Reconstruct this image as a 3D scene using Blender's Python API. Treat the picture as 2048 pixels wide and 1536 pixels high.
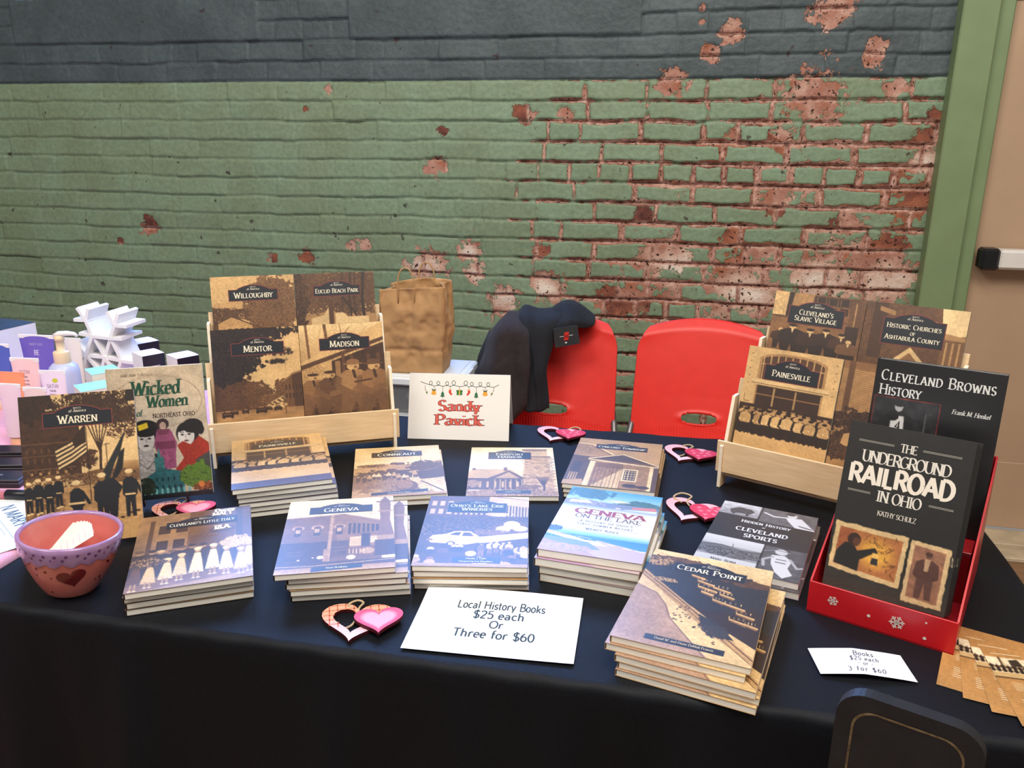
import bpy, bmesh, math, random
import numpy as np
from mathutils import Matrix, Vector, Euler

for o in list(bpy.data.objects):
    bpy.data.objects.remove(o, do_unlink=True)
SC = bpy.context.scene
COL = SC.collection
RNG = random.Random(7)
R = math.radians
TH = 0.75                       # table height


def lin(c):
    def f(v):
        v /= 255.0
        return v / 12.92 if v <= .04045 else ((v + .055) / 1.055) ** 2.4
    return (f(c[0]), f(c[1]), f(c[2]), 1.0)


# ------------------------------------------------------------ camera
cam = bpy.data.cameras.new('camera')
cam.sensor_width = 36.0
cam.sensor_fit = 'HORIZONTAL'
cam.lens = 36.0 * 1647.0 / 2048.0
cam.clip_start = .05
camo = bpy.data.objects.new('camera', cam)
COL.objects.link(camo)
_p, _r, _a = R(17.001), R(.302), R(11.690)
_fw = Vector((0, math.cos(_p), -math.sin(_p)))
_rt = Vector((1, 0, 0))
_up = _rt.cross(_fw)
_rt2 = _rt * math.cos(_r) + _up * math.sin(_r)
_up2 = -_rt * math.sin(_r) + _up * math.cos(_r)
_m = Matrix((_rt2, _up2, -_fw)).transposed().to_4x4()
camo.matrix_world = Matrix.Translation((0, 0, 1.375)) @ Matrix.Rotation(_a, 4, 'Z') @ _m
SC.camera = camo

# ------------------------------------------------------------ world, lights, exposure
SC.view_settings.view_transform = 'Standard'
SC.view_settings.look = 'None'
SC.view_settings.gamma = 1.0
SC.view_settings.use_curve_mapping = False
SC.view_settings.exposure = 0.0

world = bpy.data.worlds.new('hall_ambient')
SC.world = world
world.use_nodes = True
_bg = world.node_tree.nodes['Background']
_bg.inputs['Color'].default_value = (1.0, .94, .88, 1)
_bg.inputs['Strength'].default_value = .26


def area(name, loc, target, size, energy, color, sy=None):
    l = bpy.data.lights.new(name, 'AREA')
    l.energy = energy
    l.color = color
    l.shape = 'RECTANGLE'
    l.size = size
    l.size_y = sy or size
    o = bpy.data.objects.new(name, l)
    COL.objects.link(o)
    o.location = loc
    o.rotation_euler = (Vector(target) - Vector(loc)).to_track_quat('-Z', 'Y').to_euler()
    return o


area('ceiling_light', (.1, .5, 3.5), (-.2, 1.9, .9), 1.5, 60, (1.0, .93, .85), 1.0)
area('ceiling_light', (-1.8, -.6, 3.5), (-1.3, 2.3, .9), 1.4, 56, (1.0, .94, .87), 1.0)
area('ceiling_light', (1.3, -.4, 3.4), (.3, 1.8, .9), 1.4, 36, (1.0, .93, .85), 1.0)
WINDOW_RGB = (.20, .42, 1.0)
WINDOW_POWER = 21.0


# ------------------------------------------------------------ materials
def _setup(name):
    m = bpy.data.materials.new(name)
    m.use_nodes = True
    nt = m.node_tree
    return m, nt, nt.nodes['Principled BSDF']


def pm(name, rgb, rough=.6, var=.12, scale=30, bump=.0, bscale=None, metal=0, spec=.5, coat=0, sheen=0, alpha=1,
       trans=0, rgb2=None, stretch=None, sss=0, sheencol=None, bdist=.002):
    """noise-varied procedural material; rgb in 0..255 sRGB"""
    m, nt, b = _setup(name)
    N = nt.nodes.new
    L = nt.links.new
    tc = N('ShaderNodeTexCoord')
    mp = N('ShaderNodeMapping')
    L(tc.outputs['Object'], mp.inputs['Vector'])
    if stretch:
        mp.inputs['Scale'].default_value = stretch
    nz = N('ShaderNodeTexNoise')
    nz.inputs['Scale'].default_value = scale
    nz.inputs['Detail'].default_value = 5
    L(mp.outputs['Vector'], nz.inputs['Vector'])
    rp = N('ShaderNodeValToRGB')
    c = lin(rgb)
    c2 = lin(rgb2) if rgb2 else tuple(min(1, v * (1 + var)) for v in c[:3]) + (1,)
    c1 = c if rgb2 else tuple(v * (1 - var) for v in c[:3]) + (1,)
    rp.color_ramp.elements[0].color = c1
    rp.color_ramp.elements[1].color = c2
    rp.color_ramp.elements[0].position = .3
    rp.color_ramp.elements[1].position = .7
    L(nz.outputs['Fac'], rp.inputs['Fac'])
    L(rp.outputs['Color'], b.inputs['Base Color'])
    b.inputs['Roughness'].default_value = rough
    b.inputs['Metallic'].default_value = metal
    b.inputs['Specular IOR Level'].default_value = spec
    b.inputs['Coat Weight'].default_value = coat
    b.inputs['Coat Roughness'].default_value = .15
    b.inputs['Sheen Weight'].default_value = sheen
    if sheencol:
        b.inputs['Sheen Tint'].default_value = lin(sheencol)
    b.inputs['Alpha'].default_value = alpha
    b.inputs['Transmission Weight'].default_value = trans
    if sss:
        b.inputs['Subsurface Weight'].default_value = sss
        b.inputs['Subsurface Scale'].default_value = .004
    if bump:
        n2 = N('ShaderNodeTexNoise')
        n2.inputs['Scale'].default_value = bscale or scale * 3
        n2.inputs['Detail'].default_value = 4
        L(mp.outputs['Vector'], n2.inputs['Vector'])
        bp = N('ShaderNodeBump')
        bp.inputs['Strength'].default_value = bump
        bp.inputs['Distance'].default_value = bdist
        L(n2.outputs['Fac'], bp.inputs['Height'])
        L(bp.outputs['Normal'], b.inputs['Normal'])
    return m


def print_mat(name, rough=.3, coat=0, coat_rough=.2, spec=.5, bump=.0):
    """printed surface: ink colour from the mesh attribute, paper fibre from noise"""
    m, nt, b = _setup(name)
    N = nt.nodes.new
    L = nt.links.new
    at = N('ShaderNodeAttribute')
    at.attribute_name = 'Col'
    nz = N('ShaderNodeTexNoise')
    nz.inputs['Scale'].default_value = 700
    tc = N('ShaderNodeTexCoord')
    L(tc.outputs['Object'], nz.inputs['Vector'])
    mr = N('ShaderNodeMapRange')
    mr.inputs['To Min'].default_value = .94
    mr.inputs['To Max'].default_value = 1.04
    L(nz.outputs['Fac'], mr.inputs['Value'])
    mx = N('ShaderNodeMix')
    mx.data_type = 'RGBA'
    mx.blend_type = 'MULTIPLY'
    mx.inputs[0].default_value = 1
    L(at.outputs['Color'], mx.inputs[6])
    L(mr.outputs['Result'], mx.inputs[7])
    L(mx.outputs[2], b.inputs['Base Color'])
    b.inputs['Roughness'].default_value = rough
    b.inputs['Specular IOR Level'].default_value = spec
    b.inputs['Coat Weight'].default_value = coat
    b.inputs['Coat Roughness'].default_value = coat_rough
    if bump:
        n2 = N('ShaderNodeTexNoise')
        n2.inputs['Scale'].default_value = 14
        L(tc.outputs['Object'], n2.inputs['Vector'])
        bp = N('ShaderNodeBump')
        bp.inputs['Strength'].default_value = bump
        bp.inputs['Distance'].default_value = .004
        L(n2.outputs['Fac'], bp.inputs['Height'])
        L(bp.outputs['Normal'], b.inputs['Normal'])
    return m


M = {}
M['cover'] = print_mat('laminated_cover', .45, 1.0, .36, .4, .12)
M['print'] = print_mat('printed_paper', .65, 0, .3, .3)
M['pages'] = pm('page_block', (250, 243, 230), .85, .09, 900, .25, 1500, stretch=(.02, .02, 1))
M['white_card'] = pm('white_card', (238, 236, 232), .7, .02, 60)
M['wood'] = pm('birch_plywood', (222, 190, 146), .55, .12, 22, .08, 60, stretch=(1, 9, 9), rgb2=(236, 206, 164))
M['wood_edge'] = pm('pale_ply_edge', (240, 226, 202), .6, .08, 40, .1, 200)
M['cloth'] = pm('dark_navy_cloth', (9, 12, 19), .60, .25, 220, .35, 900, spec=.24, bdist=.001)
M['pink_cloth'] = pm('pink_cloth', (240, 178, 206), .85, .05, 80, .2, 600, sheen=.2)
M['black'] = pm('black_plastic', (20, 20, 24), .35, .2, 60)
M['black_matte'] = pm('black_matte', (24, 23, 26), .7, .25, 60, .1)
M['red_plastic'] = pm('red_plastic', (222, 52, 42), .42, .05, 25, .12, 900, spec=.45, bdist=.0006)
M['steel'] = pm('grey_steel', (120, 116, 116), .4, .1, 40, metal=.7)
M['kraft'] = pm('kraft_paper', (176, 134, 88), .8, .1, 25, .35, 60, rgb2=(190, 147, 98), bdist=.003)
M['clear'] = pm('clear_plastic', (235, 238, 240), .08, .02, 10, alpha=.10, spec=.6)
M['lid'] = pm('white_lid', (226, 230, 232), .45, .03, 30)
M['coat_brown'] = pm('brown_wool', (40, 31, 33), .95, .25, 60, .5, 500, sheen=.04, bdist=.001)
M['lining'] = pm('navy_lining', (6, 9, 19), .85, .3, 120, .3, 500, sheen=.03)
M['door'] = pm('tan_door_paint', (184, 154, 126), .5, .05, 5, .1, 300)
M['door_dark'] = pm('brown_panel', (112, 70, 46), .6, .15, 20)
M['trim_green'] = pm('sage_trim_paint', (122, 142, 102), .55, .06, 9, .15, 60)
M['white_metal'] = pm('white_metal', (226, 222, 216), .4, .03, 30)
M['sill_paint'] = pm('white_sash_paint', (235, 235, 230), .5, .05, 20)
M['floor'] = pm('floorboards', (126, 92, 66), .55, .25, 6, .2, 60, stretch=(1, 8, 1), rgb2=(152, 118, 88))
M['threshold'] = pm('pale_threshold', (196, 178, 150), .6, .15, 20, .2)
M['bowl_pink'] = pm('pink_glaze', (208, 112, 106), .28, .12, 30, coat=.5, rgb2=(218, 130, 120))
M['bowl_purple'] = pm('mauve_glaze', (150, 112, 160), .2, .25, 45, coat=.6, rgb2=(176, 140, 184))
M['bowl_plum'] = pm('plum_glaze', (104, 66, 118), .25, .2, 40, coat=.5)
M['bowl_dark'] = pm('maroon_glaze', (112, 26, 28), .25, .15, 40, coat=.5)
M['twine'] = pm('jute_twine', (196, 172, 138), .9, .2, 300, .6, 800)
M['red_card'] = pm('red_gift_card', (196, 22, 32), .38, .06, 20, coat=.3)
M['red_inside'] = pm('red_card_inside', (176, 20, 34), .5, .06, 20)
M['snow'] = pm('snowflake_ink', (226, 214, 204), .5, .03, 50)
M['wood_dark_edge'] = pm('dark_cut_edge', (70, 14, 22), .6, .2, 60)
M['chair_black'] = pm('black_chair_paint', (27, 27, 31), .5, .25, 30, .15, 300)
M['gilt'] = pm('worn_gilt', (116, 96, 70), .55, .5, 120, metal=.2)
M['slip'] = pm('pink_slip', (248, 226, 214), .75, .03, 60)
M['lattice'] = pm('white_board', (240, 238, 238), .6, .03, 30)
M['teal'] = pm('aqua_card', (150, 238, 226), .5, .04, 30)
M['ivory'] = pm('ivory_card', (228, 226, 208), .6, .03, 30)
M['cream_plastic'] = pm('cream_plastic', (236, 208, 172), .4, .04, 30)
M['pearl'] = pm('lavender_lit_bottle', (190, 196, 226), .3, .05, 20)  # tint includes the pinkish light around the cosmetics
M['peach_cap'] = pm('peach_cap', (240, 190, 150), .35, .05, 30)
M['rose'] = pm('rose_barrel', (206, 120, 130), .4, .05, 30)

CUR = {}


def setp(o, label=None, cat=None, group=None, kind=None):
    if label:
        o['label'] = label
    if cat:
        o['category'] = cat
    if group:
        o['group'] = group
    if kind:
        o['kind'] = kind
    return o


def empty(name, loc=(0, 0, 0), rot=(0, 0, 0), label=None, cat=None, group=None):
    o = bpy.data.objects.new(name, None)
    COL.objects.link(o)
    o.location = loc
    o.rotation_euler = rot
    o.empty_display_size = .02
    return setp(o, label, cat, group)


def smooth_path(pts, n=6):
    p = [Vector(q) for q in pts]
    o = []
    for i in range(len(p) - 1):
        a, b, c, d = p[max(i - 1, 0)], p[i], p[i + 1], p[min(i + 2, len(p) - 1)]
        for k in range(n):
            f = k / n
            o.append(.5 * (2 * b + (c - a) * f + (2 * a - 5 * b + 4 * c - d) * f * f + (3 * b - a - 3 * c + d) * f ** 3))
    return o + [p[-1]]


class MB:
    """mesh collector: verts, faces, material slots, per-vertex ink colours"""

    def __init__(s):
        s.v, s.f, s.m, s.c = [], [], [], []
        s.mats = []

    def slot(s, m):
        if m not in s.mats:
            s.mats.append(m)
        return s.mats.index(m)

    def add(s, vs, fs, mat, col=(255, 255, 255)):
        k = len(s.v)
        i = s.slot(mat)
        s.v += [tuple(p) for p in vs]
        if isinstance(col, list):
            s.c += col
        else:
            s.c += [col] * len(vs)
        s.f += [tuple(k + j for j in f) for f in fs]
        s.m += [i] * len(fs)

    def box(s, c, d, mat, rot=None, bev=0, col=(255, 255, 255)):
        x, y, z = d[0] / 2, d[1] / 2, d[2] / 2
        if bev:
            b = bev
            vs = []
            for sx in (-1, 1):
                for sy in (-1, 1):
                    for sz in (-1, 1):
                        vs += [(sx * x, sy * (y - b), sz * (z - b)), (sx * (x - b), sy * y, sz * (z - b)), (sx * (x - b), sy * (y - b), sz * z)]
            bm = bmesh.new()
            for q in vs:
                bm.verts.new(q)
            bmesh.ops.convex_hull(bm, input=bm.verts[:])
            bmesh.ops.dissolve_limit(bm, angle_limit=.01, verts=bm.verts[:], edges=bm.edges[:])
            bm.verts.index_update()
            vs = [q.co.copy() for q in bm.verts]
            fs = [[q.index for q in f.verts] for f in bm.faces]
            bm.free()
        else:
            vs = [Vector((sx * x, sy * y, sz * z)) for sx in (-1, 1) for sy in (-1, 1) for sz in (-1, 1)]
            fs = [(0, 1, 3, 2), (4, 6, 7, 5), (0, 4, 5, 1), (2, 3, 7, 6), (0, 2, 6, 4), (1, 5, 7, 3)]
        mt = Matrix.Translation(c) @ (rot if rot else Matrix())
        s.add([mt @ Vector(q) for q in vs], fs, mat, col)

    def prism(s, pts, fn, mat, side=None):
        """pts 2D outline; fn(p, k) -> 3D for k=0 (back) and 1 (front)"""
        n = len(pts)
        a = [fn(p, 0) for p in pts]
        b = [fn(p, 1) for p in pts]
        s.add(a + b, [tuple(range(n))[::-1], tuple(range(n, 2 * n))], mat)
        s.add(a + b, [(i, (i + 1) % n, n + (i + 1) % n, n + i) for i in range(n)], side or mat)

    def tube(s, pts, r, mat, n=8, closed=False, col=(255, 255, 255)):
        pts = [Vector(p) for p in pts]
        m = len(pts)
        rr = r if isinstance(r, list) else [r] * m
        vs, fs = [], []
        pn = None
        for i, p in enumerate(pts):
            if closed:
                t = pts[(i + 1) % m] - pts[i - 1]
            else:
                t = pts[min(i + 1, m - 1)] - pts[max(i - 1, 0)]
            t.normalize()
            if pn is None:
                pn = t.orthogonal().normalized()
            pn = (pn - t * pn.dot(t)).normalized()
            bn = t.cross(pn)
            for k in range(n):
                a = 2 * math.pi * k / n
                vs.append(p + (pn * math.cos(a) + bn * math.sin(a)) * rr[i])
        for i in range(m if closed else m - 1):
            j = (i + 1) % m
            for k in range(n):
                fs.append((i * n + k, i * n + (k + 1) % n, j * n + (k + 1) % n, j * n + k))
        if not closed:
            fs.append(tuple(range(n))[::-1])
            fs.append(tuple((m - 1) * n + k for k in range(n)))
        s.add(vs, fs, mat, col)

    def lathe(s, prof, mat, n=48, c=(0, 0, 0), sx=1, sy=1, fn=None, caps=True):
        vs, fs = [], []
        for i, (r, z) in enumerate(prof):
            for k in range(n):
                a = 2 * math.pi * k / n
                q = Vector((c[0] + r * math.cos(a) * sx, c[1] + r * math.sin(a) * sy, c[2] + z))
                vs.append(fn(q, a, i) if fn else q)
        m = len(prof)
        for i in range(m - 1):
            for k in range(n):
                fs.append((i * n + k, i * n + (k + 1) % n, (i + 1) * n + (k + 1) % n, (i + 1) * n + k))
        if caps and prof[0][0] > 1e-5:
            fs.append(tuple(range(n))[::-1])
        if caps and prof[-1][0] > 1e-5:
            fs.append(tuple((m - 1) * n + k for k in range(n)))
        s.add(vs, fs, mat)

    def grid(s, fn, nu, nv, mat, keep=None, col=None):
        vs = [fn(i / nu, j / nv) for j in range(nv + 1) for i in range(nu + 1)]
        fs = []
        for j in range(nv):
            for i in range(nu):
                if keep is None or keep((i + .5) / nu, (j + .5) / nv):
                    k = j * (nu + 1) + i
                    fs.append((k, k + 1, k + nu + 2, k + nu + 1))
        s.add(vs, fs, mat, col if col is not None else (255, 255, 255))

    def build(s, name, parent=None, smooth=False, ink=False, angle=None):
        me = bpy.data.meshes.new(name)
        me.from_pydata([tuple(p) for p in s.v], [], s.f)
        for m in s.mats:
            me.materials.append(m)
        me.polygons.foreach_set('material_index', s.m)
        if ink:
            a = me.color_attributes.new('Col', 'BYTE_COLOR', 'POINT')
            c = np.ones((len(s.v), 4), np.float32)
            c[:, :3] = np.array(s.c, np.float32) / 255
            a.data.foreach_set('color_srgb', c.ravel())
        if smooth:
            me.polygons.foreach_set('use_smooth', [True] * len(me.polygons))
            if angle:
                try:
                    me.set_sharp_from_angle(angle=R(angle))
                except Exception:
                    pass
        me.update()
        o = bpy.data.objects.new(name, me)
        COL.objects.link(o)
        if parent:
            o.parent = parent
        return o


def copy_tree(o, parent=None):
    c = o.copy()
    COL.objects.link(c)
    if parent:
        c.parent = parent
    for ch in list(o.children):
        copy_tree(ch, c)
    return c


# ------------------------------------------------------------ lettering (pen-stroke alphabet)
_G = {
    'A': '70;4 0 34 100;34 100 66 0;15 34 53 34', 'B': '62;12 0 12 100;12 100 32 100 a 32 76 22 24 90 -90 12 52;12 52 34 52 a 34 26 25 26 90 -90 12 0',
    'C': '68;a 38 50 32 50 48 312', 'D': '72;12 0 12 100;12 100 30 100 a 30 50 36 50 90 -90 12 0', 'E': '58;12 0 12 100;12 100 54 100;12 52 44 52;12 0 56 0',
    'F': '54;12 0 12 100;12 100 54 100;12 52 44 52', 'G': '74;a 38 50 32 50 48 325;66 12 66 42;50 42 70 42', 'H': '76;12 0 12 100;64 0 64 100;12 52 64 52',
    'I': '30;15 0 15 100', 'J': '40;26 100 26 20 a 12 16 14 18 0 -120', 'K': '68;12 0 12 100;60 100 12 44;28 58 64 0', 'L': '56;12 0 12 100;12 0 52 0',
    'M': '88;10 0 14 100;14 100 44 8;44 8 74 100;74 100 78 0', 'N': '76;12 0 12 100;12 100 64 0;64 0 64 100', 'O': '76;a 38 50 32 50 0 360',
    'P': '60;12 0 12 100;12 100 32 100 a 32 74 24 26 90 -90 12 48', 'Q': '76;a 38 50 32 50 0 360;44 20 72 -12', 'R': '66;12 0 12 100;12 100 32 100 a 32 75 23 25 90 -90 12 50;34 50 62 0',
    'S': '54;a 28 75 19 25 25 270 a 28 25 20 25 90 -155', 'T': '62;31 0 31 100;4 100 58 100', 'U': '74;12 100 12 34 a 37 32 25 32 180 360 62 100',
    'V': '66;4 100 34 0;34 0 62 100', 'W': '96;4 100 28 0;28 0 48 88;48 88 68 0;68 0 92 100', 'X': '64;4 100 60 0;58 100 6 0', 'Y': '64;4 100 32 48;60 100 32 48;32 48 32 0',
    'Z': '60;6 100 54 100;54 100 6 0;6 0 56 0', '0': '56;a 28 50 21 50 0 360', '2': '54;a 27 74 20 26 160 -30 8 0;8 0 48 0', '3': '52;a 25 76 18 24 150 -80;a 25 27 21 27 90 -150',
    '4': '56;40 0 40 100 4 28 52 28', '5': '52;44 100 14 100 12 56 a 26 32 21 32 115 -140', '6': '54;a 28 30 20 30 0 360;8 34 a 42 34 34 62 180 105',
    '$': '54;a 28 75 19 25 25 270 a 28 25 20 25 90 -155;28 112 28 -12', "'": '20;10 102 10 76', '.': '20;10 0 10 9', '-': '40;6 40 34 40', '&': '64;58 0 16 72 a 28 82 13 17 220 -50;30 58 a 24 26 18 26 120 350 56 46',
    'a': '54;40 0 40 42 a 25 44 15 18 0 155;a 24 17 16 17 0 360', 'b': '54;11 0 11 100;a 29 31 19 31 0 360', 'c': '46;a 26 32 19 32 45 315', 'd': '54;42 0 42 100;a 24 31 18 31 0 360',
    'e': '48;8 34 42 34 a 25 32 18 32 5 310', 'f': '34;14 0 14 78 a 26 80 12 20 180 60;4 62 30 62', 'g': '52;40 62 40 -10 a 24 -10 16 18 0 -140;a 24 32 17 31 0 360',
    'h': '56;11 0 11 100;11 40 a 27 42 16 22 180 0 43 0', 'i': '26;13 0 13 62;13 84 13 92', 'j': '26;14 62 14 -14 a 4 -14 10 12 0 -90;14 84 14 92', 'k': '52;11 0 11 100;42 62 11 26;22 36 46 0',
    'l': '24;12 0 12 100', 'm': '82;11 0 11 62;11 40 a 25 42 14 22 180 0 39 0;39 40 a 53 42 14 22 180 0 67 0', 'n': '56;11 0 11 62;11 40 a 27 42 16 22 180 0 43 0',
    'o': '50;a 25 32 19 32 0 360', 'p': '54;11 62 11 -28;a 29 31 19 31 0 360', 'r': '40;11 0 11 62;11 40 a 27 44 14 20 160 50', 's': '40;a 20 47 13 17 20 270 a 20 15 14 15 90 -160',
    't': '34;14 90 14 12 a 24 12 10 12 180 290;4 62 30 62', 'u': '56;11 62 11 22 a 26 22 15 22 180 360 41 62;41 62 41 0', 'v': '50;4 62 25 0;25 0 46 62',
    'w': '74;4 62 20 0;20 0 36 58;36 58 52 0;52 0 70 62', 'y': '50;4 62 26 0;46 62 20 -26', 'z': '48;6 62 42 62;42 62 6 0;6 0 44 0', ' ': '34',
}


def _glyph(ch):
    if ch not in CUR:
        parts = _G.get(ch, '30').split(';')
        st = []
        for p in parts[1:]:
            t = p.split()
            i, pts = 0, []
            while i < len(t):
                if t[i] == 'a':
                    cx, cy, rx, ry, a0, a1 = map(float, t[i + 1:i + 7])
                    n = max(4, int(abs(a1 - a0) / 22))
                    for k in range(n + 1):
                        a = R(a0 + (a1 - a0) * k / n)
                        pts.append((cx + rx * math.cos(a), cy + ry * math.sin(a)))
                    i += 7
                else:
                    pts.append((float(t[i]), float(t[i + 1])))
                    i += 2
            st.append(pts)
        CUR[ch] = (float(parts[0]), st)
    return CUR[ch]


def ribbon(pts, wf):
    """polyline -> quads with direction-dependent width"""
    n = len(pts)
    quads = []
    L, Rr = [], []
    for i in range(n):
        if i == 0:
            d = (pts[1][0] - pts[0][0], pts[1][1] - pts[0][1])
        elif i == n - 1:
            d = (pts[-1][0] - pts[-2][0], pts[-1][1] - pts[-2][1])
        else:
            d = (pts[i + 1][0] - pts[i - 1][0], pts[i + 1][1] - pts[i - 1][1])
        l = math.hypot(*d) or 1
        d = (d[0] / l, d[1] / l)
        w = wf(d) / 2
        L.append((pts[i][0] - d[1] * w, pts[i][1] + d[0] * w))
        Rr.append((pts[i][0] + d[1] * w, pts[i][1] - d[0] * w))
    for i in range(n - 1):
        quads.append([Rr[i], Rr[i + 1], L[i + 1], L[i]])
    return quads


def lay(s, size, thick=.16, thin=.05, serif=True, shear=0, small=None, track=0, xs=1):
    """-> (quads in size units with origin at the baseline start, total width)"""
    x = 0
    out = []
    nib = R(22)

    def wf(d):
        a = math.atan2(d[1], d[0])
        return 100 * (thin + (thick - thin) * abs(math.sin(a - nib)) ** 1.6)
    for ch in s:
        k = 1.0
        g = ch
        if small and ch.islower():
            k = small
            g = ch.upper()
        adv, st = _glyph(g)
        tmp = []
        for pts in st:
            tmp += ribbon(pts, (lambda d, k=k: wf(d) / k * (1 if k == 1 else .94)))
            if serif:
                for e, q in ((pts[0], pts[1]), (pts[-1], pts[-2])):
                    if min(abs(e[1]), abs(e[1] - 100), abs(e[1] - 62)) < 1.5 and abs(e[1] - q[1]) > abs(e[0] - q[0]) * .6 and abs(e[1] - q[1]) > 12:
                        h = 100 * (thick * .55 + .075)
                        t = 100 * thin * .9
                        sg = 1 if e[1] < q[1] else -1
                        tmp.append([(e[0] - h, e[1]), (e[0] + h, e[1]), (e[0] + h, e[1] + sg * t), (e[0] - h, e[1] + sg * t)])
                    elif abs(e[0] - q[0]) > 14 and abs(e[1] - q[1]) < 2 and (e[0] > 40 or e[0] < 9) and g in 'EFLTZC':
                        v = 14
                        t = 100 * thin
                        sg = -1 if e[1] > 60 else (1 if e[1] < 30 else .5)
                        tmp.append([(e[0] - t, e[1] - v * (sg < 0)), (e[0], e[1] - v * (sg < 0)), (e[0], e[1] + v * (sg > 0)), (e[0] - t, e[1] + v * (sg > 0))])
        for q in tmp:
            out.append([((x + p[0] * k * xs + shear * p[1] * k) * size / 100, p[1] * k * size / 100) for p in q])
        x += adv * k * xs + track * 100
    return out, (x - track * 100) * size / 100


def text(mb, s, cx, y, size, fn, mat, col, anchor='c', maxw=None, fit=None, **kw):
    """write s; baseline at y, centred on cx; fn(x, y) -> 3D"""
    q, w = lay(s, size, **kw)
    sx = 1.0
    if maxw and w > maxw:
        sx = maxw / w
    if fit:
        sx = fit / w
    off = {'c': -w * sx / 2, 'l': 0, 'r': -w * sx}[anchor]
    vs, fs = [], []
    o_ = Vector(fn(cx, y))
    nrm = (Vector(fn(cx + 1, y)) - o_).cross(Vector(fn(cx, y + 1)) - o_).normalized()
    for j, k in enumerate(q):
        i = len(vs)
        d = nrm * (1.2e-5 * (j % 9))            # ink strokes never exactly coplanar
        vs += [tuple(Vector(fn(cx + off + p[0] * sx, y + p[1])) + d) for p in k]
        fs.append((i, i + 1, i + 2, i + 3))
    if vs:
        mb.add(vs, fs, mat, col)


# ------------------------------------------------------------ noise
def vnoise(h, w, cell, seed):
    rs = np.random.RandomState(seed)
    gh, gw = int(h / cell) + 3, int(w / cell) + 3
    g = rs.rand(gh, gw).astype(np.float32)
    y = np.arange(h, dtype=np.float32) / cell
    x = np.arange(w, dtype=np.float32) / cell
    yi, xi = y.astype(int), x.astype(int)
    fy, fx = y - yi, x - xi
    fy, fx = fy * fy * (3 - 2 * fy), fx * fx * (3 - 2 * fx)
    a = g[np.ix_(yi, xi)]
    b = g[np.ix_(yi, xi + 1)]
    c = g[np.ix_(yi + 1, xi)]
    d = g[np.ix_(yi + 1, xi + 1)]
    fx = fx[None, :]
    fy = fy[:, None]
    return (a * (1 - fx) + b * fx) * (1 - fy) + (c * (1 - fx) + d * fx) * fy


def fbm(h, w, cell, seed, octs=3):
    o = np.zeros((h, w), np.float32)
    t = 0
    for k in range(octs):
        o += vnoise(h, w, max(cell / 2 ** k, 1), seed + k * 17) / 2 ** k
        t += 1 / 2 ** k
    return o / t


# ------------------------------------------------------------ the brick wall
WY = 2.94
ZB, CP = 1.547, .0677
PATCH = [(0.01,1.757,0.016),(0.01,1.717,0.013),(0.10,1.686,0.047),(0.04,1.623,0.036),(0.41,1.753,0.073),(0.55,1.638,0.036),(0.54,1.605,0.040),(-0.07,1.538,0.064),(-1.29,1.517,0.023),(-1.38,1.454,0.016),(-2.07,1.022,0.044),(-2.09,0.997,0.031),(-2.22,0.951,0.018),(-1.56,0.906,0.029),(-1.42,0.911,0.036),(-1.23,0.961,0.027),(-1.18,0.966,0.035),(0.38,1.499,0.119),(0.62,1.511,0.040),(0.14,1.370,0.029),(0.30,1.355,0.054),(-0.57,1.435,0.044),(-0.43,1.437,0.032),(-0.87,1.381,0.026),(-0.90,1.252,0.056),(-0.94,0.899,0.085),(-0.75,0.878,0.056),(-0.77,0.952,0.056),(-0.50,0.961,0.037),(-0.48,0.834,0.074),(0.74,1.289,0.052),(0.75,1.433,0.026),(0.74,1.358,0.052),(0.74,1.172,0.074),(0.30,1.163,0.063),(0.52,1.094,0.055),(0.15,1.034,0.045),(0.65,1.024,0.064),(0.63,0.973,0.110),(0.46,0.899,0.128),(0.67,0.908,0.111),(0.24,0.838,0.127),(-0.03,0.968,0.072),(0.16,0.896,0.109),(-0.11,0.947,0.072),(-0.20,0.801,0.109),(-0.64,0.781,0.074),(-0.14,1.102,0.036)]
WHITE = [(-.94,.899,.1),(-.75,.878,.08),(-.48,.834,.09),(.74,1.289,.06),(.46,.88,.16),(.67,.9,.12),(.24,.838,.14),(-.03,.93,.12),(-.64,.781,.1),(-.77,.952,.06)]
SILLS = [(-2.56, -1.54), (-1.196, -.181)]
STEP = .005
X0, X1, Z0, Z1 = -3.30, .80, .30, 1.84


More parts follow.
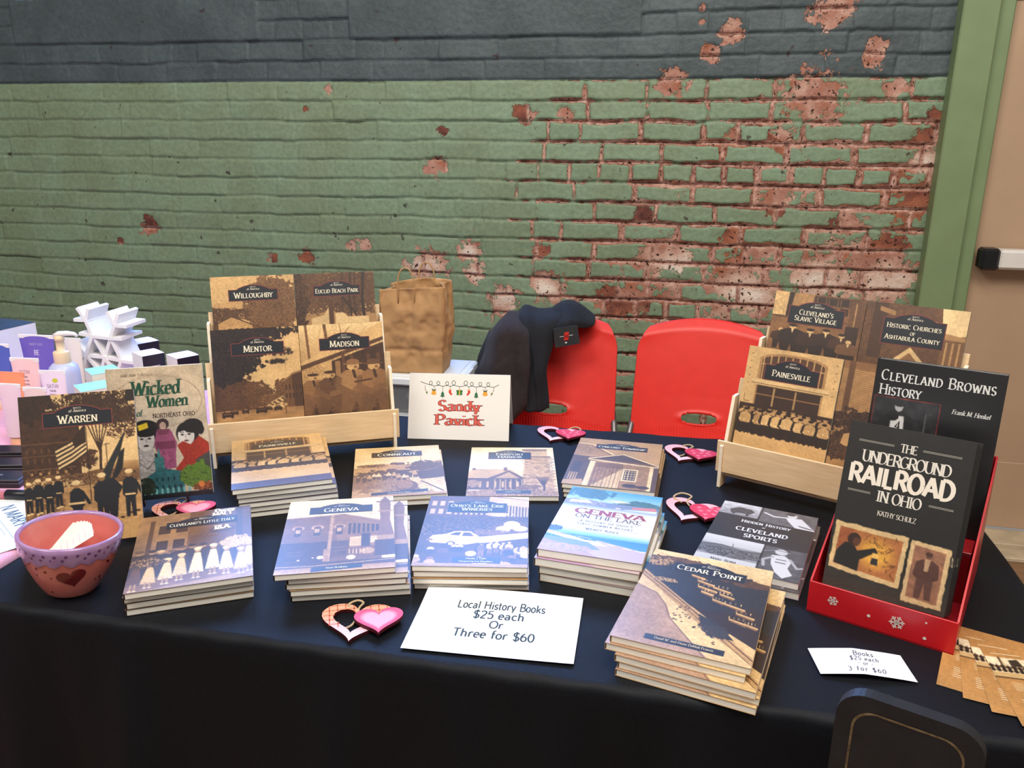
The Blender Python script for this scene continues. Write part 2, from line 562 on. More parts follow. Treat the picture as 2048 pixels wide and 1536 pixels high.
def wall_material():
    m, nt, b = _setup('painted_old_brick')
    N = nt.nodes.new
    L = nt.links.new
    at = N('ShaderNodeAttribute')
    at.attribute_name = 'Wall'
    sp = N('ShaderNodeSeparateColor')
    L(at.outputs['Color'], sp.inputs[0])
    tc = N('ShaderNodeTexCoord')
    xyz = N('ShaderNodeSeparateXYZ')
    L(tc.outputs['Object'], xyz.inputs[0])

    def noise(s, d=4, stretch=None):
        n = N('ShaderNodeTexNoise')
        n.inputs['Scale'].default_value = s
        n.inputs['Detail'].default_value = d
        if stretch:
            mp = N('ShaderNodeMapping')
            mp.inputs['Scale'].default_value = stretch
            L(tc.outputs['Object'], mp.inputs['Vector'])
            L(mp.outputs['Vector'], n.inputs['Vector'])
        else:
            L(tc.outputs['Object'], n.inputs['Vector'])
        return n.outputs['Fac']

    def mth(op, a, c, cl=False):
        n = N('ShaderNodeMath')
        n.operation = op
        n.use_clamp = cl
        for i, q in enumerate((a, c)):
            if isinstance(q, (int, float)):
                n.inputs[i].default_value = q
            else:
                L(q, n.inputs[i])
        return n.outputs[0]

    def mix(f, a, c, mode='MIX'):
        n = N('ShaderNodeMix')
        n.data_type = 'RGBA'
        n.blend_type = mode
        for i, q in ((0, f), (6, a), (7, c)):
            if isinstance(q, tuple):
                n.inputs[i].default_value = q
            elif isinstance(q, (int, float)):
                n.inputs[i].default_value = q
            else:
                L(q, n.inputs[i])
        return n.outputs[2]

    def ramp(f, els):
        n = N('ShaderNodeValToRGB')
        e = n.color_ramp.elements
        e[0].position, e[0].color = els[0][0], lin(els[0][1])
        e[1].position, e[1].color = els[-1][0], lin(els[-1][1])
        for p_, c_ in els[1:-1]:
            q = e.new(p_)
            q.color = lin(c_)
        L(f, n.inputs[0])
        return n.outputs[0]
    n1 = noise(38, 5)
    n2 = noise(150, 4)
    n3 = noise(6, 3)
    pv = mth('ADD', sp.outputs[0], mth('MULTIPLY', mth('SUBTRACT', n1, .5), .75))
    pv = mth('ADD', pv, mth('MULTIPLY', mth('SUBTRACT', n2, .5), .30))
    mask = N('ShaderNodeMapRange')
    mask.interpolation_type = 'SMOOTHSTEP'
    mask.inputs['From Min'].default_value = .475
    mask.inputs['From Max'].default_value = .535
    L(pv, mask.inputs['Value'])
    mask = mask.outputs[0]
    dk = mth('GREATER_THAN', mth('ADD', xyz.outputs[2], mth('MULTIPLY', mth('SUBTRACT', n1, .5), .006)), ZB - .001)
    green = ramp(n3, [(.3, (124, 140, 110)), (.7, (130, 154, 126))])
    slate = ramp(n3, [(.3, (68, 79, 82)), (.7, (82, 96, 98))])
    paint = mix(dk, green, slate)
    paint = mix(.5, paint, ramp(noise(70, 4), [(.3, (196, 196, 196)), (.7, (255, 255, 255))]), 'MULTIPLY')
    bf = mth('ADD', sp.outputs[1], mth('MULTIPLY', mth('SUBTRACT', noise(24, 6), .5), .7), True)
    brick = ramp(bf, [(0, (80, 46, 42)), (.2, (126, 74, 60)), (.38, (158, 96, 70)), (.55, (168, 120, 104)), (.75, (200, 164, 146)), (1, (224, 208, 194))])
    mort = ramp(noise(55, 5), [(.3, (112, 72, 62)), (.5, (182, 138, 122)), (.72, (214, 180, 166))])
    bare = mix(sp.outputs[2], brick, mort)
    spots = N('ShaderNodeMapRange')
    spots.inputs['From Min'].default_value = .34
    spots.inputs['From Max'].default_value = .40
    L(noise(75, 3), spots.inputs['Value'])
    bare = mix(spots.outputs[0], (.055, .022, .015, 1), bare)
    chip = N('ShaderNodeMapRange')
    chip.inputs['From Min'].default_value = .705
    chip.inputs['From Max'].default_value = .725
    L(noise(26, 5), chip.inputs['Value'])
    paint = mix(mth('MULTIPLY', chip.outputs[0], .8), paint, (.035, .02, .018, 1))
    col = mix(mask, paint, bare)
    L(col, b.inputs['Base Color'])
    b.inputs['Roughness'].default_value = .55
    rg = N('ShaderNodeMapRange')
    rg.inputs['To Min'].default_value = .52
    rg.inputs['To Max'].default_value = .9
    L(mask, rg.inputs['Value'])
    L(rg.outputs[0], b.inputs['Roughness'])
    b.inputs['Specular IOR Level'].default_value = .35
    h = mth('SUBTRACT', mth('MULTIPLY', noise(45, 6), .5), mth('MULTIPLY', mask, .55))
    h = mth('ADD', h, mth('MULTIPLY', mth('MULTIPLY', noise(170, 5), mask), .5))
    bp = N('ShaderNodeBump')
    bp.inputs['Strength'].default_value = 1.0
    bp.inputs['Distance'].default_value = .006
    L(h, bp.inputs['Height'])
    L(bp.outputs['Normal'], b.inputs['Normal'])
    return m


def make_wall():
    nx = int(round((X1 - X0) / STEP)) + 1
    nz = int(round((Z1 - Z0) / STEP)) + 1
    x = np.linspace(X0, X1, nx)
    z = np.linspace(Z0, Z1, nz)
    XX, ZZ = np.meshgrid(x, z)
    wob = (fbm(nz, nx, 90, 5) - .5) * .010 + (fbm(nz, nx, 20, 9) - .5) * .010
    wobx = (fbm(nz, nx, 24, 15) - .5) * .014
    rs = np.random.RandomState(21)
    ci = np.floor((ZB - (ZZ + wob)) / CP).astype(int)
    zc = ZB - (ci + .5) * CP - wob
    dz = CP / 2 - np.abs(ZZ - zc)
    rnd = np.zeros_like(XX)
    tilt = np.zeros_like(XX)
    off = np.zeros_like(XX)
    dx = np.full_like(XX, .2)
    for c in range(ci.min(), ci.max() + 1):
        xs = X0 - rs.rand() * .2
        edges = [xs]
        while edges[-1] < X1 + .3:
            l = .205 + (rs.rand() - .5) * .012
            if rs.rand() < .16 or c % 7 == 4:
                l = .103 + rs.rand() * .01
            edges.append(edges[-1] + l)
        edges = np.array(edges)
        m = ci == c
        px = XX[m] + wobx[m]
        k = np.clip(np.searchsorted(edges, px) - 1, 0, len(edges) - 2)
        r = rs.rand(len(edges))
        rnd[m] = r[k]
        tilt[m] = rs.randn(len(edges))[k]
        off[m] = rs.randn(len(edges))[k]
        dx[m] = np.minimum(px - edges[k], edges[k + 1] - px)
    # how bare the wall is
    def ss(a, b_, v):
        t = np.clip((v - a) / (b_ - a), 0, 1)
        return t * t * (3 - 2 * t)
    low = fbm(nz, nx, 46, 31)
    mid = fbm(nz, nx, 14, 77)
    right = ss(-1.25, .55, XX)
    down = ss(1.55, .75, ZZ)
    below = ZZ < ZB
    jd = np.minimum(dz, dx)
    ew = .009 + .008 * right + .010 * (mid - .5) * right
    edge = 1 - ss(.25 * ew, ew, jd)
    wear = right * (.45 + .55 * down)
    peel = .10 + .16 * wear + .30 * (low - .5) * (.2 + 1.3 * wear) + .28 * (mid - .5) * wear
    peel += (rnd > .90 - .30 * right * down) * .26 * ss(-.9, .2, XX) * (.45 + .7 * down)
    peel += edge * (.04 + (.18 + .95 * (mid - .5) + .75 * low) * ss(-1.25, -.25, XX) * (.40 + .60 * ss(1.56, 1.1, ZZ)))
    peel = np.where(below, peel, .06 + .12 * (low - .5))
    patch_ = np.zeros_like(XX)
    for px, pz, rr in PATCH:
        d = np.hypot((XX - px), (ZZ - pz) * 1.15) / rr
        peel = np.maximum(peel, .80 - .36 * d + .25 * (mid - .5))
        patch_ = np.maximum(patch_, (d < 1.6) & (pz > 1.48))
    tone = .12 + .50 * rnd * 1.05
    tone = np.where(XX > .62, np.maximum(tone * .55, .30), tone)
    tone = np.where(patch_ > 0, .56 + .2 * (mid - .5), tone)
    for px, pz, rr in WHITE:
        d = np.hypot(XX - px, (ZZ - pz) * 1.6) / rr
        tone = np.maximum(tone, (.98 - .4 * d))
    mortar = 1 - ss(.0040, .0080 + .004 * right, jd)
    bare = ss(.42, .58, peel)
    # relief
    hj = 1 - ss(.0, .007, dz)
    vj = 1 - ss(.0, .006, dx)
    dep = np.maximum(hj * (.0062 + .009 * bare), vj * (.0022 + .010 * bare + .002 * right))
    y = dep + tilt * .0012 * (ZZ - zc) / (CP / 2) + off * .0016 + (low - .5) * .004 + (mid - .5) * .0022 * (1 + bare)
    y += -.0022 * (zc - ZZ) / (CP / 2)
    y += bare * (.0022 + .006 * (mid - .4))
    for a, b_ in SILLS:
        s = (XX > a) & (XX < b_) & (ZZ > 1.686)
        y = np.where(s, -.006 + (low - .5) * .003, y)
        peel = np.where(s, .05, peel)
        mortar = np.where(s, 0, mortar)
    Yv = WY + y
    me = bpy.data.meshes.new('wall_back')
    n = nx * nz
    co = np.stack([XX, Yv, ZZ], -1).reshape(-1, 3).astype(np.float32)
    i = np.arange(nz - 1)[:, None] * nx + np.arange(nx - 1)[None, :]
    fq = np.stack([i, i + 1, i + nx + 1, i + nx], -1).reshape(-1, 4)
    # piers and the wall under the fine area, door head, far sides: plain brick faces
    ex, exf = [], []

    def panel(xa, xb, za, zb, ya=WY, yb=None):
        k = n + len(ex)
        yb = ya if yb is None else yb
        ex.extend([(xa, ya, za), (xb, yb, za), (xb, yb, zb), (xa, ya, zb)])
        exf.append((k, k + 1, k + 2, k + 3))
    panel(X0, .80, 0, Z0)
    panel(-4.4, X0, 0, 3.3)
    panel(-3.30, -2.53, Z1, 3.3)
    panel(-1.545, -1.19, Z1, 3.3)
    panel(-.19, .80, Z1, 3.3)
    panel(-2.53, -1.545, 3.05, 3.3)
    panel(-1.19, -.19, 3.05, 3.3)
    panel(.80, 2.9, 2.2, 3.3)
    panel(1.95, 2.9, 0, 2.2)
    for a, b_ in ((-2.53, -1.545), (-1.19, -.19)):       # reveals and sill tops
        panel(a, a, Z1, 3.05, WY, WY + .12)
        panel(b_, b_, Z1, 3.05, WY + .12, WY)
        k = n + len(ex)
        ex.extend([(a - .03, WY - .006, Z1), (b_ + .01, WY - .006, Z1), (b_ + .01, WY + .12, Z1), (a - .03, WY + .12, Z1)])
        exf.append((k, k + 1, k + 2, k + 3))
    co = np.concatenate([co, np.array(ex, np.float32)])
    fa = np.concatenate([fq, np.array(exf)])
    me.vertices.add(len(co))
    me.vertices.foreach_set('co', co.ravel())
    me.loops.add(fa.size)
    me.loops.foreach_set('vertex_index', fa.ravel().astype(np.int32))
    me.polygons.add(len(fa))
    me.polygons.foreach_set('loop_start', np.arange(0, fa.size, 4, dtype=np.int32))
    me.polygons.foreach_set('loop_total', np.full(len(fa), 4, np.int32))
    me.update(calc_edges=True)
    a = me.color_attributes.new('Wall', 'FLOAT_COLOR', 'POINT')
    c = np.ones((len(co), 4), np.float32) * .1
    c[:n, 0] = peel.ravel()
    c[:n, 1] = np.clip(tone, 0, 1).ravel()
    c[:n, 2] = mortar.ravel()
    a.data.foreach_set('color', c.ravel())
    me.polygons.foreach_set('use_smooth', [True] * len(me.polygons))
    me.materials.append(wall_material())
    o = bpy.data.objects.new('wall_back', me)
    COL.objects.link(o)
    setp(o, 'old brick wall in worn sage and slate paint with bare patches', kind='structure')


make_wall()


def emitter(name, rgb, power):
    m, nt, b = _setup(name)
    b.inputs['Base Color'].default_value = (.5, .6, .7, 1)
    nz = nt.nodes.new('ShaderNodeTexNoise')
    nz.inputs['Scale'].default_value = 1.2
    mx = nt.nodes.new('ShaderNodeMix')
    mx.data_type = 'RGBA'
    nt.links.new(nz.outputs['Fac'], mx.inputs[0])
    mx.inputs[6].default_value = (rgb[0] * .9, rgb[1] * .95, rgb[2], 1)
    mx.inputs[7].default_value = (rgb[0] * 1.2, rgb[1] * 1.08, rgb[2], 1)
    nt.links.new(mx.outputs[2], b.inputs['Emission Color'])
    b.inputs['Emission Strength'].default_value = power
    return m


daylight = emitter('daylit_window_glass', WINDOW_RGB, WINDOW_POWER)


def window(n, a, b):
    w = empty('window_%d' % n, ((a + b) / 2, WY + .09, Z1))
    setp(w, kind='structure')
    h, wd = 3.05 - Z1, b - a
    g = MB()
    g.box((0, .012, h / 2), (wd - .05, .004, h - .05), daylight)
    g.build('window_glass', w)
    f = MB()
    for q in ((-wd / 2 + .025, .05), (wd / 2 - .025, .05)):
        f.box((q[0], 0, h / 2), (.05, .05, h), M['sill_paint'], bev=.004)
    for zz in (.025, h / 2, h - .025):
        f.box((0, 0, zz), (wd - .1, .045, .05), M['sill_paint'], bev=.004)
    f.box((0, 0, h / 2), (.022, .03, h - .1), M['sill_paint'])
    f.build('window_frame', w)


window(1, -2.53, -1.545)
window(2, -1.19, -.19)

# floor
fl = MB()
fl.add([(-4.4, -2.2, 0), (2.9, -2.2, 0), (2.9, WY + .02, 0), (-4.4, WY + .02, 0)], [(0, 1, 2, 3)], M['floor'])
setp(fl.build('floor'), 'brown floorboards by the door', kind='structure')

# door, its green casing, threshold
t = MB()
t.box((.818, WY - .025, 1.11), (.104, .07, 2.22), M['trim_green'], bev=.004)
t.box((.892, WY - .008, 1.09), (.052, .05, 2.18), M['trim_green'], bev=.004)
t.box((1.40, WY - .025, 2.235), (1.26, .07, .09), M['trim_green'], bev=.004)
setp(t.build('trim_1'), 'sage green door casing beside the brick', kind='structure')
t = MB()
t.box((1.94, WY - .025, 1.11), (.10, .07, 2.22), M['trim_green'], bev=.004)
setp(t.build('trim_2'), kind='structure')
d = empty('door_1', (.92, WY, .0))
setp(d, 'tan door with a white push bar', kind='structure')
b = MB()
b.box((.485, .025, 1.12), (.97, .045, 2.13), M['door'], bev=.003)
b.build('door_leaf', d)
b = MB()
b.box((.485, -.001, 1.80), (.97, .012, .075), M['door_dark'], bev=.003)
b.build('door_rail', d)
b = MB()
b.box((.485, -.001, .17), (.95, .006, .245), M['door'], bev=.002)
for q in (.1, .35, .6, .85):
    for zz in (.07, .27):
        b.lathe([(.006, 0), (.005, .003), (0, .004)], M['steel'], 10, fn=lambda p, a, i, q=q, zz=zz: Vector((q + p.x, -.004 - p.z, zz + p.y)))
b.build('kick_plate', d)
pb = MB()
pb.box((.5, -.045, .996), (.88, .055, .062), M['white_metal'], bev=.008)
pbo = pb.build('push_bar', d)
e = MB()
e.box((.035, -.045, .996), (.055, .06, .068), M['black'], bev=.008)
e.build('end_cap', pbo)
th = MB()
th.box((1.4, WY - .05, .018), (1.0, .12, .036), M['threshold'], bev=.004)
th.box((1.4, WY - .14, .008), (1.0, .07, .016), M['threshold'], bev=.003)
setp(th.build('trim_3'), 'pale worn wooden threshold under the door', kind='structure')
bb = MB()
bb.box((-1.27, WY - .012, .07), (4.06, .02, .14), M['trim_green'], bev=.003)
setp(bb.build('baseboard_back'), kind='structure')
M['side_wall'] = pm('pale_plaster', (176, 170, 156), .8, .06, 3, .2, 60)
for nm, xx in (('wall_left', -4.42), ('wall_right', 2.92)):
    sw_ = MB()
    sw_.box((xx, .9, 1.65), (.04, 4.1, 3.3), M['side_wall'])
    setp(sw_.build(nm), kind='structure')


# ------------------------------------------------------------ printed pictures
SEP = [(0, (26, 17, 13)), (.25, (72, 44, 27)), (.5, (138, 96, 57)), (.75, (205, 162, 104)), (1, (240, 212, 158))]
GRY = [(0, (14, 14, 16)), (.5, (120, 120, 122)), (1, (232, 232, 230))]


def tone(v, pal=SEP):
    v = min(1, max(0, v))
    for (a, ca), (b, cb) in zip(pal, pal[1:]):
        if v <= b:
            t = (v - a) / (b - a)
            return tuple(ca[i] + (cb[i] - ca[i]) * t for i in range(3))
    return pal[-1][1]


class Art:
    """small painter; coordinates in percent of the width and of the height, y down"""
    PITCH = 1.05

    def __init__(s, w, h, base, pal=SEP, seed=1, pitch=None, k=1.0):
        s.k = k
        p = pitch or s.PITCH
        s.nx, s.ny = int(round(w / p)) + 1, int(round(h / p)) + 1
        s.W, s.H = s.nx * 2, s.ny * 2
        s.w, s.h, s.pal, s.seed = w, h, pal, seed
        s.rng = random.Random(seed)
        s.a = np.empty((s.H, s.W, 3), np.float32)
        s.a[:] = s.c(base)
        yy, xx = np.mgrid[0:s.H, 0:s.W].astype(np.float32)
        s.xx, s.yy = xx * 100 / s.W, yy * 100 / s.H
        s.asp = w / h

    def c(s, v):
        return np.array(tone(v, s.pal) if isinstance(v, (int, float)) else v, np.float32)

    def _box(s, x0, y0, x1, y1):
        i0, i1 = max(0, int(x0 * s.W / 100) - 1), min(s.W, int(x1 * s.W / 100) + 2)
        j0, j1 = max(0, int(y0 * s.H / 100) - 1), min(s.H, int(y1 * s.H / 100) + 2)
        return slice(j0, max(j0, j1)), slice(i0, max(i0, i1))

    def _put(s, sl, m, col, a=1):
        if m.size:
            m = (m.astype(np.float32) * a)[..., None]
            s.a[sl] = s.a[sl] * (1 - m) + s.c(col) * m

    def R(s, x0, y0, x1, y1, col, a=1):
        s.P([(x0, y0), (x1, y0), (x1, y1), (x0, y1)], col, a)

    def P(s, pts, col, a=1):
        pts = [(p[0], p[1] * s.k) for p in pts]
        xs, ys = [p[0] for p in pts], [p[1] for p in pts]
        sl = s._box(min(xs), min(ys), max(xs), max(ys))
        X, Y = s.xx[sl], s.yy[sl]
        ins = np.zeros(X.shape, bool)
        n = len(pts)
        for i in range(n):
            (xa, ya), (xb, yb) = pts[i], pts[(i + 1) % n]
            if ya == yb:
                continue
            c = ((ya > Y) != (yb > Y)) & (X < (xb - xa) * (Y - ya) / (yb - ya) + xa)
            ins ^= c
        s._put(sl, ins, col, a)

    def E(s, cx, cy, rx, ry, col, a=1, soft=0):
        k = 1 + soft
        cy, ry = cy * s.k, ry * s.k
        sl = s._box(cx - rx * k, cy - ry * k, cx + rx * k, cy + ry * k)
        d = np.hypot((s.xx[sl] - cx) / rx, (s.yy[sl] - cy) / ry)
        m = np.clip((1 + soft - d) / max(2 * soft, .001), 0, 1) if soft else d < 1
        s._put(sl, m, col, a)

    def L(s, pts, w, col, a=1):
        """w in percent of the width"""
        k = 1 / s.asp
        pts = [(p[0], p[1] * s.k) for p in pts]
        for (xa, ya), (xb, yb) in zip(pts, pts[1:]):
            sl = s._box(min(xa, xb) - w, min(ya, yb) - w, max(xa, xb) + w, max(ya, yb) + w)
            X, Y = s.xx[sl] - xa, (s.yy[sl] - ya) * k
            dx, dy = xb - xa, (yb - ya) * k
            t = np.clip((X * dx + Y * dy) / (dx * dx + dy * dy + 1e-9), 0, 1)
            s._put(sl, np.hypot(X - t * dx, Y - t * dy) < w / 2, col, a)

    def G(s, y0, y1, c0, c1, x0=0, x1=100):
        y0, y1 = y0 * s.k, y1 * s.k
        sl = s._box(x0, y0, x1, y1)
        t = np.clip((s.yy[sl] - y0) / max(y1 - y0, .01), 0, 1)[..., None]
        s.a[sl] = s.c(c0) * (1 - t) + s.c(c1) * t

    def F(s, cx, cy, rx, ry, cols, dens=.5, cell=3, a=1, rag=.9):
        """ragged mass of leaves / crowd / texture"""
        s.seed += 13
        cy, ry = cy * s.k, ry * s.k
        sl = s._box(cx - rx * 1.5, cy - ry * 1.5, cx + rx * 1.5, cy + ry * 1.5)
        X, Y = s.xx[sl], s.yy[sl]
        if not X.size:
            return
        h, w = X.shape
        d = ((X - cx) / rx) ** 2 + ((Y - cy) / ry) ** 2
        big = fbm(h, w, cell * 4, s.seed, 3)
        fine = fbm(h, w, cell, s.seed + 5, 2)
        reg = (1 - d + (big - .5) * 2 * rag) > 0
        lo = 1.2 - dens * 1.4
        ed = (1 - d + (big - .5) * 2 * rag)
        m0 = reg & ((fine > .62 - dens * .5) | (ed > .5 * (2 - dens * 2)))
        s._put(sl, m0, cols[0], a)
        pick = fbm(h, w, cell * .8, s.seed + 9, 2)
        for i, c in enumerate(cols[1:]):
            s._put(sl, m0 & (pick > .56 + .05 * i), c, a)

    def T(s, x0, y0, x1, y1, amp, cell=4, stretch=1):
        """tonal mottling"""
        s.seed += 7
        y0, y1 = y0 * s.k, y1 * s.k
        sl = s._box(x0, y0, x1, y1)
        h, w = s.xx[sl].shape
        if h and w:
            n = fbm(h, max(int(w / stretch), 4), cell, s.seed, 3)
            if stretch != 1:
                n = n[:, np.clip((np.arange(w) / stretch).astype(int), 0, n.shape[1] - 1)]
            s.a[sl] = np.clip(s.a[sl] * (1 + (n[..., None] - .5) * amp), 0, 255)

    def windows(s, x0, y0, x1, y1, nx, ny, c, fx=.5, fy=.6, frame=None):
        for i in range(nx):
            for j in range(ny):
                ax, ay = x0 + (x1 - x0) * (i + .5 - fx / 2) / nx, y0 + (y1 - y0) * (j + .5 - fy / 2) / ny
                bx, by = ax + (x1 - x0) * fx / nx, ay + (y1 - y0) * fy / ny
                if frame is not None:
                    s.R(ax - .6, ay - .4, bx + .6, by + .4, frame)
                s.R(ax, ay, bx, by, c)

    def man(s, x, y, h, coat, legs, head=.75, hat=None, w=1.0, arm=0):
        """standing figure; y feet, h height"""
        k = h / s.asp * .0 + h
        wx = h * .16 * w / s.asp
        s.P([(x - wx * .75, y - h * .5), (x + wx * .75, y - h * .5), (x + wx * .75, y), (x + wx * .2, y), (x, y - h * .35), (x - wx * .2, y), (x - wx * .75, y)], legs)
        s.P([(x - wx * .4, y - h * .84), (x + wx * .4, y - h * .84), (x + wx, y - h * .76), (x + wx * 1.15, y - h * .48), (x + wx * .8, y - h * .42),
             (x - wx * .8, y - h * .42), (x - wx * 1.15, y - h * .48), (x - wx, y - h * .76)], coat)
        if arm:
            s.L([(x + wx * .8, y - h * .75), (x + wx * (1 + arm), y - h * .5)], h * .09, coat)
        s.E(x, y - h * .91, h * .055 / s.asp, h * .075, head)
        if hat is not None:
            s.E(x, y - h * .955, h * .07 / s.asp, h * .05, hat)

    def crowd(s, x0, x1, y, h, n, coats, legs=.1, heads=.7, hats=None, jit=.06, slope=0):
        for i in range(n):
            t = (i + .5 + s.rng.uniform(-.2, .2)) / n
            yy = y + slope * t + s.rng.uniform(-jit, jit) * h
            hh = h * s.rng.uniform(.92, 1.06)
            if hats and h > 15:
                s.man(x0 + (x1 - x0) * t, yy + .3, hh * 1.02, .08, .06, .1, .06, 1.3)
            s.man(x0 + (x1 - x0) * t, yy, hh, s.rng.choice(coats), legs,
                  heads, s.rng.choice(hats) if hats else None, .92)

    def tree(s, x, y, h, col, n=5, spread=14):
        s.L([(x, y), (x + 1, y - h * .45)], 2.4, col)
        for i in range(n):
            a = (i - (n - 1) / 2) / max(n - 1, 1)
            s.L([(x + .6, y - h * .4), (x + a * spread * .5, y - h * .72), (x + a * spread, y - h)], 1.1, col)

    def out(s):
        if s.pal is SEP:
            n1 = fbm(s.H, s.W, 5, s.seed + 400, 3)[..., None]
            n2 = fbm(s.H, s.W, 60, s.seed + 500, 2)[..., None]
            s.a = s.a * (1 + (n1 - .5) * .2 + (n2 - .5) * .18)
        a = s.a.reshape(s.ny, 2, s.nx, 2, 3).mean((1, 3))
        return np.clip(a, 0, 255)


NAVY, RIM, CREAM = (17, 21, 31), (122, 52, 48), (236, 226, 198)


def sign(cx, y, pw, ph, lines, sz=None, rim=RIM, fill=NAVY, arch=.45):
    """arched title plate; cx, y(centre, percent from top) pw ph percent; lines of text"""
    return ('sign', cx, y, pw, ph, lines, sz, rim, fill, arch)


def art_warren():
    a = Art(165, 235, .86, seed=3, k=0.88)
    a.R(0, 12, 50, 72, .2)
    a.T(0, 12, 50, 72, .5, 10)
    for y in (36, 45, 55):
        a.R(0, y, 45, y + .5, .42)
    a.windows(2, 38, 44, 60, 7, 3, .32, .3, .45)
    a.windows(4, 56, 40, 66, 5, 2, .6, .3, .4)
    a.P([(54, 60), (100, 55), (100, 72), (54, 72)], .42)
    a.G(55, 62, .7, .5, 70, 100)
    a.F(8, 8, 22, 13, [.08, .2, .14], .75, 4)
    a.F(62, 8, 36, 12, [.12, .3, .2], .45, 3)
    a.F(86, 20, 20, 12, [.14, .3], .35, 3)
    a.R(92, 0, 100, 9, .05)
    a.F(86, 33, 14, 4, [.2, .35], .3, 3)
    a.F(56, 50, 9, 7, [.2, .3], .5, 3)
    a.tree(66, 62, 40, .16, 6, 20)
    a.L([(72, 40), (72, 66)], .9, .2)
    a.L([(70, 41), (75, 40)], .6, .2)
    a.F(30, 66, 40, 6, [.35, .75, .15], .85, 3, rag=.4)
    a.F(75, 66, 30, 6, [.4, .8, .2], .8, 3, rag=.4)
    a.F(20, 68, 30, 4, [.8, .2], .5, 3)
    a.R(0, 70, 100, 120, .66)
    a.G(74, 116, .60, .74)
    a.F(12, 84, 20, 12, [.4, .5], .4, 8)
    a.T(0, 70, 100, 100, .35, 20)
    a.L([(0, 76), (45, 88), (60, 92)], .5, .8)
    a.L([(60, 90), (100, 96)], .5, .85)
    # striped flag
    P = lambda u, v: (54 - 26 * (1 - u) * (1 - .1 * v) + 1 * u, 30 + 17 * v + (1 - u) * 11 + math.sin(u * 5) * .8)
    for k in range(11):
        col = .9 if k % 2 else .12
        a.P([P(0, k / 11), P(.5, k / 11), P(1, k / 11), P(1, (k + 1) / 11), P(.5, (k + 1) / 11), P(0, (k + 1) / 11)], col)
    a.P([P(.55, 0), P(1, -.35), P(1, .5), P(.62, .42)], .13)
    a.L([(55.5, 26), (56, 82)], .8, .08)
    # dark flag
    a.P([(90, 30), (84, 47), (78, 56), (72, 70), (60, 73), (70, 58), (80, 44)], (32, 36, 36))
    a.P([(84, 47), (88, 44), (85, 60), (80, 66), (74, 69)], (24, 26, 27))
    a.L([(91, 27), (78, 62)], .7, .06)
    dk = (22, 24, 28)
    for x, y, h in ((4, 88, 24), (12, 88, 26), (21, 89, 27), (29, 85, 24)):
        a.man(x, y, h, dk, dk, .5, .92, .72)
        a.E(x - 1.4, y, 1.6, .7, .9)
        a.E(x + 1.6, y - .6, 1.6, .7, .9)
        a.L([(x - 2, y - h * .46), (x + 2, y - h * .46)], .9, .8)
    a.man(44, 101, 35, dk, dk, .55, .92, .72, .8)
    a.L([(37, 83), (50, 83)], 2, .85)
    a.man(66, 100, 38, dk, dk, .5, .92, .78, .9)
    a.P([(58, 72), (76, 66), (84, 74), (80, 80), (78, 96), (72, 97), (70, 82), (60, 76)], dk)
    a.man(90, 97, 36, dk, dk, .55, .92, .72, .7)
    a.L([(86, 80), (94, 80)], 1.6, .85)
    for x, y in ((75, 97), (82, 97), (90, 94), (96, 93)):
        a.E(x, y, 2, .8, .1)
    return a.out(), [sign(49.5, 17, 59, 9.2, ['Warren'], 13)]


def face(a, cx, cy, r, skin, hair, lips=(60, 30, 34), turn=0):
    k = a.asp
    a.E(cx, cy - r * .1 * k, r * 1.15, r * 1.25 * k, hair)
    a.E(cx + turn, cy + r * .15 * k, r * .82, r * 1.12 * k, skin)
    a.P([(cx - r * .9, cy - r * .25 * k), (cx - r * .7, cy - r * 1.0 * k), (cx + r * .9, cy - r * 1.0 * k), (cx + r * .95, cy - r * .3 * k), (cx + r * .2, cy - r * .55 * k)], hair)
    for sx in (-1, 1):
        ex = cx + turn * 1.3 + sx * r * .34
        a.E(ex, cy + .02 * r, r * .17, r * .09 * k, (40, 36, 36))
        a.L([(ex - r * .2, cy - r * .2 * k), (ex + r * .2, cy - r * .22 * k)], r * .07, (60, 54, 52))
    a.L([(cx + turn * 1.4, cy + r * .05 * k), (cx + turn * 1.7 + r * .06, cy + r * .45 * k)], r * .08, (150, 144, 140))
    a.E(cx + turn * 1.2, cy + r * .72 * k, r * .24, r * .1 * k, lips)


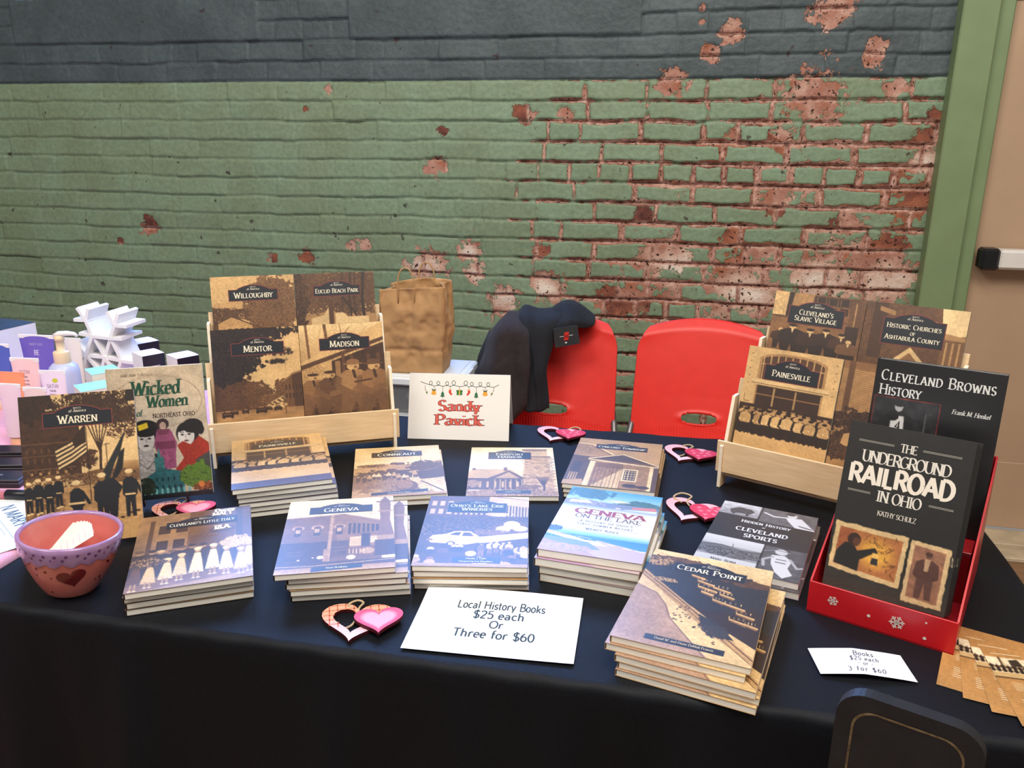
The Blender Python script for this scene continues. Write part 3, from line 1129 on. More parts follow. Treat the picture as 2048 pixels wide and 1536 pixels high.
def art_wicked():
    a = Art(152, 229, (206, 186, 156), seed=5)
    a.T(0, 0, 100, 100, .22, 40)
    a.E(50, 60, 50, 35, (196, 186, 172), .6, .5)
    for r in (0, 1):
        pts = [(50 + 46 * math.cos(t / 20 * math.pi), 26 - (19 + r) * math.sin(t / 20 * math.pi)) for t in range(41)]
        a.L(pts, .45, (150, 128, 104), .8)
    # woman in a dark hat
    a.P([(14, 66), (30, 62), (48, 66), (52, 100), (14, 100)], (38, 40, 46))
    a.P([(26, 60), (40, 60), (44, 74), (36, 92), (22, 92), (24, 72)], (176, 172, 168))
    face(a, 34, 53, 11.5, (206, 202, 196), (34, 32, 34), (52, 34, 40))
    a.E(35, 45.5, 14, 6.4, (32, 32, 34))
    a.P([(27, 43), (37, 41), (38, 45), (28, 47)], (222, 190, 50))
    a.L([(24, 70), (33, 76), (42, 70)], .7, (60, 56, 56))
    # woman in a plum coat
    a.R(50, 76, 53, 83, (150, 120, 116))
    a.R(55, 76, 58, 83, (150, 120, 116))
    a.P([(46, 48), (61, 48), (66, 58), (64, 66), (63, 77), (45, 77), (45, 66), (42, 58)], (150, 78, 112))
    a.P([(44, 56), (64, 56), (64, 62), (44, 62)], (118, 56, 84))
    a.E(53, 43, 6.5, 4.2, (62, 44, 48))
    a.E(53, 44.5, 3.4, 3, (196, 164, 150))
    a.P([(46, 47), (60, 47), (58, 51), (48, 51)], (120, 58, 84))
    # woman in a red collar
    face(a, 78, 52, 10.5, (224, 218, 212), (34, 32, 32), (120, 54, 54), -1.6)
    a.E(84, 46, 11, 5.5, (36, 34, 35))
    a.E(92, 49, 4, 4, (36, 34, 35))
    a.P([(66, 60), (72, 57), (80, 60), (90, 54), (100, 60), (100, 80), (72, 84), (62, 78), (72, 70)], (164, 52, 38))
    a.F(84, 70, 12, 8, [(140, 40, 30), (180, 66, 46)], .5, 4, .6)
    a.P([(84, 72), (100, 66), (100, 80), (86, 80)], (70, 70, 66))
    # teal church and trees
    a.P([(40, 82), (46, 60), (52, 82)], (70, 132, 132))
    a.R(41, 68, 51, 84, (60, 120, 122))
    a.P([(28, 84), (46, 76), (70, 80), (70, 98), (28, 98)], (44, 104, 110))
    a.T(8, 64, 60, 98, .5, 6)
    a.windows(32, 82, 69, 94, 6, 2, (20, 54, 62), .35, .5)
    a.windows(8, 91, 78, 97, 12, 1, (120, 190, 186), .4, .7)
    a.F(85, 84, 18, 10, [(92, 128, 44), (128, 158, 60), (60, 92, 36)], .8, 4)
    a.F(32, 90, 9, 7, [(34, 44, 34), (54, 66, 46)], .7, 4)
    a.F(90, 93, 12, 4, [(70, 44, 30), (190, 104, 44)], .6, 3)
    a.E(88, 91, 3, 2.4, (212, 130, 60))
    a.G(96.5, 100, (18, 28, 32), (10, 14, 18))
    t = [('text', 'Jane Ann Turzillo', 31, 6.2, 4.6, (116, 94, 76), dict(small=.9, thick=.13, thin=.05, track=.1)),
         ('text', 'Wicked', 49, 20.5, 24, (36, 82, 62), dict(thick=.2, thin=.06, shear=.12)),
         ('text', 'of', 30, 36, 11, (60, 100, 84), dict(thick=.17, thin=.06, shear=.2)),
         ('text', 'Women', 60, 30, 20, (36, 82, 62), dict(thick=.2, thin=.06, shear=.12)),
         ('text', 'Northeast Ohio', 66, 38, 7.2, (70, 50, 42), dict(small=.95, thick=.15, thin=.1, track=.06))]
    return a.out(), t


def art_willoughby():
    a = Art(165, 235, .78, seed=9, k=0.8)
    a.P([(0, 30), (40, 24), (52, 24), (52, 60), (0, 60)], .72)
    a.P([(30, 36), (52, 33), (52, 36), (30, 40)], .25)
    a.F(70, 34, 34, 34, [.42, .7, .25], .75, 3, rag=.5)
    a.F(18, 42, 26, 9, [.3, .6, .2], .5, 3)
    a.F(10, 62, 26, 14, [.3, .55, .16], .7, 3)
    a.F(50, 60, 20, 8, [.28, .5], .7, 3)
    a.P([(6, 50), (22, 43), (44, 52), (44, 58), (6, 58)], .66)
    a.L([(4, 51), (22, 43.5), (46, 53)], 1.2, .2)
    a.R(14, 54, 46, 72, .7)
    a.windows(16, 55, 44, 66, 4, 1, .2, .6, .7)
    a.R(0, 70, 100, 100, .6)
    a.T(0, 0, 100, 100, .2, 5)
    return a.out(), [sign(50, 16.7, 58, 9, ['Willoughby'], 11.5)]


def art_euclid():
    a = Art(165, 235, .62, seed=11, k=0.8)
    a.G(0, 40, .6, .8)
    a.F(20, 20, 30, 26, [.35, .6, .2], .6, 3, rag=.5)
    a.F(70, 22, 50, 26, [.3, .6, .16], .6, 3, rag=.5)
    a.R(0, 0, 8, 60, .16)
    a.F(6, 30, 10, 34, [.12, .35], .6, 3)
    for x, w in ((70, 2), (76, 1.2), (86, 4), (60, 1)):
        a.L([(x, 0), (x - 3, 30), (x - 1, 60)], w, .13)
    a.L([(58, 28), (72, 44), (80, 60)], 2.4, .12)
    a.P([(18, 50), (34, 47), (40, 38), (44, 38), (44, 58), (18, 58)], .86)
    a.P([(48, 56), (48, 45), (58, 45), (64, 50), (90, 50), (90, 58), (48, 58)], .88)
    a.R(40, 32, 46, 60, .3)
    a.R(38, 57, 92, 62, .12)
    a.R(0, 62, 100, 130, .5)
    a.F(50, 84, 60, 18, [.35, .6, .2], .6, 5)
    t = [sign(52, 16, 58, 8.8, ['Euclid Beach Park'], 9),
         ('text', 'Flying Turns', 70, 54.5, 6.2, (40, 28, 20), dict(thick=.2, thin=.1, serif=False)),
         ('text', 'Flying Turns', 30, 55, 4.4, (40, 28, 20), dict(thick=.2, thin=.1, serif=False))]
    return a.out(), t


def art_mentor():
    a = Art(165, 235, .8, seed=13, k=0.79)
    a.G(0, 70, .74, .84)
    a.F(90, 14, 12, 10, [.82], .4, 4)
    a.F(20, 70, 30, 24, [.3, .42, .2], .8, 4, rag=.5)
    a.F(48, 72, 16, 16, [.36, .5, .25], .75, 3)
    a.F(80, 68, 16, 14, [.32, .45], .7, 3)
    a.F(66, 76, 14, 6, [.35, .5], .7, 3)
    a.F(18, 24, 46, 26, [(24, 18, 22), (46, 32, 30), (60, 44, 36)], .8, 4, rag=.6)
    a.F(10, 45, 30, 14, [(26, 19, 20), (52, 38, 32)], .75, 4, rag=.6)
    a.F(40, 4, 60, 9, [(28, 20, 22), (58, 42, 36)], .7, 3)
    a.F(78, 26, 14, 5, [(40, 28, 26), (60, 44, 36)], .45, 3)
    a.F(72, 36, 12, 3, [(44, 30, 26)], .4, 3)
    a.P([(78, 58), (88, 50), (100, 47), (100, 88), (78, 86)], .38)
    a.P([(88, 50), (100, 47), (100, 88), (90, 87)], .26)
    a.windows(79, 60, 99, 78, 5, 2, .16, .4, .6)
    a.L([(77, 58), (88, 51), (100, 48)], 1, .6)
    a.P([(62, 79), (76, 73), (80, 77), (66, 82)], .8)
    for k in range(3):
        a.P([(64 + k * 5, 79 - k * 2), (66 + k * 5, 78 - k * 2), (70 + k * 5, 80.5 - k * 1.6), (68 + k * 5, 81.2 - k * 1.6)], .3)
    a.L([(82, 36), (82, 90)], .5, .5)
    a.R(0, 86, 100, 130, .66)
    a.G(86, 100, .56, .72)
    a.P([(20, 92), (100, 90), (100, 100), (10, 100)], .62)
    a.T(0, 84, 100, 100, .3, 14, 3)
    for x, y, k in ((13, 90, 1.3), (33, 87.5, .8), (51, 87.5, 1.25), (60, 86, .7), (70, 86.5, .9), (21, 88, .8)):
        a.R(x - 5 * k, y - 2.6 * k, x + 5 * k, y + 1.2 * k, .14)
        a.P([(x - 3.4 * k, y - 2.4 * k), (x - 2.6 * k, y - 4.4 * k), (x + 2.6 * k, y - 4.4 * k), (x + 3.4 * k, y - 2.4 * k)], .2)
        a.R(x - 2.4 * k, y - 4 * k, x + 2.4 * k, y - 2.8 * k, .55)
        a.R(x - 4.6 * k, y + .6 * k, x - 2.6 * k, y + 2 * k, .08)
        a.R(x + 2.6 * k, y + .6 * k, x + 4.6 * k, y + 2 * k, .08)
        a.R(x - 4 * k, y - 1.4 * k, x + 4 * k, y - 1 * k, .5)
    a.L([(79, 82), (79, 92)], .8, .15)
    a.R(77, 81, 81, 84, .7)
    return a.out(), [sign(52, 17, 59, 9.4, ['Mentor'], 12.5)]


def seated(a, x, y, h, coat, trs, hat, hatkind, arm=1):
    k = 1 / a.asp
    w = h * .3
    a.P([(x - w * .9, y - h * .5), (x + w * .9, y - h * .5), (x + w * 1.2, y - h * .32), (x + w * .7, y - h * .3), (x + w * .9, y), (x + w * .3, y), (x + w * .1, y - h * .25), (x - w * .4, y), (x - w * 1.1, y), (x - w * .9, y - h * .3)], trs)
    a.P([(x - w * .5, y - h * .82), (x + w * .5, y - h * .82), (x + w * 1.1, y - h * .72), (x + w * 1.35, y - h * .48), (x + w * .9, y - h * .42), (x - w * .9, y - h * .42), (x - w * 1.25, y - h * .5), (x - w * 1.05, y - h * .72)], coat)
    a.L([(x + w * 1.1, y - h * .66), (x + w * 1.2, y - h * .52), (x + w * .1, y - h * .46)], w * .42, tone(.45))
    a.L([(x - w * 1.05, y - h * .66), (x - w * 1.1, y - h * .52), (x - w * .2, y - h * .38)], w * .42, tone(.42))
    a.E(x, y - h * .88, w * .42, h * .075, .72)
    a.E(x + w * .18, y - h * .865, w * .14, h * .03, .5)
    a.L([(x, y - h * .8), (x + w * .1, y - h * .68)], w * .2, tone(.2))
    if hatkind:
        a.E(x, y - h * .93, w * .72, h * .018, hat)
        a.E(x, y - h * .965, w * .44, h * .055, hat)
    else:
        a.E(x, y - h * .945, w * .5, h * .035, hat)


def art_madison():
    a = Art(165, 235, .74, seed=17, k=0.79)
    a.G(0, 40, .9, .7)
    a.L([(8, 0), (11, 50)], 3, .42)
    a.L([(30, 0), (33, 30)], 3.6, .36)
    a.L([(48, 0), (50, 14), (60, 4)], .8, .5)
    for k in range(7):
        a.L([(20 + k * 6, 20 - k), (26 + k * 6, 4 + k)], .5, .62)
    a.F(12, 52, 14, 14, [.6, .75], .5, 4)
    a.P([(0, 40), (100, 0), (100, 18), (0, 47)], .78)
    a.P([(0, 43), (100, 16), (100, 20), (0, 48)], .3)
    a.P([(36, 40), (100, 22), (100, 100), (36, 100)], .2)
    a.T(36, 22, 100, 80, .5, 6)
    for x in (48, 58, 78, 90):
        a.R(x, 34, x + 4, 62, .32)
    a.R(40, 40, 46, 56, .55)
    a.P([(0, 84), (100, 78), (100, 130), (0, 130)], .22)
    a.F(60, 88, 50, 8, [.3, .12, .45], .6, 4)
    a.R(0, 70, 12, 100, .34)
    seated(a, 13, 96, 45, .5, .4, .2, 0)
    seated(a, 33, 97, 48, .34, .36, .24, 0)
    seated(a, 61, 98, 58, .56, .42, .5, 1)
    seated(a, 86, 98, 57, .5, .4, .36, 1)
    a.L([(18, 66), (34, 63)], 2.2, .35)
    a.L([(62, 64), (82, 62)], 2.0, .25)
    for x, y in ((18, 98), (27, 97), (52, 97), (72, 98)):
        a.E(x, y, 4, 1.2, .12)
    a.T(0, 0, 100, 100, .18, 4)
    return a.out(), [sign(53, 17.2, 59, 9.4, ['Madison'], 12.5)]


def art_painesville():
    a = Art(165, 235, .80, seed=19, k=0.71)
    a.T(0, 0, 100, 60, .12, 30)
    a.P([(14, 34), (14, 12)] + [(50 - 36 * math.cos(t / 12 * math.pi), 12 - 8 * math.sin(t / 12 * math.pi)) for t in range(13)] + [(86, 34)], .62)
    a.P([(17, 34), (17, 13)] + [(50 - 33 * math.cos(t / 12 * math.pi), 13 - 6.5 * math.sin(t / 12 * math.pi)) for t in range(13)] + [(83, 34)], .28)
    for k in range(9):
        a.R(18 + k * 7.6, 7, 19 + k * 7.6, 34, .74)
    a.R(16, 17, 84, 18, .74)
    a.R(9, 35, 91, 38.5, .86)
    for k in range(20):
        a.P([(9 + k * 4.1, 38.5), (11 + k * 4.1, 41), (13.1 + k * 4.1, 38.5)], .8)
    a.L([(9, 39), (91, 39)], .6, .3)
    a.R(14, 41, 86, 66, .16)
    a.R(14, 50, 86, 51.2, .5)
    for x in (34, 57, 84):
        a.R(x, 42, x + 2, 68, .66)
    a.R(14, 41, 16, 68, .62)
    a.R(0, 94, 100, 140, .78)
    for s_ in (5, 95):
        for k in range(5):
            a.E(s_, 8 + k * 8, .8, .5, .35)
    a.L([(4, 52), (4, 60), (10, 60)], .6, .4)
    a.R(0, 66, 100, 86, .2)
    a.R(0, 82, 100, 120, .78)
    a.G(82, 124, .74, .80)
    a.G(125, 141, (64, 60, 88), (70, 66, 92))  # bluish foot strip: window reflection painted into the picture
    a.R(0, 62, 100, 94, .14)
    a.crowd(2, 98, 92, 29, 11, [.66, .74, .58, .7], .12, .66, [.12, .2], .03)
    a.crowd(5, 97, 95, 28, 8, [.78, .64, .72], .1, .7, [.1], .03)
    for k in range(20):
        a.E(3 + k * 5, 80 + (k % 3), .9, .8, .95)
        a.E(3 + k * 5, 95 + (k % 2), 1.4, .7, .8)
    return a.out(), [sign(50, 18.2, 57, 11.2, ['Painesville'], 11)]


def art_slavic():
    a = Art(165, 235, .44, seed=23, k=0.5)
    a.R(0, 0, 16, 38, .8)
    a.P([(16, 0), (22, 0), (18, 38), (15, 38)], .12)
    a.P([(22, 0), (44, 0), (40, 38), (20, 38)], .6)
    a.P([(44, 2), (84, 2), (84, 16), (44, 16)], .22)
    a.windows(46, 2, 84, 30, 3, 2, .14, .7, .8, .45)
    a.R(0, 38, 100, 41, .34)
    a.R(84, 0, 100, 60, .36)
    a.L([(90, 8), (90, 60)], 1.5, .66)
    a.R(82, 44, 96, 90, .14)
    a.T(0, 0, 100, 100, .35, 8)
    a.R(0, 41, 82, 100, .46)
    a.T(0, 41, 82, 100, .3, 14)
    for x, y, h, c in ((13, 92, 34, .2), (26, 98, 48, .1), (46, 100, 46, .16), (63, 96, 44, .14), (80, 98, 42, .24), (88, 104, 40, .4)):
        a.man(x, y, h, c, .1, .8, .1 if h > 41 else None, 1.25)
        a.P([(x - 1.4, y - h * .83), (x + 1.4, y - h * .83), (x, y - h * .68)], .9)
    return a.out(), [sign(49, 17.5, 60, 13.5, ["Cleveland's", 'Slavic Village'], 9.5, arch=.32)]


def art_churches():
    a = Art(165, 235, .5, seed=29, k=0.7)
    a.R(0, 0, 78, 100, .36)
    for k in range(60):
        a.L([(0, k * 1.7), (78, k * 1.7 + 3)], .25, .26)
    a.T(0, 0, 78, 100, .4, 10)
    a.R(8, 0, 22, 60, .24)
    a.P([(14, 4), (30, 8), (30, 13), (14, 9)], .58)
    a.P([(74, 0), (100, 0), (100, 26), (78, 30)], .92)
    a.P([(68, 14), (80, 17), (80, 20), (68, 17)], .7)
    a.P([(72, 24), (100, 28), (100, 34), (74, 30)], .62)
    a.R(78, 32, 100, 100, .42)
    for x in (82, 88, 94):
        a.R(x, 34, x + 2, 100, .66)
    a.P([(26, 68), (50, 44), (74, 68), (68, 68), (50, 50), (32, 68)], .84)
    a.P([(32, 68), (50, 50), (68, 68), (68, 100), (32, 100)], .5)
    a.E(50, 64, 8, 6, .25)
    a.E(50, 65, 5, 4, .6)
    a.windows(34, 74, 66, 96, 3, 1, .16, .5, .8, .7)
    return a.out(), [sign(50, 20.5, 60, 19, ['Historic Churches', 'of', 'Ashtabula County'], 8.4, arch=.22)]


def art_clapboard():
    a = Art(165, 235, .62, seed=31, k=0.72)
    a.G(0, 8, .45, .5)
    for k in range(36):
        a.L([(0, 4 + k * 1.9), (100, 6 + k * 1.9)], .5, .44)
    a.R(6, 0, 12, 60, .34)
    a.windows(30, 8, 96, 52, 2, 2, .16, .45, .6, .74)
    a.F(20, 60, 24, 12, [.12, .22, .3], .7, 4)
    a.F(12, 84, 20, 16, [.2, .6, .1], .7, 4)
    a.man(24, 100, 34, .7, .3, .8, .85, 1.5)
    a.man(60, 100, 36, .3, .2, .8, .6, 1.4)
    return a.out(), [sign(64, 17, 60, 9.4, ['Chardon'], 11)]


def art_browns():
    a = Art(165, 235, (20, 20, 22), GRY, seed=37)
    a.T(0, 0, 100, 100, .25, 40)
    a.R(2, 22.5, 55, 66, (130, 46, 40))
    a.R(2.8, 23, 54.2, 65.5, (44, 44, 46))
    a.T(2.8, 23, 54.2, 65.5, 1.0, 16)
    a.man(23, 66, 42, (40, 40, 42), .1, .75, .12, 1.3)
    a.P([(18, 33.5), (28, 33.5), (29, 44), (18, 44)], (214, 214, 212))
    a.E(19, 34, 5, 3, (34, 34, 36))
    a.R(44, 30, 45, 65, (90, 90, 92))
    t = [('text', 'Cleveland Browns', 5, 12.5, 15, (222, 222, 218), dict(small=.78, thick=.15, thin=.06, anchor='l', maxw=150, track=.08)),
         ('text', 'History', 5, 21.5, 15, (222, 222, 218), dict(small=.78, thick=.15, thin=.06, anchor='l', track=.03)),
         ('text', 'Frank M. Henkel', 78, 27, 6.4, (214, 214, 210), dict(thick=.17, thin=.07, shear=.2)),
         ('text', '4', 24, 42, 12, (30, 30, 32), dict(thick=.2, thin=.14, serif=False))]
    return a.out(), t


def art_underground():
    a = Art(152, 229, (30, 29, 28), seed=41)
    a.T(0, 0, 100, 100, .2, 50)
    a.G(80, 100, (34, 33, 31), (66, 62, 55))
    for k in range(44):
        y = a.rng.uniform(78, 99)
        x = a.rng.uniform(0, 92)
        a.L([(x + i, y + a.rng.uniform(-.5, .5) - i * .1) for i in range(0, a.rng.randint(4, 14))], .35, (40, 37, 34), .8)

    def torn(pts, col):
        o = []
        for (xa, ya), (xb, yb) in zip(pts, pts[1:] + pts[:1]):
            n = 14
            for k in range(n):
                t = k / n
                o.append((xa + (xb - xa) * t + a.rng.uniform(-.6, .6), ya + (yb - ya) * t + a.rng.uniform(-.4, .4)))
        a.P(o, col)
    torn([(3, 60), (63, 60.5), (61, 91), (2, 88)], (218, 186, 134))
    a.P([(7, 63), (59, 63.5), (57.5, 88), (6, 85.5)], (176, 110, 62))
    a.E(39, 74.5, 13, 8, (230, 170, 70), 1, .45)
    a.P([(7, 63), (20, 63), (12, 74), (6, 76)], (150, 74, 44), .6)
    for k in range(16):
        x, y = a.rng.uniform(30, 54), a.rng.uniform(64, 86)
        a.L([(x, y)] + [(x + a.rng.uniform(-2, 7), y + a.rng.uniform(-3, 3)) for i in range(3)], .45, (104, 62, 30))
    a.P([(6, 85), (7, 77), (13, 71.5), (19, 71), (24, 75), (38, 71), (40, 73), (27, 80), (27, 87)], (32, 30, 30))
    a.E(20, 69, 5.5, 4, (52, 32, 24))
    a.E(22, 70, 3.2, 2.6, (92, 56, 40))
    a.R(37.5, 73, 40.5, 74, (40, 34, 30))
    a.R(36.5, 74, 41.5, 79, (238, 190, 100))
    a.P([(36.5, 77), (41.5, 77), (42, 81), (36, 81)], (44, 44, 46))
    torn([(65, 61), (96, 62), (95.5, 97), (64.5, 96.5)], (214, 182, 134))
    a.P([(68, 63.5), (92.5, 64.5), (92, 94.5), (67.5, 93.5)], (150, 104, 80))
    a.T(67, 63, 93, 95, .3, 12)
    a.man(80, 93, 27, (84, 54, 46), (92, 62, 54), (110, 76, 60), (76, 48, 42), 1.35)
    a.P([(77.5, 70), (82, 70), (81, 77), (78, 77)], (186, 150, 116))
    a.L([(97.5, 66), (98, 71)], .8, (190, 170, 140))
    t = [('text', 'THE', 50, 13.2, 11, (226, 220, 208), dict(thick=.16, thin=.05, track=-.04)),
         ('text', 'UNDERGROUND', 49.5, 22.2, 15.4, (226, 220, 208), dict(thick=.16, thin=.05, track=-.08, maxw=134)),
         ('text', 'RAILROAD', 48, 35.2, 25, (236, 226, 210), dict(thick=.23, thin=.17, serif=False, track=.01, maxw=136)),
         ('text', 'IN OHIO', 49.5, 44, 14.6, (226, 220, 208), dict(thick=.16, thin=.05, track=-.04)),
         ('text', 'KATHY SCHULZ', 50, 52, 6.4, (214, 206, 192), dict(thick=.16, thin=.06, track=-.02)),
         ('rule', 9, 10.0, 38, (190, 184, 172)), ('rule', 61, 10.0, 91, (190, 184, 172)),
         ('rule', 7, 40.0, 26, (190, 184, 172)), ('rule', 73, 40.0, 92, (190, 184, 172))]
    return a.out(), t


def art_conneaut():
    a = Art(165, 235, .93, seed=43)
    a.G(0, 35, .9, .96)
    for k in range(9):
        a.L([(0, 6 + k * 3), (30, 2 + k * 3.4)], .4, .7)
    a.L([(76, 12), (76, 40)], .7, .4)
    a.P([(0, 44), (30, 36), (60, 40), (100, 34), (100, 100), (0, 100)], .66)
    a.F(82, 44, 24, 10, [.34, .5, .22], .7, 4)
    a.F(20, 40, 16, 4, [.3, .6], .6, 3)
    a.F(34, 60, 34, 12, [.3, .5, .16], .75, 4)
    a.F(10, 74, 20, 16, [.5, .75, .35], .6, 4)
    a.F(46, 78, 30, 16, [.56, .8, .4], .6, 5)
    a.P([(66, 56), (100, 50), (100, 70), (74, 70)], .3)
    a.P([(58, 62), (68, 62), (86, 90), (76, 96)], .86)
    a.P([(70, 72), (100, 68), (100, 96), (88, 96)], .88)
    a.L([(74, 74), (96, 94)], 2, .3)
    a.E(58, 82, 12, 10, .4)
    a.E(56, 80, 9, 7, .55)
    a.crowd(4, 70, 70, 12, 12, [.9, .3, .7], .2, .8, [.9], .3)
    for x, y in ((20, 40), (46, 37), (52, 38)):
        a.R(x - 5, y - 2, x + 5, y + 2, .3)
        a.R(x - 3, y - 4, x + 3, y - 2, .7)
    a.T(0, 36, 100, 100, .4, 4)
    a.P([(20, 92), (80, 89), (80, 94), (20, 97)], (38, 40, 48))
    return a.out(), [sign(49, 17, 58, 10, ['Conneaut'], 13.5), ('text', 'Conneaut Area History', 50, 94.8, 4, CREAM, dict(thick=.14, thin=.08, serif=False))]


def art_fairport():
    a = Art(165, 235, .93, seed=47)
    a.G(0, 50, (236, 214, 160), (236, 226, 200))
    a.P([(64, 4), (90, 4), (92, 20), (96, 100), (60, 100), (65, 20)], .72)
    a.R(62, 4, 92, 8, .5)
    a.R(64, 10, 92, 20, .8)
    a.R(61, 20, 95, 22, .4)
    for k in range(26):
        y = 22 + k * 3
        a.L([(61, y), (97, y + 1)], .4, .45)
        for i in range(7):
            x = 62 + i * 5 + (k % 2) * 2.5
            a.R(x, y + .2, x + 4, y + 2.8, a.rng.uniform(.5, .84), .7)
    a.P([(0, 56), (4, 48), (48, 48), (56, 58), (58, 64), (0, 66)], .74)
    a.P([(22, 66), (46, 50), (64, 66)], .34)
    a.P([(30, 66), (46, 54), (58, 66)], .7)
    a.R(4, 46, 8, 50, .4)
    a.R(40, 44, 44, 52, .4)
    a.R(0, 66, 62, 88, .3)
    a.windows(2, 70, 60, 86, 7, 1, .74, .3, .7)
    for k in range(6):
        a.R(30 + k * 6, 68, 31 + k * 6, 88, .8)
    a.F(6, 76, 10, 8, [.5, .7], .6, 4)
    a.tree(84, 94, 30, .25, 7, 14)
    a.F(66, 86, 14, 8, [.45, .7, .3], .6, 4)
    a.R(0, 90, 100, 100, .64)
    a.F(50, 94, 60, 7, [.5, .72], .6, 4)
    a.P([(32, 89), (70, 89), (70, 95), (32, 95)], (42, 46, 56))
    return a.out(), [sign(47, 19, 50, 14.5, ['Fairport', 'Harbor'], 11.5, arch=.32), ('text', 'Fairport Harbor', 51, 93, 4, CREAM, dict(thick=.14, thin=.08, serif=False))]


def art_concord():
    a = Art(165, 235, .66, seed=53)
    a.P([(0, 14), (16, 14), (46, 34), (0, 40)], .6)
    a.L([(0, 13), (18, 14), (56, 40)], 2.4, .9)
    a.L([(0, 15), (17, 16), (52, 41)], 1, .25)
    a.F(10, 26, 14, 8, [.5, .7], .5, 3)
    a.P([(0, 40), (30, 42), (22, 100), (0, 100)], .32)
    a.R(4, 54, 14, 76, .22)
    for k in range(4):
        a.R(4 + k * 2.6, 76, 5 + k * 2.6, 90, .8)
    a.P([(0, 92), (20, 88), (24, 100), (0, 100)], .7)
    a.P([(20, 42), (56, 30), (98, 48), (98, 52), (20, 48)], .4)
    a.P([(24, 44), (57, 33), (94, 48)], .28)
    a.L([(20, 45), (57, 31), (99, 50)], 2.4, .95)
    a.L([(20, 47), (99, 53)], 3, .92)
    a.P([(26, 50), (92, 54), (90, 100), (26, 100)], .56)
    a.T(26, 50, 92, 100, .4, 8)
    a.P([(30, 100), (60, 62), (60, 100)], .84)
    a.R(30, 52, 60, 62, .44)
    for k in range(8):
        a.R(30 + k * 4, 54, 30.5 + k * 4, 100, .34)
    a.R(22, 50, 28, 100, .95)
    a.R(90, 54, 94, 100, .93)
    a.R(61, 61, 78, 85, .95)
    a.R(63, 63, 76, 83, .16)
    for k in range(1, 5):
        a.R(61 + k * 3.3, 62, 61.8 + k * 3.3, 84, .92)
        a.R(62, 61 + k * 4.6, 77, 61.6 + k * 4.6, .92)
    a.E(72, 93, 8, 3.4, .2)
    a.E(86, 94, 7, 3, .2)
    a.R(94, 54, 100, 100, .3)
    return a.out(), [sign(53, 17, 60, 9.2, ['Concord Township'], 9.5)]


def art_italy():
    a = Art(165, 235, .42, seed=59)
    a.R(0, 0, 100, 62, .4)
    a.R(0, 0, 44, 60, .55)
    a.T(0, 0, 100, 60, .3, 20)
    a.windows(16, 14, 46, 32, 2, 1, .2, .7, .7, .6)
    a.windows(16, 36, 44, 54, 2, 1, .18, .7, .7, .62)
    a.R(10, 8, 14, 60, .3)
    a.R(46, 36, 78, 58, .36)
    a.R(86, 0, 100, 62, .34)
    a.R(86, 0, 92, 62, .26)
    a.E(74, 32, 12, 4.6, .3)
    a.G(60, 100, .3, .5)
    a.P([(0, 100), (100, 92), (100, 100)], .62)
    a.T(0, 84, 100, 100, .2, 12, 3)
    a.crowd(2, 98, 84, 34, 11, [.2, .12, .5, .3], .15, .62, [.4, .12, .8], .05)
    for x, y, h, c in ((6, 98, 36, .34), (17, 96, 30, .82), (30, 94, 32, .9), (41, 92, 34, .88), (54, 92, 40, .98), (67, 90, 40, .99), (78, 92, 36, .95), (90, 94, 34, .86), (97, 92, 40, .9)):
        a.P([(x - 2.4, y - h * .78), (x + 2.4, y - h * .78), (x + 4, y - h * .55), (x + 6, y - h * .16), (x - 6, y - h * .16), (x - 4, y - h * .55)], c)
        a.L([(x - 1.6, y - h * .2), (x - 1.8, y)], 1.5, .66)
        a.L([(x + 1.6, y - h * .2), (x + 1.8, y)], 1.5, .66)
        a.E(x - 1.8, y, 1.6, .7, .95)
        a.E(x + 1.8, y, 1.6, .7, .95)
        a.E(x, y - h * .87, 2.6, 2.8, .72)
        a.E(x, y - h * .92, 3.4, 2, c if c > .84 else .2)
    a.F(12, 66, 16, 6, [.16, .3, .7], .6, 4)
    a.F(86, 52, 14, 8, [.8, .3, .9], .5, 4)
    return a.out(), [('text', 'Ducey', 76, 5, 11, (238, 222, 190), dict(thick=.3, thin=.14)), ('text', 'MALT', 74, 10.5, 11, (238, 222, 190), dict(thick=.24, thin=.12)),
                     sign(56, 18, 62, 9, ["Cleveland's Little Italy"], 9.5, rim=NAVY), ('text', 'I&A', 74, 32, 14, (240, 226, 196), dict(thick=.24, thin=.1)),
                     ('text', 'Cash', 64, 40, 8, tone(.52), dict(thick=.14, thin=.06, small=.8))]


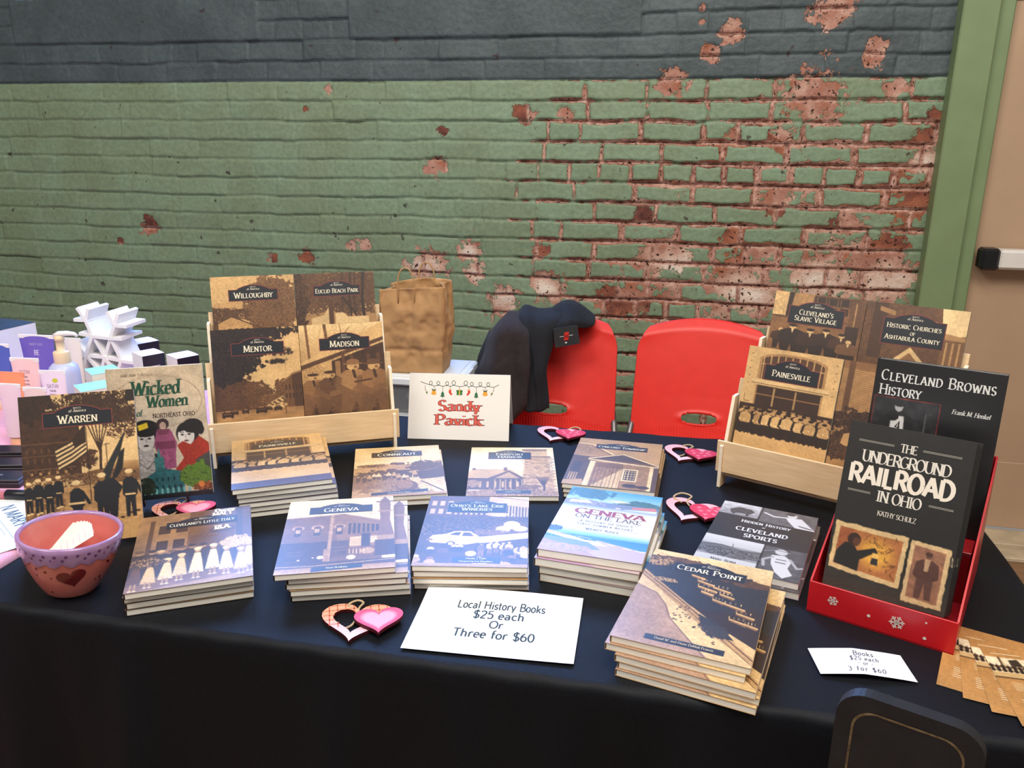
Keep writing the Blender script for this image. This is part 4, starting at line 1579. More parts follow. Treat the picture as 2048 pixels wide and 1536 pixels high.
def art_geneva():
    a = Art(165, 235, .97, seed=61)
    a.P([(0, 27), (52, 24), (88, 36), (88, 90), (0, 92)], .42)
    a.P([(42, 24.5), (53, 24), (88, 37), (88, 80), (53, 80)], .5)
    a.L([(0, 27), (42, 25), (53, 24), (88, 37)], 1.3, .62)
    a.R(41, 25, 44, 88, .64)
    for x in (10, 27, 47):
        a.E(x + 3, 42, 5.6, 3, .66)
        a.R(x, 42, x + 6, 53, .16)
        a.R(x + .8, 43, x + 5.2, 49, .7)
        a.E(x + 3, 42, 3.4, 2, .3)
    for k in range(7):
        a.P([(58 + k * 4.2, 38 + k * .6), (60.4 + k * 4.2, 38.3 + k * .6), (60.4 + k * 4.2, 54 - k * .4), (58 + k * 4.2, 54 - k * .4)], .14)
    a.P([(0, 62), (41, 62), (41, 88), (0, 90)], .24)
    a.R(44, 62, 60, 84, .3)
    a.P([(60, 58), (72, 57), (72, 70), (60, 70)], .78)
    a.P([(76, 58), (86, 58), (84, 66), (76, 68)], .8)
    a.R(70, 54, 78, 72, .18)
    a.P([(58, 72), (90, 70), (94, 84), (58, 86)], .4)
    a.E(76, 77, 6, 4, .66)
    for k in range(5):
        a.R(60 + k * 3, 74, 61 + k * 3, 80, .8)
    a.P([(86, 12), (88, 4), (95, 4), (97, 12), (96, 36), (100, 62), (84, 62), (87, 36)], .46)
    a.R(83, 7, 100, 9, .4)
    a.R(85, 22, 99, 24, .62)
    a.P([(89, 4), (91.5, 0), (94, 4)], .4)
    a.L([(86, 1), (97, 2)], .6, .35)
    a.R(84, 58, 100, 64, .62)
    a.R(82, 64, 100, 84, .26)
    a.R(38, 72, 43, 90, .58)
    a.G(88, 94, .26, .3)
    a.G(94, 100, .62, .74)
    a.L([(0, 91), (30, 92), (100, 89)], .9, .8)
    for x, y, r in ((18, 84, 1.2), (36, 82, 3), (62, 84, 4), (30, 82, 1)):
        a.E(x, y, r, r * .7, .92)
    for y in (74, 78, 86):
        a.L([(6, y), (22, y - .5)], .5, .5)
        a.L([(46, y - 3), (58, y - 4)], .5, .6)
    a.T(0, 22, 84, 94, .25, 14)
    a.P([(30, 94), (72, 92), (72, 97), (30, 99)], (42, 46, 58))
    return a.out(), [sign(50, 17, 58, 9.6, ['Geneva'], 13.5, rim=NAVY), ('text', 'Susan Bradburn', 51, 96.5, 4.2, CREAM, dict(thick=.14, thin=.08))]


def art_wine():
    a = Art(165, 235, .5, seed=67)
    a.P([(60, 0), (100, 6), (100, 40), (60, 30)], .8)
    a.P([(70, 0), (100, 0), (100, 5)], .96)
    a.R(0, 0, 60, 32, .34)
    a.windows(2, 6, 26, 44, 3, 3, .76, .6, .6)
    for k in range(8):
        a.R(78 + k * 3, 14 + k * .5, 79.4 + k * 3, 34, .2)
    for k in range(12):
        a.R(28 + k * 5, 27, 30 + k * 5, 29.5, .9)
    a.R(0, 32, 100, 100, .28)
    a.F(50, 40, 60, 8, [.2, .6, .34], .7, 4, rag=.4)
    a.F(30, 52, 40, 8, [.16, .34, .5], .7, 4)
    a.F(84, 50, 20, 12, [.4, .6, .24], .6, 4)
    a.E(84, 44, 8, 6, .95)
    a.E(76, 50, 7, 4.5, .92)
    a.E(92, 49, 7, 4, .9)
    a.P([(50, 62), (100, 54), (100, 62), (56, 70)], .9)
    a.F(62, 55, 18, 4, [.5, .36], .6, 4)
    a.P([(8, 66), (12, 60), (24, 58), (32, 54), (46, 54), (54, 60), (58, 68), (44, 72), (12, 70)], .97)
    a.P([(27, 59), (33, 55.5), (38, 55.5), (36, 60)], .24)
    a.P([(40, 55.5), (46, 55.8), (50, 60.5), (39, 60.5)], .28)
    a.E(30, 71, 4, 3.2, .14)
    a.E(30, 71, 2.4, 2, .9)
    a.E(10, 66, 3, 1.6, .5)
    a.L([(8, 67), (56, 66)], .7, .6)
    a.crowd(56, 98, 84, 16, 7, [.9, .4, .8], .5, .7, [.9, .2], .3)
    for k in range(24):
        x, y = a.rng.uniform(0, 98), a.rng.uniform(74, 96)
        a.E(x, y, 3.2, 2.6, a.rng.choice([.3, .9, .2, .5, .84]))
        a.E(x, y + 4, 5, 3.4, a.rng.choice([.2, .84, .34, .14, .7]))
    a.G(96, 100, .66, .6)
    a.R(34, 88, 76, 95, (40, 44, 54))
    return a.out(), [sign(49, 18.5, 57, 14, ["Ohio's Lake Erie", 'Wineries'], 10.5, rim=(60, 70, 84), arch=.28), ('text', 'Claudia J. Taller', 55, 91, 4.2, CREAM, dict(thick=.14, thin=.08)),
                     ('text', 'Foreword by Lee Klingshirn', 55, 94.4, 4, CREAM, dict(thick=.14, thin=.08))]


def art_lake():
    a = Art(152, 229, (244, 244, 240), GRY, seed=71)
    a.G(0, 24, (70, 150, 200), (196, 214, 210))
    a.F(24, 8, 26, 10, [(70, 118, 136), (98, 146, 158), (50, 92, 110)], .8, 4)
    a.F(84, 17, 18, 6, [(56, 96, 104), (84, 126, 120)], .8, 4)
    a.F(64, 20, 14, 3, [(60, 90, 90)], .7, 4)
    a.E(56, 17, 10, 2, (226, 206, 150), .8, .5)
    a.R(0, 21, 100, 32, (120, 128, 150))
    a.F(20, 24, 24, 5, [(150, 140, 160), (230, 226, 220), (90, 96, 120)], .8, 4)
    a.P([(6, 22), (24, 20), (30, 24), (6, 26)], (226, 222, 206))
    a.P([(72, 23), (96, 20), (97, 25), (72, 26)], (206, 120, 116))
    a.P([(64, 28), (98, 25), (98, 32), (70, 32)], (206, 218, 200))
    a.windows(70, 28, 98, 31, 6, 1, (70, 90, 90), .6, .6)
    a.E(58, 27.5, 3, 1, (230, 200, 190))
    a.G(29, 36, (150, 160, 186), (244, 244, 240))
    a.R(0, 36, 100, 64, (244, 244, 240))
    a.G(64, 74, (240, 244, 246), (96, 164, 212))
    a.G(74, 84, (60, 130, 190), (70, 140, 196))
    a.F(4, 68, 10, 4, [(60, 84, 104), (86, 110, 120)], .7, 4)
    a.P([(0, 72), (40, 76), (100, 85), (100, 100), (0, 100)], (190, 168, 176))
    a.F(22, 79, 24, 4, [(60, 116, 170), (90, 150, 190)], .7, 6)
    a.P([(0, 74), (26, 76), (50, 82), (20, 80), (0, 76)], (212, 200, 196))
    a.P([(30, 80), (48, 79), (64, 84), (50, 85)], (222, 206, 196))
    a.P([(20, 80), (44, 82), (58, 90), (40, 92), (10, 86), (0, 84), (0, 80)], (120, 140, 186))
    a.P([(0, 84), (40, 92), (60, 100), (0, 100)], (178, 140, 178))
    a.F(24, 92, 30, 4, [(188, 150, 190), (160, 140, 190)], .6, 8)
    for x in (48, 62, 78, 90):
        a.L([(x, 79.5 + (x - 48) * .12), (x + 7, 80.5 + (x - 48) * .12)], 1, (240, 240, 240))
    t = [('text', 'Geneva', 53, 42, 18, (150, 40, 56), dict(small=.94, thick=.2, thin=.06, fit=112)),
         ('text', 'on the Lake', 53, 48.5, 12.5, (84, 54, 58), dict(small=.98, thick=.13, thin=.07, fit=104)),
         ('text', "A History of Ohio's", 53, 54.5, 5.6, (60, 54, 66), dict(small=.9, thick=.17, thin=.1, track=.26)),
         ('text', 'First Summer Resort', 53, 59, 5.6, (60, 54, 66), dict(small=.9, thick=.17, thin=.1, track=.26)),
         ('text', 'Wendy Koile', 52, 65.5, 7, (76, 70, 84), dict(small=.8, thick=.16, thin=.09, track=.14)),
         ('rule', 18, 50.5, 88, (170, 164, 170)), ('rule', 16, 60.5, 88, (170, 164, 170))]
    return a.out(), t


def art_cedar():
    a = Art(165, 235, .82, seed=73, pitch=1.0)
    a.G(0, 16, .92, .86)
    sh = (30, 30, 34)
    a.P([(0, 8), (30, 7), (60, 15), (100, 24), (100, 84), (70, 70), (40, 52), (0, 26)], .12)
    a.F(50, 34, 58, 22, [(40, 38, 40), (66, 52, 44), (28, 28, 32)], .85, 4, rag=.5)
    a.P([(0, 8), (20, 6), (40, 10), (48, 14), (20, 12)], .42)
    a.F(30, 9, 30, 3.5, [.4, .25], .6, 4)
    a.F(84, 21, 24, 4, [.3, .5, .2], .6, 4)
    for x, y, w in ((38, 22, 12), (44, 27, 14), (46, 33, 16), (58, 31, 14), (64, 37, 12), (70, 46, 16), (60, 44, 10), (80, 53, 14), (76, 60, 14), (88, 62, 10), (50, 38, 10)):
        a.P([(x, y), (x + w, y + w * .18), (x + w, y + w * .18 + 1.6), (x, y + 1.3)], .76)
        a.P([(x, y + 1.3), (x + w, y + w * .18 + 1.6), (x + w - 1, y + w * .18 + 3), (x, y + 2.4)], .5)
        for k in range(4):
            a.L([(x + k * w / 4, y), (x + k * w / 4, y - 2)], .5, .84)
    a.F(8, 14, 14, 5, [.7, .2], .4, 4)
    a.P([(0, 26), (40, 52), (70, 72), (100, 92), (100, 97), (60, 74), (0, 33)], .68)
    a.L([(0, 29), (40, 54), (100, 94)], .9, .22)
    a.L([(0, 32), (40, 57), (100, 98)], .6, .3)
    a.P([(0, 33), (60, 74), (100, 98), (100, 100), (66, 100), (46, 82), (36, 72), (28, 58), (0, 44)], .86)
    a.P([(0, 44), (18, 50), (30, 62), (36, 72), (50, 84), (70, 100), (0, 100)], (168, 132, 108))
    a.L([(0, 44), (18, 50), (28, 60), (34, 71), (48, 83), (68, 100)], .8, (104, 78, 62))
    a.P([(54, 62), (70, 68), (84, 80), (70, 80), (58, 72)], (44, 42, 44))
    a.F(70, 74, 12, 6, [(50, 46, 46), (66, 60, 56)], .6, 4)
    for k in range(46):
        x = a.rng.uniform(34, 76)
        y = 62 + (x - 34) * .45 + a.rng.uniform(-9, 9)
        a.E(x, y, .8, .6, .22)
    a.F(20, 34, 12, 2, [.84, .3], .4, 3)
    a.T(0, 0, 100, 100, .2, 6)
    a.P([(23, 90.4), (80, 90.4), (80, 95.2), (23, 95.2)], (30, 32, 40))
    return a.out(), [sign(51, 16.5, 58, 9.2, ['Cedar Point'], 13, rim=(60, 62, 72)), ('text', 'David W. and Diane DeMali Francis', 51.5, 93.8, 4.4, (206, 188, 160), dict(thick=.14, thin=.08, maxw=88))]


def art_sports():
    a = Art(152, 229, (20, 20, 22), GRY, seed=79)
    a.R(0, 0, 41, 21, .7)
    a.G(0, 21, .86, .6, 0, 41)
    a.P([(10, 12), (18, 7), (32, 8), (36, 12), (32, 16), (12, 18)], .22)
    a.R(14, 15, 17, 20, .2)
    a.R(28, 14, 31, 20, .2)
    a.L([(2, 20), (14, 10), (24, 6)], .8, .3)
    a.T(0, 0, 41, 21, .4, 8)
    a.R(43, 0, 100, 24, .38)
    a.T(43, 0, 100, 24, .5, 12)
    a.L([(46, 8), (56, 12), (70, 10)], 2.6, .9)
    a.E(74, 6, 5, 4, .9)
    a.P([(68, 10), (84, 8), (94, 18), (100, 24), (80, 24), (72, 16)], .95)
    a.E(72, 3.4, 5, 2.4, .2)
    a.L([(84, 20), (96, 22)], 2, .2)
    a.R(0, 58, 58, 100, .6)
    a.G(58, 70, .9, .8, 0, 58)
    a.P([(0, 73), (14, 70), (40, 73), (58, 71), (58, 84), (0, 84)], .4)
    a.L([(0, 73), (20, 70), (40, 74), (58, 72)], .9, .15)
    a.L([(30, 66), (31, 72)], .6, .2)
    a.F(28, 80, 34, 6, [.2, .75, .45], .8, 3, rag=.4)
    a.G(87, 100, .84, .8, 0, 58)
    a.R(60, 58, 100, 100, .3)
    a.T(60, 58, 100, 100, .6, 16)
    a.E(76, 64, 6, 4, .85)
    a.P([(68, 70), (80, 68), (88, 74), (86, 84), (92, 92), (84, 98), (76, 92), (70, 82)], .88)
    a.L([(86, 72), (94, 82), (99, 80)], 3, .7)
    a.L([(70, 72), (62, 78), (64, 86)], 3, .7)
    a.L([(60, 66), (72, 62), (84, 63)], 1.4, .55)
    a.R(73, 74, 83, 75, .3)
    a.R(73, 78, 83, 79, .3)
    t = [('text', 'Hidden History', 52, 30.5, 9, (226, 226, 224), dict(small=.84, thick=.2, thin=.09, track=.08, maxw=120)),
         ('text', 'of', 51, 35, 6, (200, 200, 198), dict(thick=.16, thin=.07, shear=.2)),
         ('text', 'CLEVELAND', 51, 44, 12, (232, 232, 230), dict(thick=.2, thin=.09, track=.1, maxw=122)),
         ('text', 'SPORTS', 52, 53, 12, (232, 232, 230), dict(thick=.2, thin=.09, track=.1)),
         ('text', 'Marc Bona', 28, 93, 6.4, (40, 40, 44), dict(small=.8, thick=.14, thin=.07, track=.08))]
    return a.out(), t


# ------------------------------------------------------------ paperbacks
T1 = .00912


def make_book(name, art, w, h, t, edge=(40, 28, 24), cat='book'):
    """lies face up: x across, y from the foot (0) to the head (h), z up"""
    pic, items = art
    root = empty(name, cat=cat)
    W, H = w * 1000, h * 1000
    c = .0005
    mb = MB()
    cm = M['cover']
    mb.box((0, h / 2, c / 2), (w, h, c), cm, col=edge)
    mb.box((-w / 2 + c / 2, h / 2, t / 2), (c, h, t - 2 * c), cm, col=edge)
    mb.box((0, h / 2, t - c / 2 - .0001), (w, h, c), cm, col=edge)
    ny, nx = pic.shape[:2]
    xs = np.linspace(-w / 2, w / 2, nx)
    ys = np.linspace(h, 0, ny)
    XX, YY = np.meshgrid(xs, ys)
    vs = np.stack([XX, YY, np.full_like(XX, t)], -1).reshape(-1, 3)
    i = np.arange(ny - 1)[:, None] * nx + np.arange(nx - 1)[None, :]
    fs = np.stack([i, i + nx, i + nx + 1, i + 1], -1).reshape(-1, 4)
    mb.add(vs.tolist(), fs.tolist(), cm, [tuple(q) for q in pic.reshape(-1, 3).tolist()])

    def at(z):
        return lambda x, y: (x / 1000, y / 1000, t + z)
    for it in items:
        if it[0] == 'sign':
            _, cx, y, pw, ph, lines, sz, rim, fill, arch = it
            X, Y = (cx - 50) * W / 100, H - y * H / 100
            a, b = pw * W / 200, ph * H / 200
            rise = 2 * b * arch

            def outline(g):
                p = [(X - a - g, Y - b - g), (X + a + g, Y - b - g), (X + a + g, Y + b + g)]
                for k in range(25):
                    s = 1 - 2 * k / 24
                    xx = s * a * .68
                    bump = max(0, math.cos(s * math.pi / 2)) ** .75
                    p.append((X + xx + (g if s > 0 else -g) * .3, Y + b + g + rise * bump))
                p.append((X - a - g, Y + b + g))
                return p
            for g, z, col in ((1.3, .00012, rim), (0, .0002, fill)):
                o = outline(g)
                mb.add([at(z)(*q) for q in o], [tuple(range(len(o)))], cm, col)
            text(mb, 'IMAGES', X, Y + b + rise * .50, 2.6, at(.0003), cm, (196, 186, 172), thick=.16, thin=.1, serif=False, track=.12)
            text(mb, 'of America', X, Y + b + rise * .02 - .4, 4.4, at(.0003), cm, (214, 206, 188), thick=.16, thin=.07, shear=.22, track=.09)
            n = len(lines)
            lh = 2 * b / n if n < 2 else min(2 * b / n, sz * 1.22)
            for k, s in enumerate(lines):
                yb = Y + lh * (n / 2 - k - .5) - sz * .42 - (.8 if n == 1 else .4)
                text(mb, s, X, yb, sz if s != 'of' else sz * .8, at(.0003), cm, CREAM, small=.8, thick=.15, thin=.06, track=.05, xs=1.12, maxw=a * 1.86)
        elif it[0] == 'text':
            _, s, x, y, sz, col, kw = it
            text(mb, s, (x - 50) * W / 100, H - y * H / 100, sz, at(.00032), cm, col, **kw)
        elif it[0] == 'rule':
            _, x0, y, x1, col = it
            for d in (0, 1.6):
                q = [((x0 - 50) * W / 100, H - y * H / 100 - d), ((x1 - 50) * W / 100, H - y * H / 100 - d)]
                mb.add([at(.0003)(q[0][0], q[0][1]), at(.0003)(q[1][0], q[1][1]), at(.0003)(q[1][0], q[1][1] + .5), at(.0003)(q[0][0], q[0][1] + .5)], [(0, 1, 2, 3)], cm, col)
    mb.build('cover', root, ink=True)
    pb = MB()
    pb.box((.0006, h / 2, t / 2), (w - .0024, h - .0016, t - 2 * c - .0002), M['pages'])
    pb.build('pages', root)
    root['w'], root['h'], root['t'] = w, h, t
    return root


def finish(root, label, group=None):
    root['label'] = label
    if group:
        root['group'] = group
    for k in ('w', 'h', 't'):
        if k in root:
            pass
    return root


def stand_up(root, P, yaw, tilt):
    """P: foot of the front cover, middle; radians; leans back by tilt"""
    m = Matrix.Rotation(yaw, 4, 'Z') @ Matrix.Rotation(math.pi / 2 - tilt, 4, 'X')
    n = (m @ Vector((0, 0, 1, 0))).to_3d()
    root.location = Vector(P) - n * root['t']
    root.rotation_euler = m.to_euler()


def lie(root, cx, cy, yaw, z):
    h = root['h']
    root.location = (cx + math.sin(yaw) * h / 2, cy - math.cos(yaw) * h / 2, z)
    root.rotation_euler = (0, 0, yaw)


ORD = ['top', 'second', 'third', 'fourth', 'fifth', 'sixth', 'seventh']


def pile(root, n, cx, cy, yaw, offs, top_label, pile_label, group):
    """offs: for each lower book (dx, dy, drot) in the top book's frame"""
    t = root['t']
    c, s = math.cos(yaw), math.sin(yaw)
    for i in range(n):
        o = root if i == 0 else copy_tree(root)
        dx, dy, dr = (0, 0, 0) if i == 0 else offs[(i - 1) % len(offs)]
        lie(o, cx + c * dx - s * dy, cy + s * dx + c * dy, yaw + R(dr), TH + .0006 + t * (n - 1 - i) + .0002 * (n - 1 - i))
        if i == 0:
            finish(o, top_label, group)
        elif i == n - 1:
            finish(o, 'lowest book %s' % pile_label, group)
        else:
            finish(o, '%s book from the top %s' % (ORD[i], pile_label), group)


A4 = (.165, .235)
H4 = (.152, .229)

pile(make_book('paperback_book', art_italy(), *A4, T1, (60, 46, 40)), 4, -.6833, .9785, R(29.54), [(-.0015, .006, -.6), (-.001, .007, .3), (-.001, .006, -.3)],
     'top book showing women and girls in white aprons, beside the pink bowl', 'in the pile topped by women in white aprons', 'pile of apron-cover books')
pile(make_book('paperback_book', art_geneva(), *A4, T1, (58, 40, 34)), 5, -.4819, 1.0467, R(20.42), [(.020, .002, -1.5), (.018, .003, -2), (.021, .002, -1), (.023, .004, -1.5)],
     'top book with a brick corner building and tower on its cover', 'in the pile topped by the brick corner building', 'pile of corner-building books')
pile(make_book('paperback_book', art_wine(), *A4, T1, (96, 66, 40)), 4, -.2888, 1.1189, R(10.07), [(-.001, .002, 1.2), (0, -.002, .6), (.001, .001, .8)],
     'top book with a white parade car and crowd on its cover', 'in the pile topped by the white parade car', 'pile of parade-car books')
pile(make_book('paperback_book', art_lake(), *H4, .0125, (120, 96, 70)), 4, -.0935, 1.1589, R(-5.22), [(-.001, -.006, -1), (.004, -.003, -.5), (.007, -.004, -1.5)],
     'top book with a blue lake, white band and red lettering', 'in the pile topped by the blue lake cover', 'pile of blue lake books')
pile(make_book('paperback_book', art_cedar(), *A4, T1, (176, 140, 96)), 5, .0465, .965, R(-11.11), [(-.004, -.004, -.5), (.014, -.012, -2.5), (.016, -.010, -1.5), (.016, -.014, -2.5)],
     'top book with an aerial view of a sandy beach, beside the price sheet', 'in the pile topped by the aerial beach view', 'pile of beach-view books')
pile(make_book('paperback_book', art_sports(), *H4, .0113, (120, 96, 116)), 2, .1421, 1.21, R(-14.36), [(.004, -.006, -.6)],
     'top black and white book with athletes, beside the red gift box', 'under the black and white sports cover', 'pile of sports books')
_pv = make_book('paperback_book', art_painesville(), *A4, T1, (74, 56, 44))
pv2 = copy_tree(_pv)
pile(_pv, 6, -.6933, 1.273, R(29.56), [(.008, .001, -1), (.009, .003, -.6), (.010, .002, -.8), (.011, .003, -1.2), (.012, .003, -1.2)],
     'top book lying flat with a long row of men in overcoats', 'in the pile topped by the row of overcoats', 'pile of overcoat-row books')
pile(make_book('paperback_book', art_conneaut(), *A4, T1, (90, 76, 66)), 2, -.4971, 1.3563, R(20.41), [(.003, -.001, -.8)],
     'top book with a pale photo of wreckage and rubble by a road', 'under the book showing wreckage and rubble', 'pile of wreckage-cover books')
pile(make_book('paperback_book', art_fairport(), *A4, T1, (110, 96, 80)), 1, -.2927, 1.4215, R(11.8), [],
     'single flat book with a stone lighthouse tower and a house on its cover', '', None)
pile(make_book('paperback_book', art_concord(), *A4, T1, (96, 78, 58)), 3, -.1017, 1.4557, R(-1.51), [(.003, .001, -.5), (.005, .002, -.9)],
     'top book with a gabled porch and a white sash window', 'in the pile topped by the gabled porch', 'pile of gabled-porch books')


# ------------------------------------------------------------ the two wooden book stands
VL, ZL, VU, ZU, TI = .005, .0282, .125, .1117, .2627


def make_stand(loc, yaw, label):
    s = empty('book_stand', loc, (0, 0, yaw), label, 'book stand', 'wooden two-tier book stands')
    prof = [(-.012, 0), (-.012, .080), (-.003, .084), (-.003, .024), (.002, .020), (.008, .084), (.030, .165), (.050, .165), (.050, .112), (.118, .104), (.132, .17), (.150, .25), (.172, .25),
            (.190, .0), (.160, 0), (.146, .03), (.02, .012), (.012, 0)]
    for sx in (-1, 1):
        m = MB()
        m.prism(prof, lambda p, k, sx=sx: (sx * .1745 + (-.003 if k == 0 else .003), p[0], p[1]), M['wood'], M['wood_edge'])
        m.build('side_panel', s)
    m = MB()
    m.box((0, -.006, .059), (.368, .005, .060), M['wood'], bev=.0008)
    m.build('front_rail', s)

    def slanted(name, v0, z0, wd, h, th=.0045):
        m = MB()
        rot = Matrix.Rotation(-TI, 4, 'X')
        m.box((0, v0 + math.sin(TI) * h / 2, z0 + math.cos(TI) * h / 2), (wd, th, h), M['wood'], rot, bev=.0008)
        m.build(name, s)
    slanted('back_panel', VL + .026, ZL - .004, .362, .170)
    slanted('back_panel', VU + .017, ZU - .004, .350, .165)
    m = MB()
    m.box((0, VL + .014, ZL - .0085), (.343, .026, .004), M['wood'])
    m.build('shelf', s)
    m = MB()
    m.box((0, VU + .008, ZU - .0055), (.343, .026, .004), M['wood'])
    m.build('shelf', s)
    return s


def on_stand(s, root, u, tier, label, group=None, back=0.0, lift=0.0):
    v, z = ((VL, ZL), (VU, ZU))[tier]
    v += back * math.cos(TI)
    z -= back * math.sin(TI) - lift
    x, y, zz = s.location
    a = s.rotation_euler.z
    P = (x + math.cos(a) * u - math.sin(a) * v, y + math.sin(a) * u + math.cos(a) * v, zz + z)
    stand_up(root, P, a, TI)
    finish(root, label, group)


st1 = make_stand((-.7094, 1.4177, TH + .0004), .4785, 'pale wooden two-tier book stand next to the brown paper bag')
st2 = make_stand((.2543, 1.389, TH + .0004), -.4175, 'pale wooden two-tier book stand behind the red gift box')
g1 = 'books on the stand by the paper bag'
g2 = 'books on the stand by the door'
for art, u, tier, lab, n in ((art_mentor, -.083, 0, 'sepia book with a leafy main street and old cars on its cover', 2), (art_madison, .083, 0, 'sepia book with four seated men in hats on its cover', 2)):
    b = make_book('paperback_book', art(), *A4, T1, (44, 30, 24))
    on_stand(st1, b, u, tier, lab, g1)
    c = copy_tree(b)
    on_stand(st1, c, u + .0005, tier, 'second copy right behind the ' + lab.split(' on its')[0].replace('sepia book with ', 'book with '), g1, .0094)
b = make_book('paperback_book', art_willoughby(), *A4, T1, (70, 52, 38))
on_stand(st1, b, -.083, 1, 'sepia book with a vine-covered house, on the upper tier near the white lattice', g1)
b = make_book('paperback_book', art_euclid(), *A4, T1, (44, 30, 24))
on_stand(st1, b, .083, 1, 'sepia book with an amusement park gate and trees, on the upper tier', g1)
on_stand(st2, pv2, -.083, 0, 'upright sepia book with a row of men in overcoats, on the wooden stand', g2)
c = copy_tree(pv2)
on_stand(st2, c, -.0832, 0, 'second copy right behind the upright book with men in overcoats', g2, .0094)
b = make_book('paperback_book', art_clapboard(), *A4, T1, (60, 42, 30))
on_stand(st2, b, .083, 0, 'sepia book with a clapboard house, half hidden behind the black books', g2, .004)
b = make_book('paperback_book', art_slavic(), *A4, T1, (44, 30, 24))
on_stand(st2, b, -.083, 1, 'sepia book with men in caps on its cover, on the upper tier', g2)
b = make_book('paperback_book', art_churches(), *A4, T1, (70, 50, 36))
on_stand(st2, b, .083, 1, 'sepia book with a brick church gable, on the upper tier beside the door', g2)


# ------------------------------------------------------------ upright books with small black easels
def easel(P, yaw, tilt, t, label):
    e = empty('book_easel', (P[0], P[1], TH + .0005), (0, 0, yaw), label, 'easel', 'small black book easels')
    lift = P[2] - TH
    zz = lift - .0015 - math.sin(tilt) * t
    for sx in (-1, 1):
        m = MB()
        y0 = math.cos(tilt) * t
        m.tube([(sx * .035, -.012, zz + .012), (sx * .035, -.012, max(zz - .003, .0018)), (sx * .035, y0 + .006, max(zz - .003, .0018)), (sx * .03, y0 + .006 + math.sin(tilt) * .12, zz + math.cos(tilt) * .12),
                (0, y0 + .006 + math.sin(tilt) * .15, zz + math.cos(tilt) * .15)], .0016, M['black'], 8)
        m.build('wire_arm', e)
    m = MB()
    y1 = math.cos(tilt) * t + .006 + math.sin(tilt) * .15
    m.tube([(0, y1, zz + math.cos(tilt) * .15), (0, y1 + .055, .002)], .0016, M['black'], 8)
    m.build('rear_strut', e)
    return e


PW = (-.883, .999, TH + .008)
b = make_book('paperback_book', art_warren(), *A4, T1, (50, 34, 26))
stand_up(b, PW, R(28.5), R(20))
finish(b, 'upright sepia book with marchers and flags, behind the pink bowl')
easel(PW, R(28.5), R(20), T1, 'black wire easel holding the upright book of marchers')
PK = (-.847, 1.155, TH + .017)
b = make_book('paperback_book', art_wicked(), *H4, .011, (200, 190, 176))
stand_up(b, PK, R(27), R(8.8))
finish(b, 'upright tan book with green title, women and a teal church')
easel(PK, R(27), R(8.8), .011, 'black wire easel holding the tan book of women')

# ------------------------------------------------------------ red gift box with the black books
BY = R(-22.5)
BX = (.2795, 1.0165)


def inbox(u, v, z):
    return (BX[0] + math.cos(BY) * u - math.sin(BY) * v, BX[1] + math.sin(BY) * u + math.cos(BY) * v, TH + z)


bx = empty('gift_box', (BX[0], BX[1], TH + .0005), (0, 0, BY), 'open red gift box with snowflakes holding black books', 'gift box')
hw, dp, fh, bh, th = .0905, .25, .046, .185, .0025
m = MB()
m.box((0, dp / 2, th / 2), (2 * hw, dp, th), M['red_inside'])
m.build('bottom', bx)
fp = MB()
fp.box((0, th / 2, fh / 2), (2 * hw, th, fh), M['red_card'], bev=.0006)
front = fp.build('front_panel', bx)
for sx in (-1, 1):
    m = MB()
    m.prism([(th, 0), (dp, 0), (dp, bh), (th, fh)], lambda p, k, sx=sx: (sx * (hw - th / 2) + (-.5 if k == 0 else .5) * th, p[0], p[1]), M['red_card'])
    m.build('side_panel', bx)
m = MB()
m.box((0, dp - th / 2, bh / 2), (2 * hw - 2 * th, th, bh), M['red_card'])
m.build('back_panel', bx)


def flake(mb, x, z, r, fn, fancy=True):
    for k in range(6):
        a = R(60 * k + 10)
        d = (math.cos(a), math.sin(a))
        q = [(x, z), (x + d[0] * r, z + d[1] * r)]
        segs = [(q, r * .2)]
        if fancy:
            for f in (.55,):
                for s in (-1, 1):
                    b_ = a + s * R(55)
                    segs.append(([(x + d[0] * r * f, z + d[1] * r * f), (x + d[0] * r * f + math.cos(b_) * r * .38, z + d[1] * r * f + math.sin(b_) * r * .38)], r * .17))
        for s, w in segs:
            for quad in ribbon(s, lambda _: w):
                mb.add([fn(*p) for p in quad], [(0, 1, 2, 3)], M['snow'])
    mb.add([fn(x + r * .38 * math.cos(R(30 * k)), z + r * .38 * math.sin(R(30 * k))) for k in range(12)], [tuple(range(12))], M['snow'])


m = MB()
ff = lambda x, z: (x, -.0004, z)
flake(m, -.058, .026, .0070, ff)
m.build('snowflake', front)
m = MB()
flake(m, .022, .0225, .0095, ff)
m.build('snowflake', front)
for x, z, r in ((-.012, .020, .0022), (.055, .034, .0014), (.056, .012, .0022)):
    m = MB()
    m.add([ff(x + r * math.cos(R(30 * k)), z + r * math.sin(R(30 * k))) for k in range(12)], [tuple(range(12))], M['snow'])
    m.build('snow_dot', front)
rz = empty('riser_box', inbox(0, .130, .0032), (0, 0, BY), 'smaller red box standing inside the gift box behind the front books', 'box')
m = MB()
m.box((0, .055, .037), (2 * hw - .012, .10, .074), M['red_inside'], bev=.001)
m.build('body', rz)
m = MB()
m.box((0, .055, .0755), (2 * hw - .0115, .1005, .003), M['red_card'], bev=.001)
m.build('top_lid', rz)

